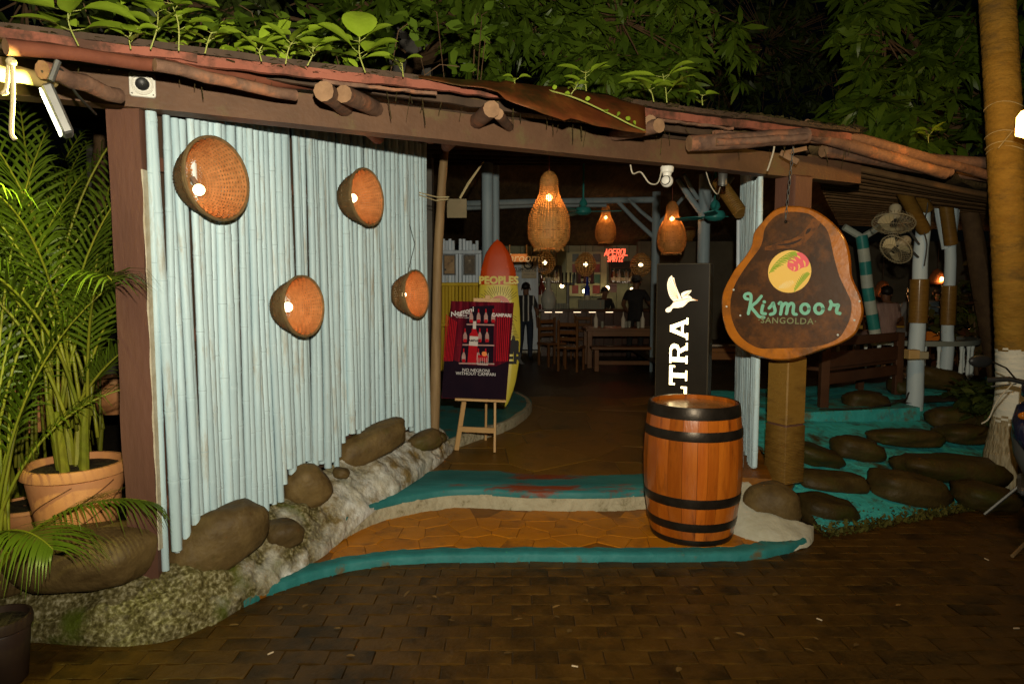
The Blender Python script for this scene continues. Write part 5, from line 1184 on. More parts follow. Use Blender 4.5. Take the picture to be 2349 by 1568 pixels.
# ---- surfboard leaning against the inner post
SB = Plane(P(1140, 930, 8.2), (.0, -.992, .09), (0, .09, .992)); S = lambda pts: [SB.uv(*zp(x, y)) for x, y in pts]
hw = [(120, 0), (135, 26), (160, 52), (240, 105), (380, 147), (520, 163), (700, 175), (850, 178), (1000, 174), (1150, 162), (1320, 130), (1430, 98), (1520, 58), (1565, 12)]
cx_ = lambda y: 572 + (y - 120) * .022
board_ = empty('surfboard', SB.at(0, 0), 'red and yellow painted surfboard standing behind the poster', 'surfboard')
ys = [120 + (1565 - 120) * k / 60 for k in range(61)]
b = MB(); outl = [(cx_(y) + interp(y, hw), y) for y in ys] + [(cx_(y) - interp(y, hw), y) for y in reversed(ys)]; ou = S(outl); n = len(ou); mcx = [S([(cx_(y), y)])[0] for y in ys] + [S([(cx_(y), y)])[0] for y in reversed(ys)]
vs = []
for k_, d in ((1, -.03), (.9, -.005), (.6, .004)):
    for (u, v), (mu, mv) in zip(ou, mcx): vs.append(SB.at(lerp(mu, u, k_), lerp(mv, v, k_), d))
for k_, d in ((.9, -.055), (.5, -.062)):
    for (u, v), (mu, mv) in zip(ou, mcx): vs.append(SB.at(lerp(mu, u, k_), lerp(mv, v, k_), d))
fs = [(k*n+i, k*n+(i+1) % n, (k+1)*n+(i+1) % n, (k+1)*n+i) for k in (0, 1) for i in range(n)] + [(a*n+i, c*n+i, c*n+(i+1) % n, a*n+(i+1) % n) for a, c in ((0, 3), (3, 4)) for i in range(n)]
fs += [(2*n+i, 2*n+i+1, 2*n+n-2-i, 2*n+n-1-i) for i in range(60)] + [(4*n+i+1, 4*n+i, 4*n+n-1-i, 4*n+n-2-i) for i in range(60)]
mi_ = []
for f_ in fs: yy = np.mean([outl[v % n][1] for v in f_]); mi_.append(0 if yy < 512 else 1)
b.add(vs, fs); b.m = mi_; BYEL = mat('surfboard_yellow', (.62, .5, .05), (.66, .54, .07), 3, .3); BRED = mat('surfboard_red', (.5, .055, .008), (.55, .065, .01), 3, .3); b.build('deck', [BRED, BYEL], board_, angle=60)
INKM = mat('surfboard_black_print', (.012, .011, .012)); BRN = mat('surfboard_ray_print', (.13, .09, .02))
u, v = SB.uv(*zp(582, 470)); lettering('lettering', 'PEOPLES', frame(SB.at(u, v, .007), SB.r, SB.u), BYEL, board_, size=.125, bold=.006, spacing=1.02, extrude=.0006)
b = MB(); oc = (590, 690)
for i in range(54):
    a = math.pi * 2 * i / 54; r0, r1 = (100, 170) if i % 2 else (120, 190); dx, dy = math.cos(a), math.sin(a)
    x0, y0, x1, y1 = oc[0] + dx * r0, oc[1] + dy * r0, oc[0] + dx * r1, oc[1] + dy * r1 * 1.0
    if y1 < 520: k_ = (oc[1] - 522) / -(dy * r1) if dy else 1; x1, y1 = oc[0] + dx * r1 * k_, 522
    if abs(x1 - cx_(y1)) < interp(y1, hw) * .93 and abs(x0 - cx_(y0)) < interp(y0, hw) * .95: SB.stroke(b, S([(x0, y0), (x1, y1)]), .006, .0062 + .00005 * i)
for i in range(16):
    x0, y0 = 640 + i * 4, 780 + i * 14; x1, y1 = 700 + i * 4, 800 + i * 12
    if abs(x1 - cx_(y1)) < interp(y1, hw) * .93: SB.stroke(b, S([(x0, y0), (x1, y1)]), .006, .0062 + .00005 * i)
tag(b.build('sun_rays', BRN, board_, smooth=False), kind='stuff')
b = MB(); SB.flat(b, S([(oc[0] + 92 * math.cos(k * .1309), oc[1] + 92 * math.sin(k * .1309)) for k in range(48)]), .0095, .0006); b.build('red_sun', BRED, board_, smooth=False)
b = MB(); SB.flat(b, S([(570, 690), (592, 660), (604, 640), (616, 655), (625, 648), (650, 690)]), .0105, .0004); b.build('peak', mat('surfboard_white_print', (.6, .58, .5)), board_, smooth=False)
b = MB(); SB.flat(b, S([(410, 1075), (752, 1076), (754, 985), (740, 975), (725, 978), (718, 940), (700, 935), (690, 975), (640, 985), (600, 960), (560, 985), (410, 980)]), .006, .0006)
u, v = SB.uv(*zp(585, 1130)); b.build('crowd_print', INKM, board_, smooth=False); lettering('lettering', 'LAGER', frame(SB.at(u, v, .007), SB.r, SB.u), INKM, board_, size=.2, bold=.008, spacing=.95, extrude=.0006)
for nm_ in ('poster_maroon_print', 'poster_dark_print', 'poster_red_print', 'poster_pale_print', 'poster_white_print', 'poster_cream_print'):
    MATS[nm_].node_tree.nodes['Principled BSDF'].inputs['Specular IOR Level'].default_value = 0; MATS[nm_].node_tree.nodes['Principled BSDF'].inputs['Roughness'].default_value = .9
# ================================================================== BESIDE THE ENTRANCE
pole = MB(); pole.tube(spline([P(996, 985, 6.3), P(1000, 800, 6.32), P(1004, 600, 6.35), P(1012, 450, 6.38), P(1020, 340, 6.4)], 4), [.05, .049, .05, .047, .048, .045, .046, .043, .044, .042, .043, .04, .042, .04, .041, .039, .04], 12, wob=.04)
thing('raw_pole', pole, POLE, 'bare debarked wooden pole at the far end of the bamboo wall', 'pole')
thing('rope_tie', MB().tube([P(955, 440, 6.05), P(1002, 452, 6.28), P(1030, 452, 6.3)], .006, 5).tube([P(957, 446, 6.05), P(1000, 460, 6.28), P(1028, 457, 6.3)], .005, 5), ROPE, 'rope tying the raw pole to the bamboo wall', 'rope')
hb = empty('hanging_board', P(1048, 495, 7.0), 'small plain board hanging on a rope beyond the bamboo wall', 'board')
MB().box(P(1048, 478, 7.0), (.2, .02, .19), bev=.003).build('panel', mat('grey_ply', (.17, .14, .08), (.22, .18, .11), 4, .7), hb)
MB().tube([P(1055, 455, 7.0), P(1075, 420, 7.0), P(1110, 370, 7.0)], [.012, .014, .007], 6).build('rope', ROPE, hb)
# low bamboo partition: blue above, yellow below
fen = empty('bamboo_partition', P(1060, 830, 10.2), 'low bamboo partition, pale blue above and yellow below', 'bamboo partition')
YEL = mat('bamboo_yellow_paint', (.5, .34, .025), (.6, .42, .04), 4, .45, stretch=(2, 2, .4), rnd=.1)
x = 1010
while x < 1108:
    topy = 548 + R.choice([0, 4, 12, 22, 28]) ; a, m_, e = P(x, 850, 10.2), P(x, 650, 10.2), P(x, topy, 10.2); off = Vector((0, R.uniform(-.02, .02), 0))
    MB().tube([m_ + off, e + off], .024, 8).build('cane', BAMBOO_W, fen); MB().tube([a + off, m_ + off], .024, 8).build('cane', YEL, fen); x += R.choice([7.2, 7.6, 8.2])
for py, m_ in ((578, BAMBOO_W), (652, YEL), (745, YEL)): MB().tube([P(1008, py, 10.13), P(1110, py, 10.13)], .028, 8).build('rail', m_, fen)
for px, lab, k in ((1031, 'framed picture of a palm by water on the bamboo partition', 0), (1077, 'framed dark picture with white figures on the bamboo partition', 1)):
    c = P(px, 607, 10.08); f = empty('framed_picture', c, lab, 'picture', 'framed pictures on the bamboo partition'); w_, h_ = .165, .28
    b = MB()
    for sx in (-1, 1): b.box(c + Vector((sx * w_ / 2, 0, 0)), (.018, .025, h_ + .018))
    for sz in (-1, 1): b.box(c + Vector((0, 0, sz * h_ / 2)), (w_ - .018, .025, .018))
    b.build('frame', BLACKP, f, smooth=False)
    MB().box(c + Vector((0, .005, 0)), (w_ - .02, .008, h_ - .02)).build('print', mat('sepia_print_%d' % k, ((.2, .11, .04), (.02, .016, .01))[k], ((.34, .22, .1), (.12, .08, .04))[k], 9, .5, c3=((.03, .02, .01), (.4, .34, .24))[k], c3scale=7, c3cut=(.56, .62)), f, smooth=False)

# ================================================================== INSIDE: posts, beams, fans
def round_post(px, y, py0, py1, r, lab, m=BLUEPOST_DIM, z0=ZF):
    c = P(px, py1, y); root = empty('inner_post', (c.x, c.y, z0), lab, 'post', 'painted posts inside the pavilion'); t = P(px, py0, y)
    pts = [Vector((c.x, c.y, lerp(z0, t.z, i / 8))) + Vector((noise.noise(Vector((px, i, 0))), 0, 0)) * .02 for i in range(9)]
    MB().tube(pts, [r * (1 + .08 * noise.noise(Vector((px, 0, i)))) for i in range(9)], 12).build('shaft', m, root); return root, c, t
def brace(root, a, e, r=.04, m=BLUEPOST_DIM): MB().tube([a, Vector(a).lerp(Vector(e), .5) + Vector((0, 0, -.02)), e], [r, r * .95, r * .85], 8).build('brace', m, root)
r1, c, t = round_post(1119, 9.0, 375, 740, .075, 'thick pale blue post left of the surfboard')
r1, c, t = round_post(1137, 9.4, 380, 740, .055, 'thinner blue post touching the thick one behind the surfboard')
r2, c, t = round_post(1501, 12.4, 440, 735, .075, 'pale post with forked braces near the bar')
brace(r2, P(1501, 545, 12.4), P(1410, 455, 12.4)); brace(r2, P(1501, 510, 12.4), P(1440, 455, 12.3), .035); brace(r2, P(1503, 520, 12.4), P(1570, 450, 12.3), .035)
r3, c, t = round_post(1610, 9.6, 400, 735, .085, 'blue post with spreading branch braces behind the lit sign')
brace(r3, P(1610, 490, 9.6), P(1555, 410, 9.5), .045); brace(r3, P(1612, 490, 9.6), P(1680, 405, 9.6), .045); brace(r3, P(1600, 455, 9.6), P(1570, 400, 9.3), .03); brace(r3, P(1625, 465, 9.6), P(1640, 395, 9.8), .03)
b = MB(); b.tube([P(1030, 468, 12.4), P(1250, 462, 12.4), P(1500, 458, 12.4)], .055, 8); thing('tie_beam', b, BLUEPOST_DIM, 'pale horizontal pole running across the hall above the bar', 'beam')
thing('tie_beam', MB().tube([P(1040, 478, 12.5), P(1230, 470, 12.6), P(1390, 470, 12.8)], .045, 8), BLUEPOST_DIM, 'second thinner pole just below the hall tie beam', 'beam')
thing('white_stake', MB().tube([P(1692, 900, 7.0), P(1693, 700, 7.0), P(1694, 505, 7.0)], [.021, .02, .019], 8), BAMBOO_W, 'single white cane standing free beside the small bamboo wall', 'cane')
# rope bound diagonal brace into the small bamboo wall
b = MB(); pts = [P(1700, 490, 6.6), P(1648, 415, 6.9)]; b.tube([pts[0].lerp(pts[1], i / 40) for i in range(41)], [.065 + .005 * (i % 2) for i in range(41)], 10); thing('bound_brace', b, ROPEWRAP, 'diagonal brace wrapped in shiny coir rope beside the bamboo wall', 'brace')

def fan(c, lab, rot, e):
    root = empty('ceiling_fan', c, lab, 'ceiling fan', 'teal ceiling fans'); c = Vector(c)
    MB().tube([c + Vector((0, 0, .12)), c + Vector((0, 0, e))], .014, 8).build('rod', TEALP, root)
    MB().lathe([(.016, .2), (.05, .16), (.065, .11), (.035, .07), (.1, .06), (.125, .02), (.12, -.02), (.08, -.05), (.005, -.06)], 24, c).build('motor', TEALP, root)
    for k in range(3):
        a = rot + k * 2.094; d = Vector((math.cos(a), math.sin(a), 0)); s_ = Vector((-d.y, d.x, .18)); vs = []
        for q, w_ in ((.1, .02), (.2, .03), (.24, .06), (.55, .065), (.58, .05)):
            for j in (-1, 1): vs += [c + d * q + s_ * w_ * j + Vector((0, 0, .004)), c + d * q + s_ * w_ * j - Vector((0, 0, .004))]
        b = MB(); b.add(vs, [f for i in range(4) for f in ((i*4, i*4+2, i*4+6, i*4+4), (i*4+1, i*4+5, i*4+7, i*4+3), (i*4, i*4+4, i*4+5, i*4+1), (i*4+2, i*4+3, i*4+7, i*4+6))] + [(16, 18, 19, 17), (0, 1, 3, 2)]); b.build('blade', TEALP, root, smooth=False)
fan(P(1338, 485, 10.6), 'teal ceiling fan hanging beside the large pendant lamp', 1.9, .75); fan(P(1640, 496, 8.4), 'teal ceiling fan behind the post with branch braces', .12, .7)

# ---- dome camera, cable and small spot under the beam
cc = P(1530, 408, 4.72); cr_ = empty('dome_camera', cc, 'white swivelling security camera hanging below the beam', 'camera')
MB().lathe([(.01, .075), (.042, .075), (.046, .066), (.042, .04), (.03, .03), (.028, .012)], 24, cc).build('base', WHITEP, cr_)
MB().ball(cc - Vector((0, 0, .022)), .042, 20, 14).build('ball', WHITEP, cr_, angle=180)
dv = Vector((-.5, -.84, .1)).normalized(); MB().lathe([(.033, .027), (.030, .031), (.002, .034)], 20, cc - Vector((0, 0, .022)), dv.to_track_quat('Z', 'Y').to_matrix()).build('lens', BLACKP, cr_)
thing('camera_cable', MB().tube(spline([P(1446, 378, 4.6), P(1452, 398, 4.6), P(1470, 395, 4.65), P(1490, 420, 4.65), P(1510, 418, 4.7), P(1520, 380, 4.72)], 6), .005, 6), PALEWIRE, 'pale cable looping from the beam to the security camera', 'cable')
sp0 = P(1658, 410, 5.3); sp2 = empty('small_spotlight', sp0, 'small grey cylinder spotlight under the beam by the bamboo wall', 'spotlight')
MB().lathe([(.03, .05), (.034, .045), (.034, -.05), (.028, -.05), (.026, -.03), (.003, -.03)], 20, sp0, cap=(True, False)).build('can', GREYM, sp2)
MB().tube(spline([P(1620, 395, 5.2), P(1630, 425, 5.2), P(1645, 445, 5.2), P(1652, 430, 5.3)], 5), .004, 5).build('flex', PALEWIRE, sp2)

# ================================================================== BAR
zi = zmap(2000, 950, 3.1357); D6 = lambda x, y, d: P(*zi(x, y), d)
YB = 15.0; x0 = D6(470, 900, YB).x; x1 = D6(1990, 900, YB).x; zt = D6(1000, 895, YB).z
bar = empty('bar_counter', ((x0 + x1) / 2, YB + .3, ZF), 'long dark wooden bar counter at the back of the hall', 'bar counter')
MB().box(((x0 + x1) / 2, YB + .3, zt - .03), (x1 - x0, .7, .06), bev=.01).build('top', mat('dark_bar_top', (.05, .022, .01), (.08, .035, .015), 4, .2, stretch=(.3, 1, 1)), bar)
k = 0; x = x0 + .08
while x < x1 - .2:
    MB().box((x + .1, YB + .1, (ZF + zt - .06) / 2), (.195, .04, zt - .06 - ZF), bev=.004).build('front_board', mat('bar_front_wood', (.035, .014, .007), (.06, .025, .012), 4, .35, rnd=.2), bar); x += .2
for xx in (605, 738, 968, 1160, 1372):
    c = D6(xx, 935, YB - .02); MB().box(c, (.16, .012, .012)).build('strip_light', mat('warm_strip', (1, .8, .6), emit=(1, .72, .45), estr=2.5), bar)
# back bar wall
YW = 17.0; wx0, wx1 = D6(-200, 500, YW).x, D6(3400, 500, YW).x
wall = empty('back_bar_wall', ((wx0 + wx1) / 2, YW, ZF), 'pale panelled wall behind the bar with shelf niches', 'wall'); x = wx0
WALLP = mat('aged_cream_green_paint', (.2, .21, .13), (.26, .27, .17), 3, .6, rnd=.08)
while x < wx1: MB().box((x + .148, YW + .1, 1.7), (.292, .03, 3.0), bev=.004).build('plank', WALLP, wall); x += .3
def shelf(xa, xb, ya, yb, lab, rows, seed):
    a, e = D6(xa, yb, YW - .12), D6(xb, ya, YW - .12); root = empty('bottle_shelf', ((a.x + e.x) / 2, YW - .05, a.z), lab, 'shelf', 'bottle shelves behind the bar'); w_, h_ = e.x - a.x, e.z - a.z
    MB().box(((a.x + e.x) / 2, YW + .055, (a.z + e.z) / 2), (w_, .03, h_)).build('back', mat('shelf_back', (.035, .03, .02)), root)
    for sx in (a.x, e.x): MB().box((sx, YW - .03, (a.z + e.z) / 2), (.03, .2, h_)).build('side', DARKWOOD, root)
    zs_ = [a.z + h_ * q for q in rows]
    for z in zs_ + [e.z]: MB().box(((a.x + e.x) / 2, YW - .03, z), (w_ - .034, .19, .025)).build('board', DARKWOOD, root)
    return a.x, e.x, zs_
BOTM = [mat('bottle_glass_%d' % i, c, None, rough=.12, spec=.6, coat=.6) for i, c in enumerate([(.06, .035, .01), (.02, .035, .012), (.2, .14, .06), (.25, .24, .2), (.12, .02, .01), (.03, .04, .07)])]
LABM = mat('bottle_label', (.5, .44, .32), (.4, .34, .22), 9, .6)
def bottle_mesh(kind, mi):
    b = MB(); H = (.3, .27, .32)[kind]; r = (.036, .042, .034)[kind]
    pr_ = [(.001, 0), (r, 0), (r, H * .55), (r * .9, H * .64), (r * .38, H * .76), (r * .34, H * .93), (r * .42, H * .94), (r * .42, H), (.001, H)]; b.lathe(pr_, 12); b.lathe([(r * 1.02, H * .14), (r * 1.02, H * .42)], 12, mi=1); return b.mesh('bottle', [BOTM[mi], LABM], angle=50)
BM = [bottle_mesh(k % 3, k % 6) for k in range(9)]
def bottles(xa, xb, z, y, n, lab, grp, seed, sc_=1.0):
    rr = random.Random(seed)
    for i in range(n):
        bi = rr.randrange(9); o = bpy.data.objects.new('bottle', BM[bi]); COL.objects.link(o); o.location = (lerp(xa, xb, (i + .5) / n) + rr.uniform(-.01, .01), y + rr.uniform(-.03, .03), z); s_ = rr.uniform(.85, 1.1) * sc_; o.scale = (s_,) * 3; tag(o, ('amber', 'dark green', 'straw coloured', 'clear', 'dark red', 'dim blue')[bi % 6] + ' ' + ('slim', 'stout', 'tall')[bi % 3] + ' ' + lab, 'bottle', grp)
a, e, zz = shelf(475, 770, 355, 572, 'dark bottle niche on the wall left of the coloured panes', (.02,), 1); bottles(a + .05, e - .05, zz[0] + .0135, YW - .04, 13, 'bottle standing in the dark niche left of the coloured panes', 'bottles in the left bar niche', 3, .95)
a, e, zz = shelf(1380, 1895, 300, 576, 'two level bottle shelf beneath the red fairy light lettering', (.02, .72), 2); bottles(a + .05, e - .05, zz[0] + .0135, YW - .04, 21, 'bottle on the lower board of the two level shelf', 'bottles on the right bar shelf', 5); bottles(a + .5, e - .05, zz[1] + .0135, YW - .04, 9, 'small bottle on the upper board of the two level shelf', 'bottles on the upper bar shelf', 6, .6)
# centre window with coloured panes
win = empty('coloured_window', D6(1080, 720, YW - .1), 'cream framed window with red and green panes behind the bar', 'window')
FRM = mat('cream_frame_paint', (.3, .3, .17), (.36, .36, .21), 4, .5)
for xx in (870, 1000, 1150, 1300): c0, c1 = D6(xx, 720, YW - .06), D6(xx, 190, YW - .06); MB().box(((c0.x + c1.x) / 2, YW - .01, (c0.z + c1.z) / 2), (.14 if xx in (870, 1300) else .05, .08, c1.z - c0.z)).build('mullion', FRM, win)
for yy in (190, 318, 448, 585, 720): c0, c1 = D6(880, yy, YW - .06), D6(1290, yy, YW - .06); MB().box(((c0.x + c1.x) / 2, YW - .0, c0.z), (c1.x - c0.x, .07, .05)).build('transom', FRM, win)
PAN = [mat('pane_%s' % n_, c, c2, 4, .25) for n_, c, c2 in (('red', (.2, .04, .035), (.26, .07, .06)), ('green', (.05, .12, .085), (.08, .16, .11)), ('grey', (.07, .09, .09), (.1, .12, .12)))]
for (xa, xb) in ((905, 995), (1155, 1255)):
    for i, (ya, yb) in enumerate(((200, 310), (328, 440), (458, 575), (595, 700))):
        a, e = D6(xa, yb, YW - .03), D6(xb, ya, YW - .03); MB().box(((a.x + e.x) / 2, YW + .0, (a.z + e.z) / 2), (e.x - a.x, .02, e.z - a.z)).build('pane', PAN[(2, 0, 1 if xa > 1000 else 2, 0)[i]], win, smooth=False)
# small dark cupboard with two bottles before the window
cu = D6(1070, 580, YW - .35); cup = empty('corner_shelf', cu, 'small dark cupboard with an arched top before the coloured window', 'cupboard')
MB().box(cu + Vector((0, .05, .2)), (.42, .2, .4), bev=.02).build('case', DARKWOOD, cup); MB().box(cu + Vector((0, -.06, .2)), (.36, .01, .33)).build('back', mat('cupboard_maroon', (.09, .025, .03)), cup); MB().box(cu + Vector((0, -.08, .02)), (.42, .12, .02)).build('shelf', DARKWOOD, cup)
bottles(cu.x - .18, cu.x + .18, cu.z + .031, cu.y - .1, 2, 'bottle standing on the small dark cupboard shelf', 'bottles on the small cupboard', 9, .9)
# hanging globe lamps and the string of bulbs
def bulb_lamp(x, y, d, lab, grp, globe, e, r=.05):
    c = D6(x, y, d); root = empty('bar_lamp', c, lab, 'lamp', grp)
    MB().ball(c, r, 12, 8).build('bulb', BULB, root, angle=180); MB().tube([c + Vector((0, 0, r)), c + Vector((0, 0, .5))], .005, 5).build('cord', WIRE, root)
    if globe: b = MB(); weave(b, [(.05, -.28), (.16, -.22), (.25, -.08), (.25, .06), (.17, .2), (.06, .28)], None, c, 18, 12, .004, .35, .25); b.build('wicker_globe', WICKER, root, angle=180)
    point_light('bar_light', c + Vector((0, -.09, -.02)), e, (1, .66, .32), .05, root)
for x, y, lab in ((563, 314, 'wicker globe lamp over the left bar niche'), (1073, 336, 'wicker globe lamp in front of the coloured window'), (1766, 341, 'wicker globe lamp before the right bottle shelf')): bulb_lamp(x, y, 16.2, lab, 'wicker globe lamps over the bar', True, .8, .05)
for x, y, lab in ((777, 606, 'bare bulb beside the beer taps'), (1057, 672, 'bare bulb below the coloured window'), (1347, 630, 'bare bulb left of the pinned notice'), (1656, 653, 'bare bulb behind the capped customer')): bulb_lamp(x, y, 16.7, lab, 'bare bulbs strung behind the bar', False, .5, .05)
# fairy light lettering
FONT = {'A': [[(0, 0), (.5, 1), (1, 0)], [(.2, .4), (.8, .4)]], 'P': [[(0, 0), (0, 1), (.8, 1), (1, .75), (.8, .5), (0, .5)]], 'E': [[(1, 1), (0, 1), (0, 0), (1, 0)], [(0, .5), (.8, .5)]], 'R': [[(0, 0), (0, 1), (.8, 1), (1, .75), (.8, .5), (0, .5)], [(.4, .5), (1, 0)]], 'O': [[(0, .2), (0, .8), (.3, 1), (.7, 1), (1, .8), (1, .2), (.7, 0), (.3, 0), (0, .2)]], 'L': [[(0, 1), (0, 0), (1, 0)]], 'S': [[(1, .9), (.6, 1), (.1, .85), (.2, .55), (.8, .45), (.9, .15), (.4, 0), (0, .1)]], 'I': [[(.5, 0), (.5, 1)]], 'T': [[(.5, 0), (.5, 1)], [(0, 1), (1, 1)]], 'Z': [[(0, 1), (1, 1), (0, 0), (1, 0)]]}
ns = empty('fairy_light_sign', D6(1450, 300, 16.3), 'two words of red fairy lights glowing above the bar shelf', 'light sign'); RED = mat('red_fairy_bulb', (1, .2, .1), emit=(1, .13, .06), estr=1.7)
for word, xa, xb, ya, yb in (('APEROL', 1305, 1605, 228, 150), ('SPRITZ', 1345, 1545, 300, 240)):
    w_ = (xb - xa) / len(word)
    for i, c_ in enumerate(word):
        b = MB()
        for st in FONT[c_]:
            for p, q in zip(st, st[1:]):
                L = math.hypot((q[0] - p[0]) * w_, (q[1] - p[1]) * (yb - ya)); m_ = max(2, int(L / 9))
                for k in range(m_ + 1):
                    u, v = lerp(p[0], q[0], k / m_), lerp(p[1], q[1], k / m_); yy = lerp(ya, yb, v) - (5 if word == 'APEROL' else 0) * i / 5
                    b.ball(D6(xa + (i + .1 + u * .72) * w_ + v * 10 + R.uniform(-2, 2), yy + R.uniform(-2, 2), 16.3), R.uniform(.009, .016), 6, 4)
        b.build('letter', RED, ns)
point_light('fairy_glow', D6(1450, 240, 16.1), .3, (1, .1, .04), .15, ns)
# notice sheets
def sheet_(name, pts, d, m, lab, cat, text=()):
    a, e = D6(pts[0], pts[3], d), D6(pts[2], pts[1], d); root = empty(name, ((a.x + e.x) / 2, d, a.z), lab, cat); w_, h_ = e.x - a.x, e.z - a.z
    MB().box(((a.x + e.x) / 2, d, (a.z + e.z) / 2), (w_, .012, h_), bev=.002).build('sheet', m, root)
    for t, fx, fz, size, mm, kk in text: lettering('lettering', t, frame((lerp(a.x, e.x, fx), d - .008, lerp(a.z, e.z, fz)), (1, 0, 0), (0, 0, 1)), mm, root, size=size, extrude=.0005, **kk)
    return root
pnk = mat('pink_paper', (.5, .28, .24)); sheet_('notice', (1380, 580, 1465, 685), 16.2, pnk, 'pink paper notice pinned on a post at the bar', 'notice', [('MENU', .5, .75, .06, BLACKP, {}), ('- - - -', .5, .5, .06, BLACKP, {}), ('- - -', .5, .35, .06, BLACKP, {})])
pap = mat('cream_notice_paper', (.42, .36, .24), (.48, .42, .3), 4, .6); sheet_('no_smoking_notice', (270, 270, 458, 510), 14.4, pap, 'large cream no smoking notice behind the man in the striped shirt', 'notice', [('NO SMOKING AREA', .5, .47, .085, BLACKP, {'bold': .002}), ('SMOKING AREA IS PROVIDED', .5, .36, .052, BLACKP, {}), ('THANK YOU', .5, .2, .04, BLACKP, {})])
b = MB(); c = D6(355, 335, 14.38); ring(b, .09, 0, .016, Matrix.Rotation(rad(90), 3, 'X'), c, 24); b.beam(c + Vector((-.06, 0, .06)), c + Vector((.06, 0, -.06)), .01, .02); b.beam(c + Vector((-.05, .0, 0)), c + Vector((.05, 0, 0)), .008, .012); thing('no_smoking_symbol', b, BLACKP, 'round crossed symbol printed on the no smoking notice', 'symbol')
wr = sheet_('washrooms_sign', (20, 205, 345, 305), 12.0, mat('orange_lit_wood', (.55, .22, .05), (.65, .28, .07), 4, .45, stretch=(.4, 1, 2)), 'orange lit wooden washrooms sign hanging beside the surfboard', 'sign', [('Washrooms', .52, .48, .2, mat('cream_paint', (.75, .68, .5)), {'shear': .25})])  # orange light falling on the sign is put into its wood colour
for xx in (120, 335): MB().tube([D6(xx, 205, 12.0), D6(xx, 90, 12.0)], .012, 6).build('hanger', POLE, wr)
point_light('washroom_sign_lamp', D6(250, 150, 11.7), 2.2, (1, .5, .16), .05)
# partition of white canes beside the notice
pt_ = empty('cane_partition', D6(330, 1300, 14.6), 'pale cane partition behind the man in the striped shirt', 'bamboo partition')
for i in range(22):
    x = 190 + i * 13; MB().tube([D6(x, 1400, 14.6), D6(x, 230 + R.choice([0, 15, 30]), 14.6)], .03, 7).build('cane', BAMBOO_W, pt_)
sheet('side_terrace', [(-5, 14.7), (.1, 14.7), (.1, 20), (-5, 20)], ZF + .002, MORTAR, .02)

# things on the counter
def glass(c, lab, grp, h=.14, r=.035, m=None):
    o = bpy.data.objects.new('glass', GLM); COL.objects.link(o); o.location = c; o.scale = (r / .035, r / .035, h / .14); tag(o, lab, 'glass', grp)
GLA = mat('bar_glass', (.5, .5, .4), None, rough=.08, spec=.8, trans=.55); b = MB(); b.lathe([(.001, 0), (.03, 0), (.035, .14), (.032, .14), (.028, .012), (.001, .012)], 12); GLM = b.mesh('glass', GLA, angle=50)
for i in range(13):
    p = D6(1000 + i * 24, 893, YB + .15); glass((p.x, YB + .12, zt), 'clear tumbler in the long row on the bar top', 'tumblers lined up on the bar', .2, .045)
for i in range(7):
    p = D6(650 + i * 33, 893, YB + .2); glass((p.x, YB + .2, zt), 'short glass beside the white vase on the bar', 'short glasses on the bar', .12, .04)
p = D6(522, 893, YB + .2); o = bpy.data.objects.new('bottle', BM[4]); COL.objects.link(o); o.location = (p.x, YB + .2, zt); o.scale = (2.2, 2.2, 2.7); tag(o, 'tall dark red display bottle at the end of the bar', 'bottle')
p = D6(1100, 893, YB + .3); o = bpy.data.objects.new('bottle', bottle_mesh(2, 5)); COL.objects.link(o); o.location = (p.x, YB + .45, zt); o.scale = (2, 2, 2.2); tag(o, 'blue glass bottle standing behind the tumblers', 'bottle'); o.data.materials[0] = mat('cobalt_glass', (.01, .03, .3), None, rough=.1)
p = D6(605, 893, YB + .2); b = MB(); b.lathe([(.001, 0), (.12, 0), (.16, .12), (.17, .22), (.12, .36), (.06, .44), (.05, .6), (.07, .68), (.05, .68), (.04, .6), (.001, .58)], 20, (p.x, YB + .1, zt)); thing('vase', b, mat('white_ceramic', (.4, .4, .34), (.45, .45, .4), 4, .4), 'white long necked ceramic vase on the bar', 'vase')
tp_ = empty('beer_tap', D6(850, 893, YB + .3), 'row of black handled beer taps on the bar', 'beer tap'); q = D6(850, 893, YB + .3)
MB().tube([(q.x, YB + .3, zt), (q.x, YB + .3, zt + .55)], .035, 10).build('column', GREYM, tp_); MB().tube([(q.x - .15, YB + .3, zt + .55), (q.x + .15, YB + .3, zt + .55)], .03, 10).build('header', GREYM, tp_)
for i in range(4): xx = q.x - .13 + i * .087; MB().tube([(xx, YB + .25, zt + .52), (xx, YB + .22, zt + .6), (xx, YB + .2, zt + .8)], [.01, .012, .022], 8).build('handle', BLACKP, tp_)

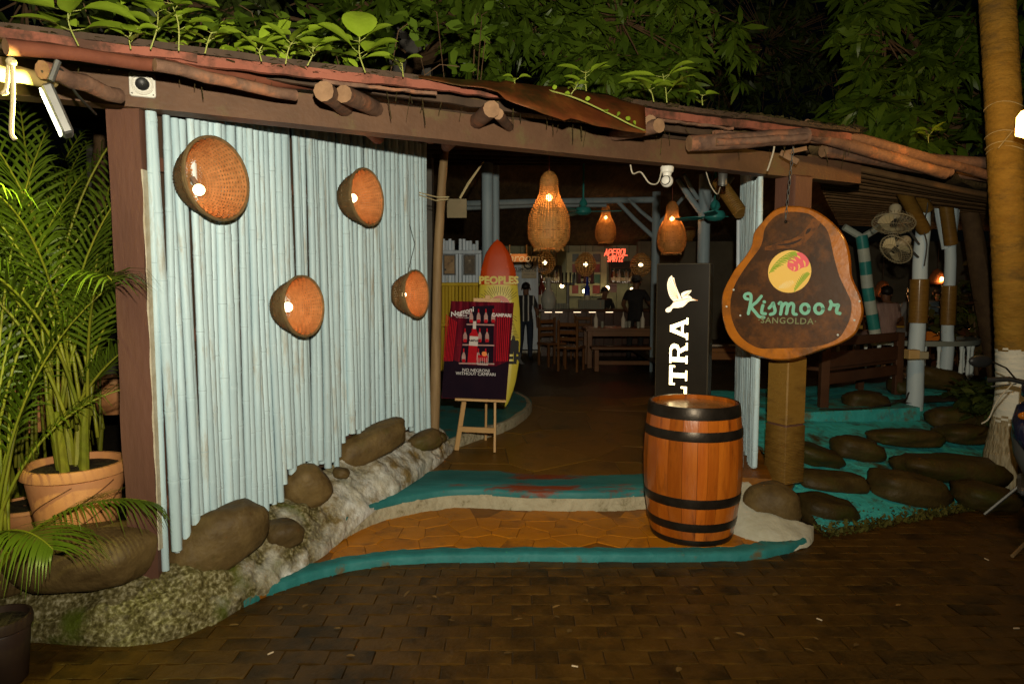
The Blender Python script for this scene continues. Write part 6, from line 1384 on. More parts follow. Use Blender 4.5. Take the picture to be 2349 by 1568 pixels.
# ================================================================== TABLES
TW = mat('dining_table_wood', (.1, .042, .014), (.15, .065, .022), 4, .35, .001, 30, stretch=(.3, 1, 1))
def table(c, w_, d_, h, lab, grp='dark wooden dining tables'):
    c = Vector(c); root = empty('dining_table', c, lab, 'table', grp)
    for i in range(4): MB().box(c + Vector((0, (i - 1.5) * d_ / 4, h - .025)), (w_, d_ / 4 - .006, .05), bev=.004).build('top_board', TW, root)
    for sx in (-1, 1):
        for sy in (-1, 1): MB().box(c + Vector((sx * (w_ / 2 - .08), sy * (d_ / 2 - .08), (h - .05) / 2)), (.09, .09, h - .05), bev=.005).build('leg', TW, root)
    MB().box(c + Vector((0, -(d_ / 2 - .06), h - .1)), (w_ - .25, .03, .1)).build('apron', TW, root); return root
def bench(c, w_, lab, back=False, rz=0):
    c = Vector(c); root = empty('bench', c, lab, 'bench', 'dark wooden benches')
    MB().box(c + Vector((0, 0, .43)), (w_, .32, .05), bev=.006).build('seat', TW, root)
    for sx in (-1, 1): MB().box(c + Vector((sx * (w_ / 2 - .1), 0, .2)), (.08, .28, .4), bev=.005).build('leg', TW, root)
    MB().box(c + Vector((0, 0, .15)), (w_ - .28, .04, .07)).build('stretcher', TW, root)
def chair(c, rz, lab):
    c = Vector(c); root = empty('chair', c, lab, 'chair', 'dark wooden chairs'); root.rotation_euler = (0, 0, rz)
    def pb(n_, o_, s_): MB().box(c + Vector(o_), s_, bev=.005).build(n_, TW, root)
    pb('seat', (0, 0, .44), (.42, .42, .04))
    for sx in (-1, 1): pb('leg', (sx * .18, -.18, .21), (.04, .04, .42)); pb('leg', (sx * .18, .18, .47), (.04, .04, .94))
    for z in (.6, .72, .86): pb('back_slat', (0, .18, z), (.31, .025, .07))
table(G(1430, 842, ZF) + Vector((0, .2, 0)), 1.5, .8, .76, 'long dining table standing before the bar'); tb = G(1430, 842, ZF)
bench(tb + Vector((0, -.55, 0)), 1.4, 'bench on the street side of the long dining table')
chair(G(1265, 838, ZF), .5, 'wooden chair left of the long dining table'); chair(G(1310, 850, ZF), 2.7, 'wooden chair turned toward the bar'); chair(G(1340, 830, ZF) + Vector((0, .6, 0)), -.3, 'wooden chair pushed in behind the table end')
for i, xx in enumerate((1210, 1555, 1800)):
    p = D6(xx, 1120, tb.y); b = MB(); b.lathe([(.001, 0), (.04, 0), (.042, .16), (.014, .23), (.006, .3), (.001, .3)], 12, (p.x, tb.y + .1, ZF + .76)); thing('sauce_bottle', b, mat('white_squeeze_plastic', (.5, .45, .36)), 'white squeeze bottle on the long dining table', 'bottle', 'squeeze bottles on the table')
for i, xx in enumerate((1290, 1590, 1635, 1725)):
    p = D6(xx, 1120, tb.y); glass((p.x, tb.y + R.uniform(-.1, .2), ZF + .76), 'small glass set on the long dining table', 'glasses on the dining table', .12)
t2 = G(1665, 930, ZF); table(t2 + Vector((0, .3, 0)), .9, .7, .76, 'small table with white plates behind the lit sign'); 
for dx in (-.12, .2): b = MB(); b.lathe([(.001, .0), (.06, .0), (.12, .018), (.118, .02), (.06, .006), (.001, .006)], 24, t2 + Vector((dx, .2, .76))); thing('plate', b, mat('white_china', (.55, .52, .45)), 'white plate on the small table behind the lit sign', 'plate', 'plates on the small table')
bench(G(1690, 900, ZF) + Vector((0, .9, 0)), 1.0, 'bench beyond the small table with plates')
# white low planter wall seen under the tables
MB_ = MB(); MB_.box((.1, 16.0, .3), (1.2, .3, .22)); thing('low_wall', MB_, WHITEWASH, 'low whitewashed wall beside the bar', 'wall')
# ================================================================== RIGHT HAND GARDEN STEPS
# rubble bank of teal washed mortar climbing to the terrace
b = MB(); nx, ny = 40, 26; vs = []
def bank_z(x, y):
    y0 = 4.75 + max(0, x - 2.0) * .42; t = max(0, min(1, (y - y0) / 2.2)); return .02 + .46 * t ** .9
for i in range(nx + 1):
    for j in range(ny + 1):
        x = lerp(2.25, 7.5, i / nx); y = lerp(4.72 + (x - 2.25) * .42, 8.2 + (x - 2.2) * .3, j / ny); z = bank_z(x, y) + .03 * noise.noise(Vector((x * 3, y * 3, 0))) + .015 * noise.noise(Vector((x * 9, y * 9, 1)))
        if j == 0: z = -.03
        vs.append((x, y, z))
b.add(vs, [(i*(ny+1)+j, (i+1)*(ny+1)+j, (i+1)*(ny+1)+j+1, i*(ny+1)+j+1) for i in range(nx) for j in range(ny)])
TEALW = mat('teal_washed_mortar', (.035, .36, .38), (.06, .5, .52), 6, .5, .012, 14, c3=(.06, .045, .014), c3scale=3.2, c3cut=(.5, .64))
bank = struct('garden_steps', b, TEALW, angle=180)
ROCKD = mat('garden_stone_dimmed', (.034, .022, .006), (.062, .041, .011), 7, .55, .006, 34, rnd=.25, c3=(.04, .04, .006), c3scale=2.5, c3cut=(.5, .66)); RM2 = [rock_mesh('stone', i + 9, .3, 24, 16, ROCKD, .62) for i in range(6)]  # rock colour darkened to stand for the dim light over the garden steps
def stone(px, py, z, w, h, dep, rot=0, mi=0, yaw=0):
    mm_ = RM2[mi % 6].copy(); mm_.transform(Matrix.Diagonal((w / 2 * .96, dep / 2 * .9, h / 2 * .82, 1))); o = bpy.data.objects.new('stone', mm_); COL.objects.link(o); c = G(px, py, z); c.z -= .035; o.rotation_euler = (0, rad(rot), rad(yaw)); o.parent = bank; o.location = c - WL[bank.name]
for i, q in enumerate([(1868, 1035, .3, .5, .22, .42, 12), (1965, 1020, .32, .46, .26, .4, 10), (2075, 993, .36, .72, .18, .36, 2), (2170, 1062, .24, .95, .28, .5, 5), (1900, 1092, .2, .66, .2, .36, 3), (2085, 1112, .16, .62, .3, .42, 8), (1895, 1162, .08, .46, .28, .36, 4), (1985, 912, .55, .48, .26, .36, 2),
        (2205, 985, .36, .5, .2, .4, 0), (2150, 860, .66, .62, .34, .4, 12), (2070, 880, .6, .3, .25, .3, 0), (2215, 880, .58, .46, .22, .36, 0), (2260, 1130, .12, .5, .24, .4, 4), (2180, 950, .42, .5, .26, .36, 0), (2290, 960, .4, .6, .3, .4, 0)]): stone(*q, mi=i)
# teal riser of the terrace and terrace slab
a, e = G(1790, 975, .36), G(2110, 960, .36); d_ = (e - a).normalized(); b = MB(); vs = []; n = 24
for i in range(n + 1):
    p = a.lerp(e, i / n); q = Vector((-d_.y, d_.x, 0)); w = .015 * noise.noise(p * 6)
    vs += [p + Vector((0, w - .015, -.12)), p + Vector((0, w, .08)), p + Vector((0, w + .01, .12)), p + q * .9 + Vector((0, 0, .13))]
b.add(vs, [(i*4+k, (i+1)*4+k, (i+1)*4+k+1, i*4+k+1) for i in range(n) for k in range(3)]); struct('terrace_step', b, mat('teal_step_paint', (.03, .28, .29), (.05, .38, .39), 7, .45, .008, 20, c3=(.1, .12, .08), c3scale=6, c3cut=(.48, .64)), angle=50)
b = MB(); pl = [(2.35, 7.3), (2.6, 7.1), (6, 7.9), (12, 9), (12, 20), (2.45, 20)]; n = len(pl); b.add([(x, y, .46) for x, y in pl], [tuple(range(n))]); struct('terrace', b, MORTAR, smooth=False)
# moss and weeds at the foot of the bank
b = MB()
for i in range(1500):
    x = R.uniform(2.2, 4.4); y = 4.72 + (x - 2.25) * .42 + abs(R.gauss(0, .12)) - .05; p = Vector((x, y, max(0, bank_z(x, y) - .03 + R.uniform(0, .04)))); r = R.uniform(.01, .035); a = R.uniform(0, 6.28)
    d1 = Vector((math.cos(a), math.sin(a), R.uniform(.2, 1.2))) * r; d2 = Vector((-math.sin(a), math.cos(a), .1)) * r * .5; b.add([p - d2, p + d2, p + d1 + d2 * .3, p + d1 - d2 * .3], [(0, 1, 2, 3)])
tag(b.build('ground_weeds', mat('low_weeds', (.05, .05, .01), (.09, .085, .015), 8, .7), smooth=False), 'mossy weeds along the foot of the garden steps', 'weeds', kind='stuff')

# ---- brown settle with slatted back
bw = mat('settle_brown_paint', (.05, .021, .01), (.078, .034, .016), 4, .5, .002, 20, stretch=(.3, 1, 1))
c = G(1900, 932, .48); st = empty('settle', c, 'dark brown wooden settle with a slatted back on the terrace', 'bench'); dx = (G(2055, 905, .48) - c); dx.z = 0; Ls = dx.length; dx.normalize(); nn = Vector((dx.y, -dx.x, 0))
o0 = c - dx * .1
for q in (0, Ls + .12): MB().beam(o0 + dx * q, o0 + dx * q + Vector((0, 0, .74)), .09, .08, bev=.006, up=(0, 1, 0)).build('leg', bw, st); MB().beam(o0 + dx * q - nn * .45, o0 + dx * q - nn * .45 + Vector((0, 0, .4)), .07, .07, up=(0, 1, 0)).build('leg', bw, st)
for z, h_ in ((.69, .1), (.5, .16), (.3, .12)): MB().beam(o0 + dx * .046 + Vector((0, 0, z)), o0 + dx * (Ls + .074) + Vector((0, 0, z)), .03, h_, bev=.004).build('back_slat', bw, st)
MB().beam(o0 - nn * .22 + Vector((0, 0, .4)), o0 + dx * (Ls + .12) - nn * .22 + Vector((0, 0, .4)), .42, .04, bev=.005).build('seat', bw, st)
thing('loose_rail', MB().beam(P(1845, 795, 7.3), P(1900, 800, 6.9), .06, .05), bw, 'loose dark rail leaning behind the settle', 'rail')

# ---- bound garden posts carrying the side roof
def bound_post(px, y, py0, lab, r, lean, bands, top=430):
    base = P(px + lean, py0, y); tp = P(px + 14, top, y); base.z = .35; root = empty('bound_post', base, lab, 'post', 'rope bound posts of the side roof')
    at = lambda py: (lambda q: base.lerp(tp, (q.z - base.z) / (tp.z - base.z)))(P(px, py, y))
    N = 14; pts = [base.lerp(tp, i / N) + Vector((.025 * noise.noise(Vector((px, i * .4, 0))), 0, 0)) for i in range(N + 1)]; MB().tube(pts, [r * (1.1 - .25 * i / N) for i in range(N + 1)], 12).build('shaft', BLUEPOST2, root)
    for ya, yb in bands:
        a, e = at(yb), at(ya); n = int((e - a).length / .011); MB().tube([a.lerp(e, i / n) for i in range(n + 1)], [r * 1.1 + .006 + .004 * (i % 2) for i in range(n + 1)], 12).build('rope_binding', ROPEWRAP, root)
    return root, at
rA, atA = bound_post(2106, 7.6, 870, 'thick white and brown bound post with two fans beside the terrace', .082, -6, [(640, 740)], 415)
rB, atB = bound_post(2172, 8.4, 850, 'slimmer bound post with a forked top right of the fan post', .07, -2, [(655, 745)], 470)
def bound_arm(a, e, r, root):
    a, e = Vector(a), Vector(e); n = int((e - a).length / .012); MB().tube([a.lerp(e, i / n) for i in range(n + 1)], [r + .004 * (i % 2) for i in range(n + 1)], 10).build('bound_brace', ROPEWRAP, root)
bound_arm(P(2120, 528, 7.5), P(2068, 432, 7.2), .068, rA); bound_arm(P(2128, 480, 7.55), P(2095, 430, 7.4), .06, rA); bound_arm(P(2182, 560, 8.3), P(2166, 440, 8.2), .075, rB)
MB().tube([P(2180, 580, 8.4), P(2192, 480, 8.45), P(2194, 440, 8.5)], [.05, .045, .04], 8).build('fork', BLUEPOST2, rB); MB().tube([P(2170, 570, 8.4), P(2155, 500, 8.4), P(2150, 470, 8.4)], [.05, .045, .04], 8).build('fork', BLUEPOST2, rB)
b = MB()
for i in range(9): a = R.uniform(0, 6.28); b.tube([P(2112, 425, 7.5), P(2112 + 34 * math.cos(a), 420 + 14 * math.sin(a) - 6, 7.45)], .012, 5)
thing('straw_tuft', b, POLE, 'tuft of straw binding on top of the fan post', 'straw')
thing('cable_run', MB().tube(spline([P(2118, 440, 7.45), P(2128, 470, 7.45), P(2118, 520, 7.45), P(2126, 560, 7.45), P(2120, 610, 7.45)], 5), .008, 5), WIRE, 'dark cable winding down the fan post', 'cable')
def wall_fan(c, out, r, lab, root_post):
    c = Vector(c); out = Vector(out).normalized(); M = out.to_track_quat('Z', 'Y').to_matrix(); root = empty('wall_fan', c, lab, 'fan', 'oscillating fans on the post')
    cg = mat('fan_cage_wire', (.25, .22, .14), (.3, .26, .17), 5, .4); b = MB()
    for q in range(30):
        a = 2 * math.pi * q / 30; b.tube([c + M @ Vector((math.cos(a) * rr_, math.sin(a) * rr_, z)) for rr_, z in ((.03, .07), (r * .6, .065), (r * .95, .03), (r, 0), (r * .9, -.05), (.06, -.08))], .0018, 4, False)
    ring(b, r, 0, .006, M, c, 32); ring(b, r * .6, .066, .002, M, c, 24); b.build('cage', cg, root)
    MB().lathe([(.001, -.2), (.05, -.2), (.06, -.18), (.055, -.08), (.02, -.07)], 16, c, M).build('motor', mat('fan_cream_plastic', (.42, .36, .24)), root)
    MB().lathe([(.035, -.03), (.035, .03), (.001, .04)], 14, c, M).build('hub', BLACKP, root); hub_ = bpy.data.objects[list(WL)[-1]]
    for k in range(3):
        vs = []; a0 = k * 2.094
        for i in range(7):
            t = i / 6; a = a0 + t * 1.25 - .6
            vs += [c + M @ Vector((math.cos(a) * .035, math.sin(a) * .035, -.02 + .03 * t)), c + M @ Vector((math.cos(a) * r * (.86 - .18 * abs(t - .5)), math.sin(a) * r * (.86 - .18 * abs(t - .5)), -.035 + .06 * t))]
        b = MB(); b.add(vs, [(2*i, 2*i+1, 2*i+3, 2*i+2) for i in range(6)]); b.build('blade', mat('fan_blade_cream', (.5, .42, .25), None, rough=.4), hub_)
    MB().tube([c - out * .15, c - out * .2 + Vector((.1, .1, -.1)), Vector(root_post)], .014, 6).build('arm', GREYM, root)
wall_fan(P(2050, 512, 7.1), (-.25, -.35, -.9), .2, 'upper fan tilted down from the bound post', P(2108, 560, 7.55)); wall_fan(P(2055, 572, 7.3), (-.75, -.35, -.55), .17, 'lower fan turned away on the bound post', P(2106, 590, 7.55))

# ---- striped leaning post, white balustrade
b = MB(); rt = empty('striped_post', P(2015, 790, 9.2), 'leaning post painted in teal and white bands behind the slab sign', 'post')
SW = mat('stripe_white', (.36, .4, .34), (.42, .46, .4), 5, .5); pp = [P(1976, 540, 9.2), P(1984, 600, 9.2), P(1990, 660, 9.2), P(2000, 720, 9.2), P(2012, 790, 9.2)]
ps = spline(pp, 4)
for i in range(len(ps) - 1): MB().tube([ps[i], ps[i + 1]], .075, 12).build('band', (TEALP, SW)[(i // 2) % 2], rt)
for k in (-1, 1): MB().tube([P(1978, 545, 9.2), P(1978 + k * 42, 520, 9.2)], .045, 8).build('fork', SW, rt)
def balustrade(cx_, cy_, r, a0, a1, n, z, h, lab, m, railm):
    c = Vector((cx_, cy_, z)); root = empty('balustrade', c, lab, 'balustrade'); prof = [(.05, 0), (.05, .04), (.03, .07), (.045, .2), (.04, .35), (.026, .5), (.038, .53), (.026, .56), (.03, .8), (.045, .9), (.045, 1.0)]
    for i in range(n):
        a = lerp(a0, a1, i / (n - 1)); MB().lathe([(r_ * h / .75, z_ * h) for r_, z_ in prof], 12, c + Vector((math.cos(a) * r, math.sin(a) * r, 0)), cap=(True, True)).build('baluster', m, root, angle=50)
    pts = [c + Vector((math.cos(lerp(a0 - .06, a1 + .06, i / 24)) * r, math.sin(lerp(a0 - .06, a1 + .06, i / 24)) * r, h + .03)) for i in range(25)]
    b = MB(); vs = []
    for i, p in enumerate(pts):
        o = (p - c); o.z = 0; o.normalize()
        for sx, sz in ((.08, -.03), (.08, .03), (-.08, .03), (-.08, -.03)): vs.append(p + o * sx + Vector((0, 0, sz)))
    b.add(vs, [(i*4+j, i*4+(j+1) % 4, (i+1)*4+(j+1) % 4, (i+1)*4+j) for i in range(24) for j in range(4)] + [(0, 1, 2, 3), (99, 98, 97, 96)]); b.build('handrail', railm, root, angle=30)
BALW = mat('balustrade_white', (.58, .66, .66), (.66, .73, .72), 5, .5)
q = P(2160, 868, 8.5); balustrade(q.x - .12, q.y + .7, .8, rad(-150), rad(-5), 13, q.z, .42, 'curved white balustrade with turned balusters beside the palm', BALW, mat('rail_grey', (.2, .22, .19)))
q = P(2010, 800, 12.5); balustrade(q.x + .3, q.y + 1.4, 1.6, rad(-165), rad(-20), 16, q.z - .12, .5, 'farther white balustrade with a yellow handrail', BALW, mat('rail_yellow', (.5, .28, .03)))
MB_ = MB(); MB_.box(P(2150, 778, 10.2), (.34, .05, .24)); thing('orange_planter', MB_, mat('orange_box', (.75, .2, .02)), 'orange box standing between the bound posts', 'box')
bx = empty('junction_box', P(2100, 812, 7.3), 'pale wooden junction box strapped to the fan post', 'box'); MB().box(P(2092, 812, 7.3), (.12, .1, .1), bev=.006).build('case', mat('raw_pine', (.4, .26, .1), (.5, .34, .15), 6, .6), bx); MB().box(P(2115, 814, 7.32), (.1, .09, .08), bev=.006).build('cover', mat('clear_plastic', (.3, .27, .18), None, rough=.2), bx)
thing('post_cable', MB().tube(spline([P(2085, 900, 7.2), P(2070, 918, 7.0), P(1990, 935, 6.8), P(1880, 938, 6.7)], 6), .008, 5), WIRE, 'black cable running over the stones to the terrace', 'cable')

# ---- coconut palm trunk
b = MB(); tr = spline([P(2332, 1060, 5.9), P(2330, 900, 5.9), P(2327, 780, 5.9), P(2319, 600, 5.9), P(2309, 400, 5.9), P(2299, 200, 5.9), P(2287, 0, 5.9), P(2276, -160, 5.9)], 8); n = len(tr)
tr[0].z = -.02; ra = [.15 * (1 + .75 * max(0, 1 - i / 9) ** 1.5) * (1 - .16 * i / n) for i in range(n)]
pts = []; rs = []
for i in range(n - 1):
    for k in range(4): t = k / 4; pts.append(tr[i].lerp(tr[i + 1], t)); rs.append(lerp(ra[i], ra[i + 1], t) * (1 + .012 * math.sin((i * 4 + k) * 1.6)))
palm = empty('coconut_palm', tr[0], 'leaning coconut palm trunk with a whitewashed lower band', 'palm'); split_z0, split_z1 = 1.0, P(2315, 800, 5.9).z
b = MB(); b.tube(pts, rs, 20, wob=.012); 
PTR = mat('palm_trunk', (.2, .11, .014), (.28, .165, .026), 6, .8, .012, 18, stretch=(1, 1, 2.4), c3=(.12, .075, .02), c3scale=2.2, c3cut=(.5, .66)); PTW = mat('palm_whitewash', (.58, .6, .55), (.66, .67, .6), 6, .7, .008, 14, stretch=(1, 1, 3), c3=(.14, .09, .035), c3scale=7, c3cut=(.6, .7)); PTF = mat('palm_root_fringe', (.2, .15, .07), (.46, .42, .3), 14, .8, .02, 20, stretch=(3, 3, .5))
zc = [np.mean([b.v[i][2] for i in f_]) for f_ in b.f]; b.m = [1 if (.62 + .05 * math.sin(k * 2.1) < z < split_z1 + .02 * math.sin(k * 1.7)) else (2 if z <= .7 else 0) for k, z in enumerate(zc)]
b.build('trunk', [PTR, PTW, PTF], palm, angle=180)
b = MB()
for z0 in (P(2300, 245, 5.9).z, P(2300, 310, 5.9).z, P(2300, 335, 5.9).z, P(2300, 345, 5.9).z):
    c = min(tr, key=lambda p: abs(p.z - z0)); r = .137; b.tube([c + Vector((math.cos(a) * r, math.sin(a) * r, z0 - c.z + .02 * math.sin(a * 2))) for a in [k * .314 for k in range(21)]], .003, 4, False)
b.tube([P(2290, 340, 5.7), P(2322, 302, 5.7)], .003, 4, False); b.build('string', ROPE, palm)
# wedge of leaves of a frond hanging across the trunk
ln = P(2360, 288, 4.85); lt_ = empty('lantern', ln, 'glowing warm lamp fixed to the palm trunk', 'lamp')
b = MB(); b.lathe([(.03, -.08), (.075, -.06), (.075, .06), (.05, .1), (.01, .11)], 14, ln); b.build('shade', mat('lantern_glass', (1, .6, .2), emit=(1, .55, .14), estr=16), lt_)
MB().beam(ln + Vector((0, 0, .1)), ln + Vector((.1, .25, .12)), .02, .02).build('bracket', IRON, lt_)
point_light('lantern_light', ln + Vector((-.14, -.02, -.04)), 30, (1, .52, .12), .06, lt_)
# dark planting right of the terrace
areca(P(2290, 900, 9.6), 'dim areca palm in the planting behind the coconut trunk', [(100, 10, 1.6, 60), (170, 14, 1.5, 70), (200, 20, 1.4, 80), (240, 14, 1.5, 80), (280, 20, 1.3, 90), (150, 30, 1.2, 70), (330, 15, 1.5, 70)], 4, .06, .3)
b = MB(); root = empty('croton_bush', P(2240, 860, 9.5), 'dark red leaved croton bush between the balustrade and the palm', 'bush'); cl = [P(2235, 720, 9.5) + Vector((R.gauss(0, .35), R.gauss(0, .25), R.gauss(0, .35))) for i in range(90)]
b.tube([P(2240, 860, 9.5), P(2238, 780, 9.5), P(2232, 700, 9.5)], [.03, .02, .01], 6); b.build('stem', TWIG, root); foliage('leaves', cl, mat('croton_leaf', (.09, .02, .012), (.06, .07, .015), 1.5, .4), root, 77, (.12, .22), (.2, .3), (4, 7), .1)
root = empty('garden_bush', P(2258, 950, 6.9), 'low dark bush at the base of the coconut palm', 'bush'); b = MB(); b.tube([P(2258, 955, 6.9), P(2258, 915, 6.9)], [.02, .01], 6); b.build('stem', TWIG, root); foliage('leaves', [P(2258, 915, 6.9) + Vector((R.gauss(0, .12), R.gauss(0, .15), R.gauss(0, .08))) for i in range(70)], LEAF_FAR, root, 78, (.1, .2), (.15, .25), (4, 7), .0)
# far sheet of coloured cloth / painted board at the right
MB_ = MB(); MB_.box(P(2235, 770, 13), (.9, .05, .6)); MB_.box(P(2235, 800, 12.95), (.9, .05, .25), mi=1); thing('painted_board', MB_, [SW, TEALP], 'white and teal painted board far behind the balustrade', 'board', smooth=False)

# ================================================================== SCOOTER
sx0 = G(2392, 1256, 0); scy = sx0.y; S0 = Vector((sx0.x, sx0.y, 0)); scoot = empty('scooter', S0, 'dark blue scooter parked at the palm, seen from its front', 'scooter')
NAVY = mat('scooter_navy_paint', (.008, .01, .03), (.01, .013, .04), 3, .18, coat=.8); SGR = mat('scooter_grey_plastic', (.05, .05, .05), (.07, .07, .068), 5, .35, coat=.4); SBK = mat('scooter_black_rubber', (.012, .012, .012), (.018, .017, .016), 10, .7)
Ry = Matrix.Rotation(rad(-36), 3, 'Z')
def SP(x, y, z): return S0 + Ry @ Vector((x, y, z))
def loft(name, secs, m, parent=scoot):
    """secs: list of (z, half width, y front, y back)"""
    b = MB(); vs = []; n = 16
    for z, w_, yf, yb in secs:
        for k in range(n):
            a = 2 * math.pi * k / n; c, s_ = math.cos(a), math.sin(a); vs.append(SP(w_ * math.copysign(abs(c) ** .75, c), lerp(yf, yb, .5) + (yb - yf) / 2 * math.copysign(abs(s_) ** .8, s_), z))
    k_ = len(secs); b.add(vs, [(i*n+j, i*n+(j+1) % n, (i+1)*n+(j+1) % n, (i+1)*n+j) for i in range(k_ - 1) for j in range(n)] + [tuple(reversed(range(n))), tuple((k_-1)*n+j for j in range(n))]); return b.build(name, m, parent, angle=60)
loft('apron', [(.36, .05, .0, .12), (.45, .12, -.03, .14), (.6, .19, -.06, .16), (.75, .215, -.05, .2), (.83, .2, .0, .22), (.88, .14, .05, .2)], SGR)
loft('upper_cowl', [(.66, .14, -.09, .0), (.74, .2, -.1, .1), (.84, .215, -.09, .18), (.95, .19, -.03, .2), (1.0, .12, .04, .18)], NAVY)
loft('headlamp_pod', [(.96, .1, -.02, .16), (1.02, .17, -.05, .2), (1.1, .17, -.03, .2), (1.15, .1, .04, .17)], NAVY)
MB().ball(SP(0, -.06, 1.06), (.1, .03, .05), 16, 10).build('headlamp', mat('headlamp_glass', (.3, .3, .28), None, rough=.08), scoot)
for s_ in (-1, 1):
    MB().ball(SP(s_ * .14, -.06, .9), (.05, .03, .028), 12, 8).build('indicator', mat('amber_lens', (.4, .12, .01), None, rough=.15), scoot)
    MB().tube([SP(s_ * .12, .1, 1.1), SP(s_ * .24, .13, 1.12), SP(s_ * .36, .16, 1.1)], [.018, .018, .02], 10).build('grip', SBK, scoot)
    stk = MB().tube([SP(s_ * .2, .11, 1.12), SP(s_ * .26, .08, 1.2), SP(s_ * .34, .07, 1.24)], .006, 6).build('mirror_stalk', IRON, scoot)
    mr = MB().ball(SP(s_ * .41, .07, 1.24), (.085, .025, .045), 16, 10).build('mirror', BLACKP, stk, angle=180)
    MB().tube([SP(s_ * .2, .12, 1.09), SP(s_ * .3, .02, 1.08), SP(s_ * .34, .04, 1.07)], .005, 6).build('brake_lever', GREYM, scoot)
MB().tube(spline([SP(-.22, .04, 1.1), SP(-.3, -.04, .98), SP(-.34, -.06, .86), SP(-.38, -.08, .82)], 5), .005, 6).build('control_cable', PALEWIRE, scoot)
bd_ = MB(); bd_.box(SP(-.02, -.105, .84), (.1, .012, .06), Ry, bev=.004); bd_ = bd_.build('badge', mat('badge_white', (.6, .58, .5)), scoot); lettering('lettering', 'TVS', frame(SP(-.02, -.113, .845), Ry @ Vector((1, 0, 0)), (0, 0, 1)), BLACKP, bd_, size=.045, bold=.001, extrude=.0004)
# front wheel, mudguard, forks, floor board, body, seat, rear wheel
def wheel(y, r, tr_):
    b = MB(); pts = [SP(0, y + math.cos(a) * (r - tr_), r + math.sin(a) * (r - tr_)) for a in [k * 2 * math.pi / 28 for k in range(29)]]; b.tube(pts, tr_, 10, False); w_ = b.build('tyre', SBK, scoot)
    b = MB(); M = (Ry @ Matrix.Rotation(rad(90), 3, 'Y')); b.lathe([(.03, -.03), (r - tr_ * 1.6, -.02), (r - tr_ * 1.6, .02), (.03, .03)], 20, SP(0, y, r), M); b.build('rim', GREYM, w_)
wheel(.12, .22, .045); wheel(1.28, .22, .05)
loft('mudguard', [(.30, .045, -.12, .24), (.36, .075, -.1, .26), (.44, .085, -.05, .24), (.5, .05, .02, .2)], NAVY)
for s_ in (-1, 1): MB().tube([SP(s_ * .07, .12, .22), SP(s_ * .07, .17, .5)], .016, 8).build('fork', GREYM, scoot)
MB().box(SP(0, .5, .3), (.3, .5, .06), Ry, bev=.02).build('footboard', SGR, scoot)
loft('rear_body', [(.32, .1, .75, 1.3), (.45, .16, .72, 1.5), (.62, .17, .74, 1.62), (.72, .13, .78, 1.66)], NAVY); loft('seat', [(.71, .12, .74, 1.5), (.76, .15, .72, 1.5), (.81, .13, .76, 1.45)], SBK)
MB().tube([SP(-.1, .62, .3), SP(-.34, .55, .012)], .012, 6).build('side_stand', GREYM, scoot)
thing('broken_stick', MB().tube([G(2322, 1278, 0) + Vector((0, 0, .01)), G(2350, 1262, 0) + Vector((0, 0, .05))], .012, 6), POLE, 'short stick lying on the road near the scooter wheel', 'stick')
# litter
for i, (px, py) in enumerate(((1886, 1422), (2325, 1440), (1326, 1528), (614, 1500), (2268, 1284))): 
    p = G(px, py, .006); a = R.uniform(0, 3); thing('cigarette_butt', MB().tube([p, p + Vector((math.cos(a) * .03, math.sin(a) * .03, 0))], .004, 6), mat('filter_paper', (.5, .36, .2), (.6, .5, .36), 30, .7), 'tiny cigarette butt lying on the wet pavers', 'litter', 'cigarette butts on the road')
for i in range(36):
    p = G(R.uniform(500, 2300), R.uniform(1310, 1540), .004); b = MB(); broad_leaf(b, p, (R.uniform(-1, 1), R.uniform(-1, 1), .05), (0, 0, 1), R.uniform(.03, .06), R.uniform(.008, .014), .02); thing('fallen_leaf', b, mat('dead_leaf', (.11, .065, .018), (.16, .09, .025), 8, .6, rnd=.4), 'small dead leaf lying on the wet pavers', 'leaf', 'fallen leaves on the road')

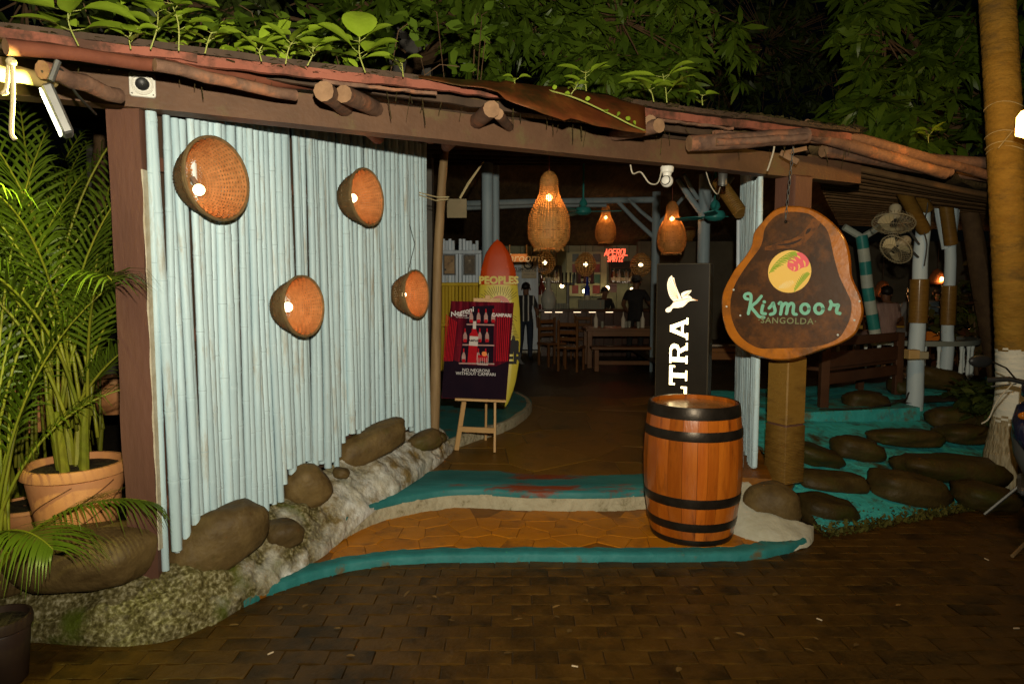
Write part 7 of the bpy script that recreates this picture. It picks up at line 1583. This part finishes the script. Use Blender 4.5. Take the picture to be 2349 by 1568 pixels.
# ================================================================== PEOPLE
def person(base, yaw, H, pose, shirt, trousers, skin, hairm, lab, stripes=None, seated=False, cap=None):
    base = Vector(base); k = H / 1.72; root = empty('person', base, lab, 'person'); Rz = Matrix.Rotation(yaw, 3, 'Z')
    J_ = {'pelvis': (0, 0, .95), 'waist': (0, .01, 1.1), 'chest': (0, .02, 1.3), 'neck': (0, .01, 1.46), 'head0': (0, -.01, 1.54), 'head1': (0, -.015, 1.63), 'head2': (0, 0, 1.70), 'nose': (0, -.1, 1.59),
          'sl': (-.17, .01, 1.41), 'sr': (.17, .01, 1.41), 'el': (-.24, .03, 1.14), 'er': (.24, .03, 1.14), 'wl': (-.25, -.06, .9), 'wr': (.25, -.06, .9), 'hl': (-.25, -.09, .8), 'hr': (.25, -.09, .8),
          'pl': (-.1, 0, .92), 'pr': (.1, 0, .92), 'kl': (-.11, -.02, .5), 'kr': (.12, -.01, .5), 'al': (-.11, .03, .09), 'ar': (.13, .04, .09), 'tl': (-.13, -.13, .03), 'tr': (.16, -.12, .03)}
    J_.update(pose)
    rd = {'pelvis': .15, 'waist': .135, 'chest': .155, 'neck': .06, 'head0': .075, 'head1': .1, 'head2': .07, 'nose': .015, 'sl': .075, 'sr': .075, 'el': .05, 'er': .05, 'wl': .034, 'wr': .034, 'hl': .04, 'hr': .04, 'pl': .1, 'pr': .1, 'kl': .075, 'kr': .075, 'al': .05, 'ar': .05, 'tl': .04, 'tr': .04}
    E_ = [('pelvis', 'waist'), ('waist', 'chest'), ('chest', 'neck'), ('neck', 'head0'), ('head0', 'head1'), ('head1', 'head2'), ('head1', 'nose'), ('chest', 'sl'), ('chest', 'sr'), ('sl', 'el'), ('sr', 'er'), ('el', 'wl'), ('er', 'wr'), ('wl', 'hl'), ('wr', 'hr'), ('pelvis', 'pl'), ('pelvis', 'pr'), ('pl', 'kl'), ('pr', 'kr'), ('kl', 'al'), ('kr', 'ar'), ('al', 'tl'), ('ar', 'tr')]
    names = list(J_); me = bpy.data.meshes.new('body')
    # five finger tips per hand
    ex = []; 
    for s_, h in ((-1, 'hl'), (1, 'hr')):
        hv = Vector(J_[h]); wv = Vector(J_['w' + h[1]]); d = (hv - wv).normalized(); sd = d.cross(Vector((1, 0, 0))).normalized()
        for f_ in range(5):
            L_ = (.05, .075, .085, .078, .06)[f_]; o_ = sd * (f_ - 2) * .019; ex.append((h, hv + o_ + d * L_ * (.7 if f_ else .45) + (sd * -.02 if f_ == 0 else Vector())))
    co = [Vector(J_[n_]) for n_ in names] + [q for _, q in ex]; ed = [(names.index(a), names.index(b_)) for a, b_ in E_] + [(names.index(h), len(names) + i) for i, (h, _) in enumerate(ex)]
    me.from_pydata([tuple(Rz @ (v * k)) for v in co], ed, []); ob = bpy.data.objects.new('body', me); COL.objects.link(ob)
    sk = ob.modifiers.new('skin', 'SKIN'); sk.use_smooth_shade = True; ob.modifiers.new('sub', 'SUBSURF').levels = 1
    dat = me.skin_vertices[0].data
    for i, n_ in enumerate(names): r = rd[n_] * k; dat[i].radius = (r, r * (.72 if n_ in ('chest', 'waist', 'pelvis') else .95))
    for i in range(len(ex)): dat[len(names) + i].radius = (.009 * k, .009 * k)
    dat[0].use_root = True
    bpy.context.view_layer.update(); me2 = bpy.data.meshes.new_from_object(ob.evaluated_get(bpy.context.evaluated_depsgraph_get())); bpy.data.objects.remove(ob)
    for m_ in (skin, shirt, trousers, BLACKP): me2.materials.append(m_)
    inv = Rz.transposed(); mi_ = []
    elz = lambda s_: Vector(J_['e' + s_])
    for p in me2.polygons:
        c = (inv @ p.center) / k; arm = min(min((c - elz(s_)).length, (c - Vector(J_['w' + s_])).length, (c - Vector(J_['h' + s_])).length) for s_ in 'lr') < .13 and abs(c.x) > .12
        if (c - Vector(J_['head0'])).length < .1 or c.z > Vector(J_['neck']).z + .02: mi_.append(0)
        elif arm and c.z < elz('l').z + .06 and not (abs(c.x) < .17 and c.z < .98): mi_.append(0)
        elif c.z > J_['pelvis'][2] - .04: mi_.append(1)
        elif c.z < .12 and not seated: mi_.append(3)
        else: mi_.append(2)
    me2.polygons.foreach_set('material_index', mi_); me2.polygons.foreach_set('use_smooth', [True] * len(me2.polygons)); link('body', me2, root, tuple(base))
    hd = Vector(J_['head1']); b = MB(); b.ball((0, 0, 0), (.098, .108, .1), 16, 12); vs = []
    for v in b.v:
        v = Vector(v); v = v * (1 + .04 * noise.noise(v * 30))
        if v.y < -.02 and v.z < .045: v = v * .8          # leave the face clear
        if v.z < -.05: v = v * .85
        vs.append(base + Rz @ ((v + hd + Vector((0, .012, .03))) * k))
    b.v = [tuple(v) for v in vs]; b.build('hair', hairm, root, angle=180)
    for s_ in (-1, 1): MB().ball(base + Rz @ ((hd + Vector((s_ * .095, 0, -.02))) * k), (.015 * k, .02 * k, .03 * k), 8, 6).build('ear', skin, root, angle=180)
    if cap:
        b = MB(); b.lathe([(.115 * k, .03 * k), (.11 * k, .07 * k), (.08 * k, .12 * k), (.01, .135 * k)], 18, base + Rz @ (hd * k)); b.box(base + Rz @ ((hd + Vector((0, -.14, .035))) * k), (.15 * k, .12 * k, .012 * k), Rz); b.build('cap', cap, root)
    return root
SK1 = mat('brown_skin', (.13, .06, .03), (.16, .075, .04), 5, .5); HR = mat('black_hair', (.008, .006, .005), (.014, .011, .009), 20, .5); DK = mat('black_cloth', (.012, .011, .011), (.02, .018, .017), 12, .85); JN = mat('dark_jeans', (.014, .02, .035), (.022, .03, .048), 14, .85)
# black shirt with white stripes
def stripe_mat(name, c1, c2, freq, thr):
    m = bpy.data.materials.new(name); m.use_nodes = True; t = m.node_tree; N, L = t.nodes, t.links; b_ = N['Principled BSDF']; b_.inputs['Roughness'].default_value = .85
    tc = N.new('ShaderNodeTexCoord'); wv = N.new('ShaderNodeTexWave'); wv.bands_direction = 'X'; wv.inputs['Scale'].default_value = freq; wv.inputs['Distortion'].default_value = .4; L.new(tc.outputs['Object'], wv.inputs[0])
    rp = N.new('ShaderNodeValToRGB'); rp.color_ramp.elements[0].position = thr; rp.color_ramp.elements[1].position = thr + .06; rp.color_ramp.elements[0].color = (*c1, 1); rp.color_ramp.elements[1].color = (*c2, 1); L.new(wv.outputs['Fac'], rp.inputs[0]); L.new(rp.outputs[0], b_.inputs['Base Color']); return m
mp_ = G(1206, 829, ZF); person(mp_, rad(180 - 14), 1.6, {'el': (-.26, .02, 1.14), 'er': (.26, -.02, 1.13), 'kl': (-.09, -.03, .5), 'kr': (.1, .04, .5), 'al': (-.1, -.02, .09), 'ar': (.12, .1, .1), 'tl': (-.11, -.17, .03), 'tr': (.14, -.06, .03)}, stripe_mat('striped_shirt', (.012, .012, .013), (.55, .54, .5), 3.1, .84), JN, SK1, HR, 'man walking in, seen from behind in a black shirt with white stripes')
bp_ = D6(1310, 895, 15.9); person((bp_.x, 15.9, ZF - .1), rad(10), 1.6, {'el': (-.22, -.12, 1.12), 'er': (.22, -.14, 1.12), 'wl': (-.1, -.3, 1.15), 'wr': (.1, -.3, 1.15), 'hl': (-.06, -.36, 1.2), 'hr': (.06, -.36, 1.2)}, DK, DK, SK1, HR, 'bartender in dark clothes leaning over the bar top')
cp = D6(1720, 1200, 13.9); person((cp.x, 14.1, ZF), rad(150), 1.74, {'el': (-.28, -.1, 1.18), 'wl': (-.22, -.3, 1.1), 'hl': (-.18, -.38, 1.08), 'er': (.3, -.06, 1.16), 'wr': (.28, -.24, 1.02), 'hr': (.26, -.32, 1.0)}, DK, DK, SK1, HR, 'customer in black with a cap standing at the bar', cap=mat('grey_cap', (.06, .055, .05)))
SIT = {'pelvis': (0, 0, .5), 'waist': (0, .02, .65), 'chest': (0, .02, .87), 'neck': (0, 0, 1.03), 'head0': (0, -.02, 1.1), 'head1': (0, -.025, 1.19), 'head2': (0, -.01, 1.26), 'nose': (0, -.11, 1.15), 'sl': (-.17, .01, .98), 'sr': (.17, .01, .98), 'el': (-.23, -.04, .72), 'er': (.23, -.04, .72), 'wl': (-.16, -.25, .72), 'wr': (.16, -.25, .72), 'hl': (-.13, -.33, .73), 'hr': (.13, -.33, .73), 'pl': (-.1, -.02, .49), 'pr': (.1, -.02, .49), 'kl': (-.12, -.42, .5), 'kr': (.12, -.42, .5), 'al': (-.12, -.42, .09), 'ar': (.12, -.42, .09), 'tl': (-.13, -.57, .03), 'tr': (.13, -.57, .03)}
def seat_box(c, lab):
    c = Vector(c); r_ = empty('stool', c, lab, 'stool', 'dark stools on the terrace'); MB().box(c + Vector((0, 0, .38)), (.4, .4, .05), bev=.01).build('seat', TW, r_)
    for sx in (-1, 1):
        for sy in (-1, 1): MB().box(c + Vector((sx * .15, sy * .15, .18)), (.04, .04, .36)).build('leg', TW, r_)
for px, py, y, sm, lab in ((2030, 768, 11.2, mat('pink_stripe_shirt', (.4, .26, .22), (.28, .17, .14), 40, .8, stretch=(1, .1, .1)), 'seated guest in a pale pink shirt with his back to the street'), (2090, 780, 11.8, mat('pale_shirt', (.2, .2, .2), (.24, .24, .24), 9, .85), 'seated guest in a pale grey shirt between the posts'), (2150, 770, 12.2, mat('dim_blue_shirt', (.07, .1, .12), (.09, .12, .14), 9, .85), 'seated guest in a dim blue shirt behind the bound posts'), (2205, 790, 11.6, DK, 'seated guest in dark clothes near the croton bush')):
    q = P(px, py, y); q.z = .46; person(q, rad(180 + R.uniform(-25, 25)), 1.7, SIT, sm, JN, SK1, HR, lab, seated=True); seat_box(q + Vector((0, 0, 0)), 'low dark stool under a seated terrace guest')
# terrace lamps: copper shades glowing among the guests
for px, py, y, lab in ((2024, 668, 12.8, 'small copper lamp glowing behind the pink shirted guest'), (2150, 640, 13.5, 'dim copper lamp above the orange box')):
    c = P(px, py, y); root = empty('copper_lamp', c, lab, 'lamp', 'copper lamps on the terrace'); MB().lathe([(.02, .2), (.08, .17), (.15, .02), (.15, -.06), (.1, -.1)], 16, c).build('shade', mat('copper', (.4, .14, .05), (.46, .17, .06), 5, .4, metal=.5), root); MB().ball(c + Vector((0, -.12, .0)), .045, 10, 8).build('bulb', BULBW, root); MB().tube([c + Vector((0, 0, .2)), c + Vector((0, 0, 1.2))], .006, 5).build('cord', WIRE, root); point_light('copper_light', c + Vector((0, -.22, -.05)), 9.0, (1, .45, .15), .05, root)
# back of the terrace: plain dark wall with shelf
b = MB(); b.box((7.5, 16.5, 1.6), (9, .15, 2.4)); tw_ = thing('terrace_back_wall', b, mat('dim_plaster', (.09, .075, .05), (.13, .11, .075), 2, .8), 'dim plaster wall closing the back of the terrace', 'wall', smooth=False)
b = MB(); q = P(2090, 700, 16.3); b.box(q, (2.2, .2, .06)); thing('wall_shelf', b, BALW, 'white shelf on the terrace back wall', 'shelf')
table(P(2060, 800, 11.0) * Vector((1, 1, 0)).to_tuple()[0] if False else Vector((P(2060, 800, 12.2).x, 12.4, .46)), 1.4, .7, .74, 'terrace table between the seated guests')
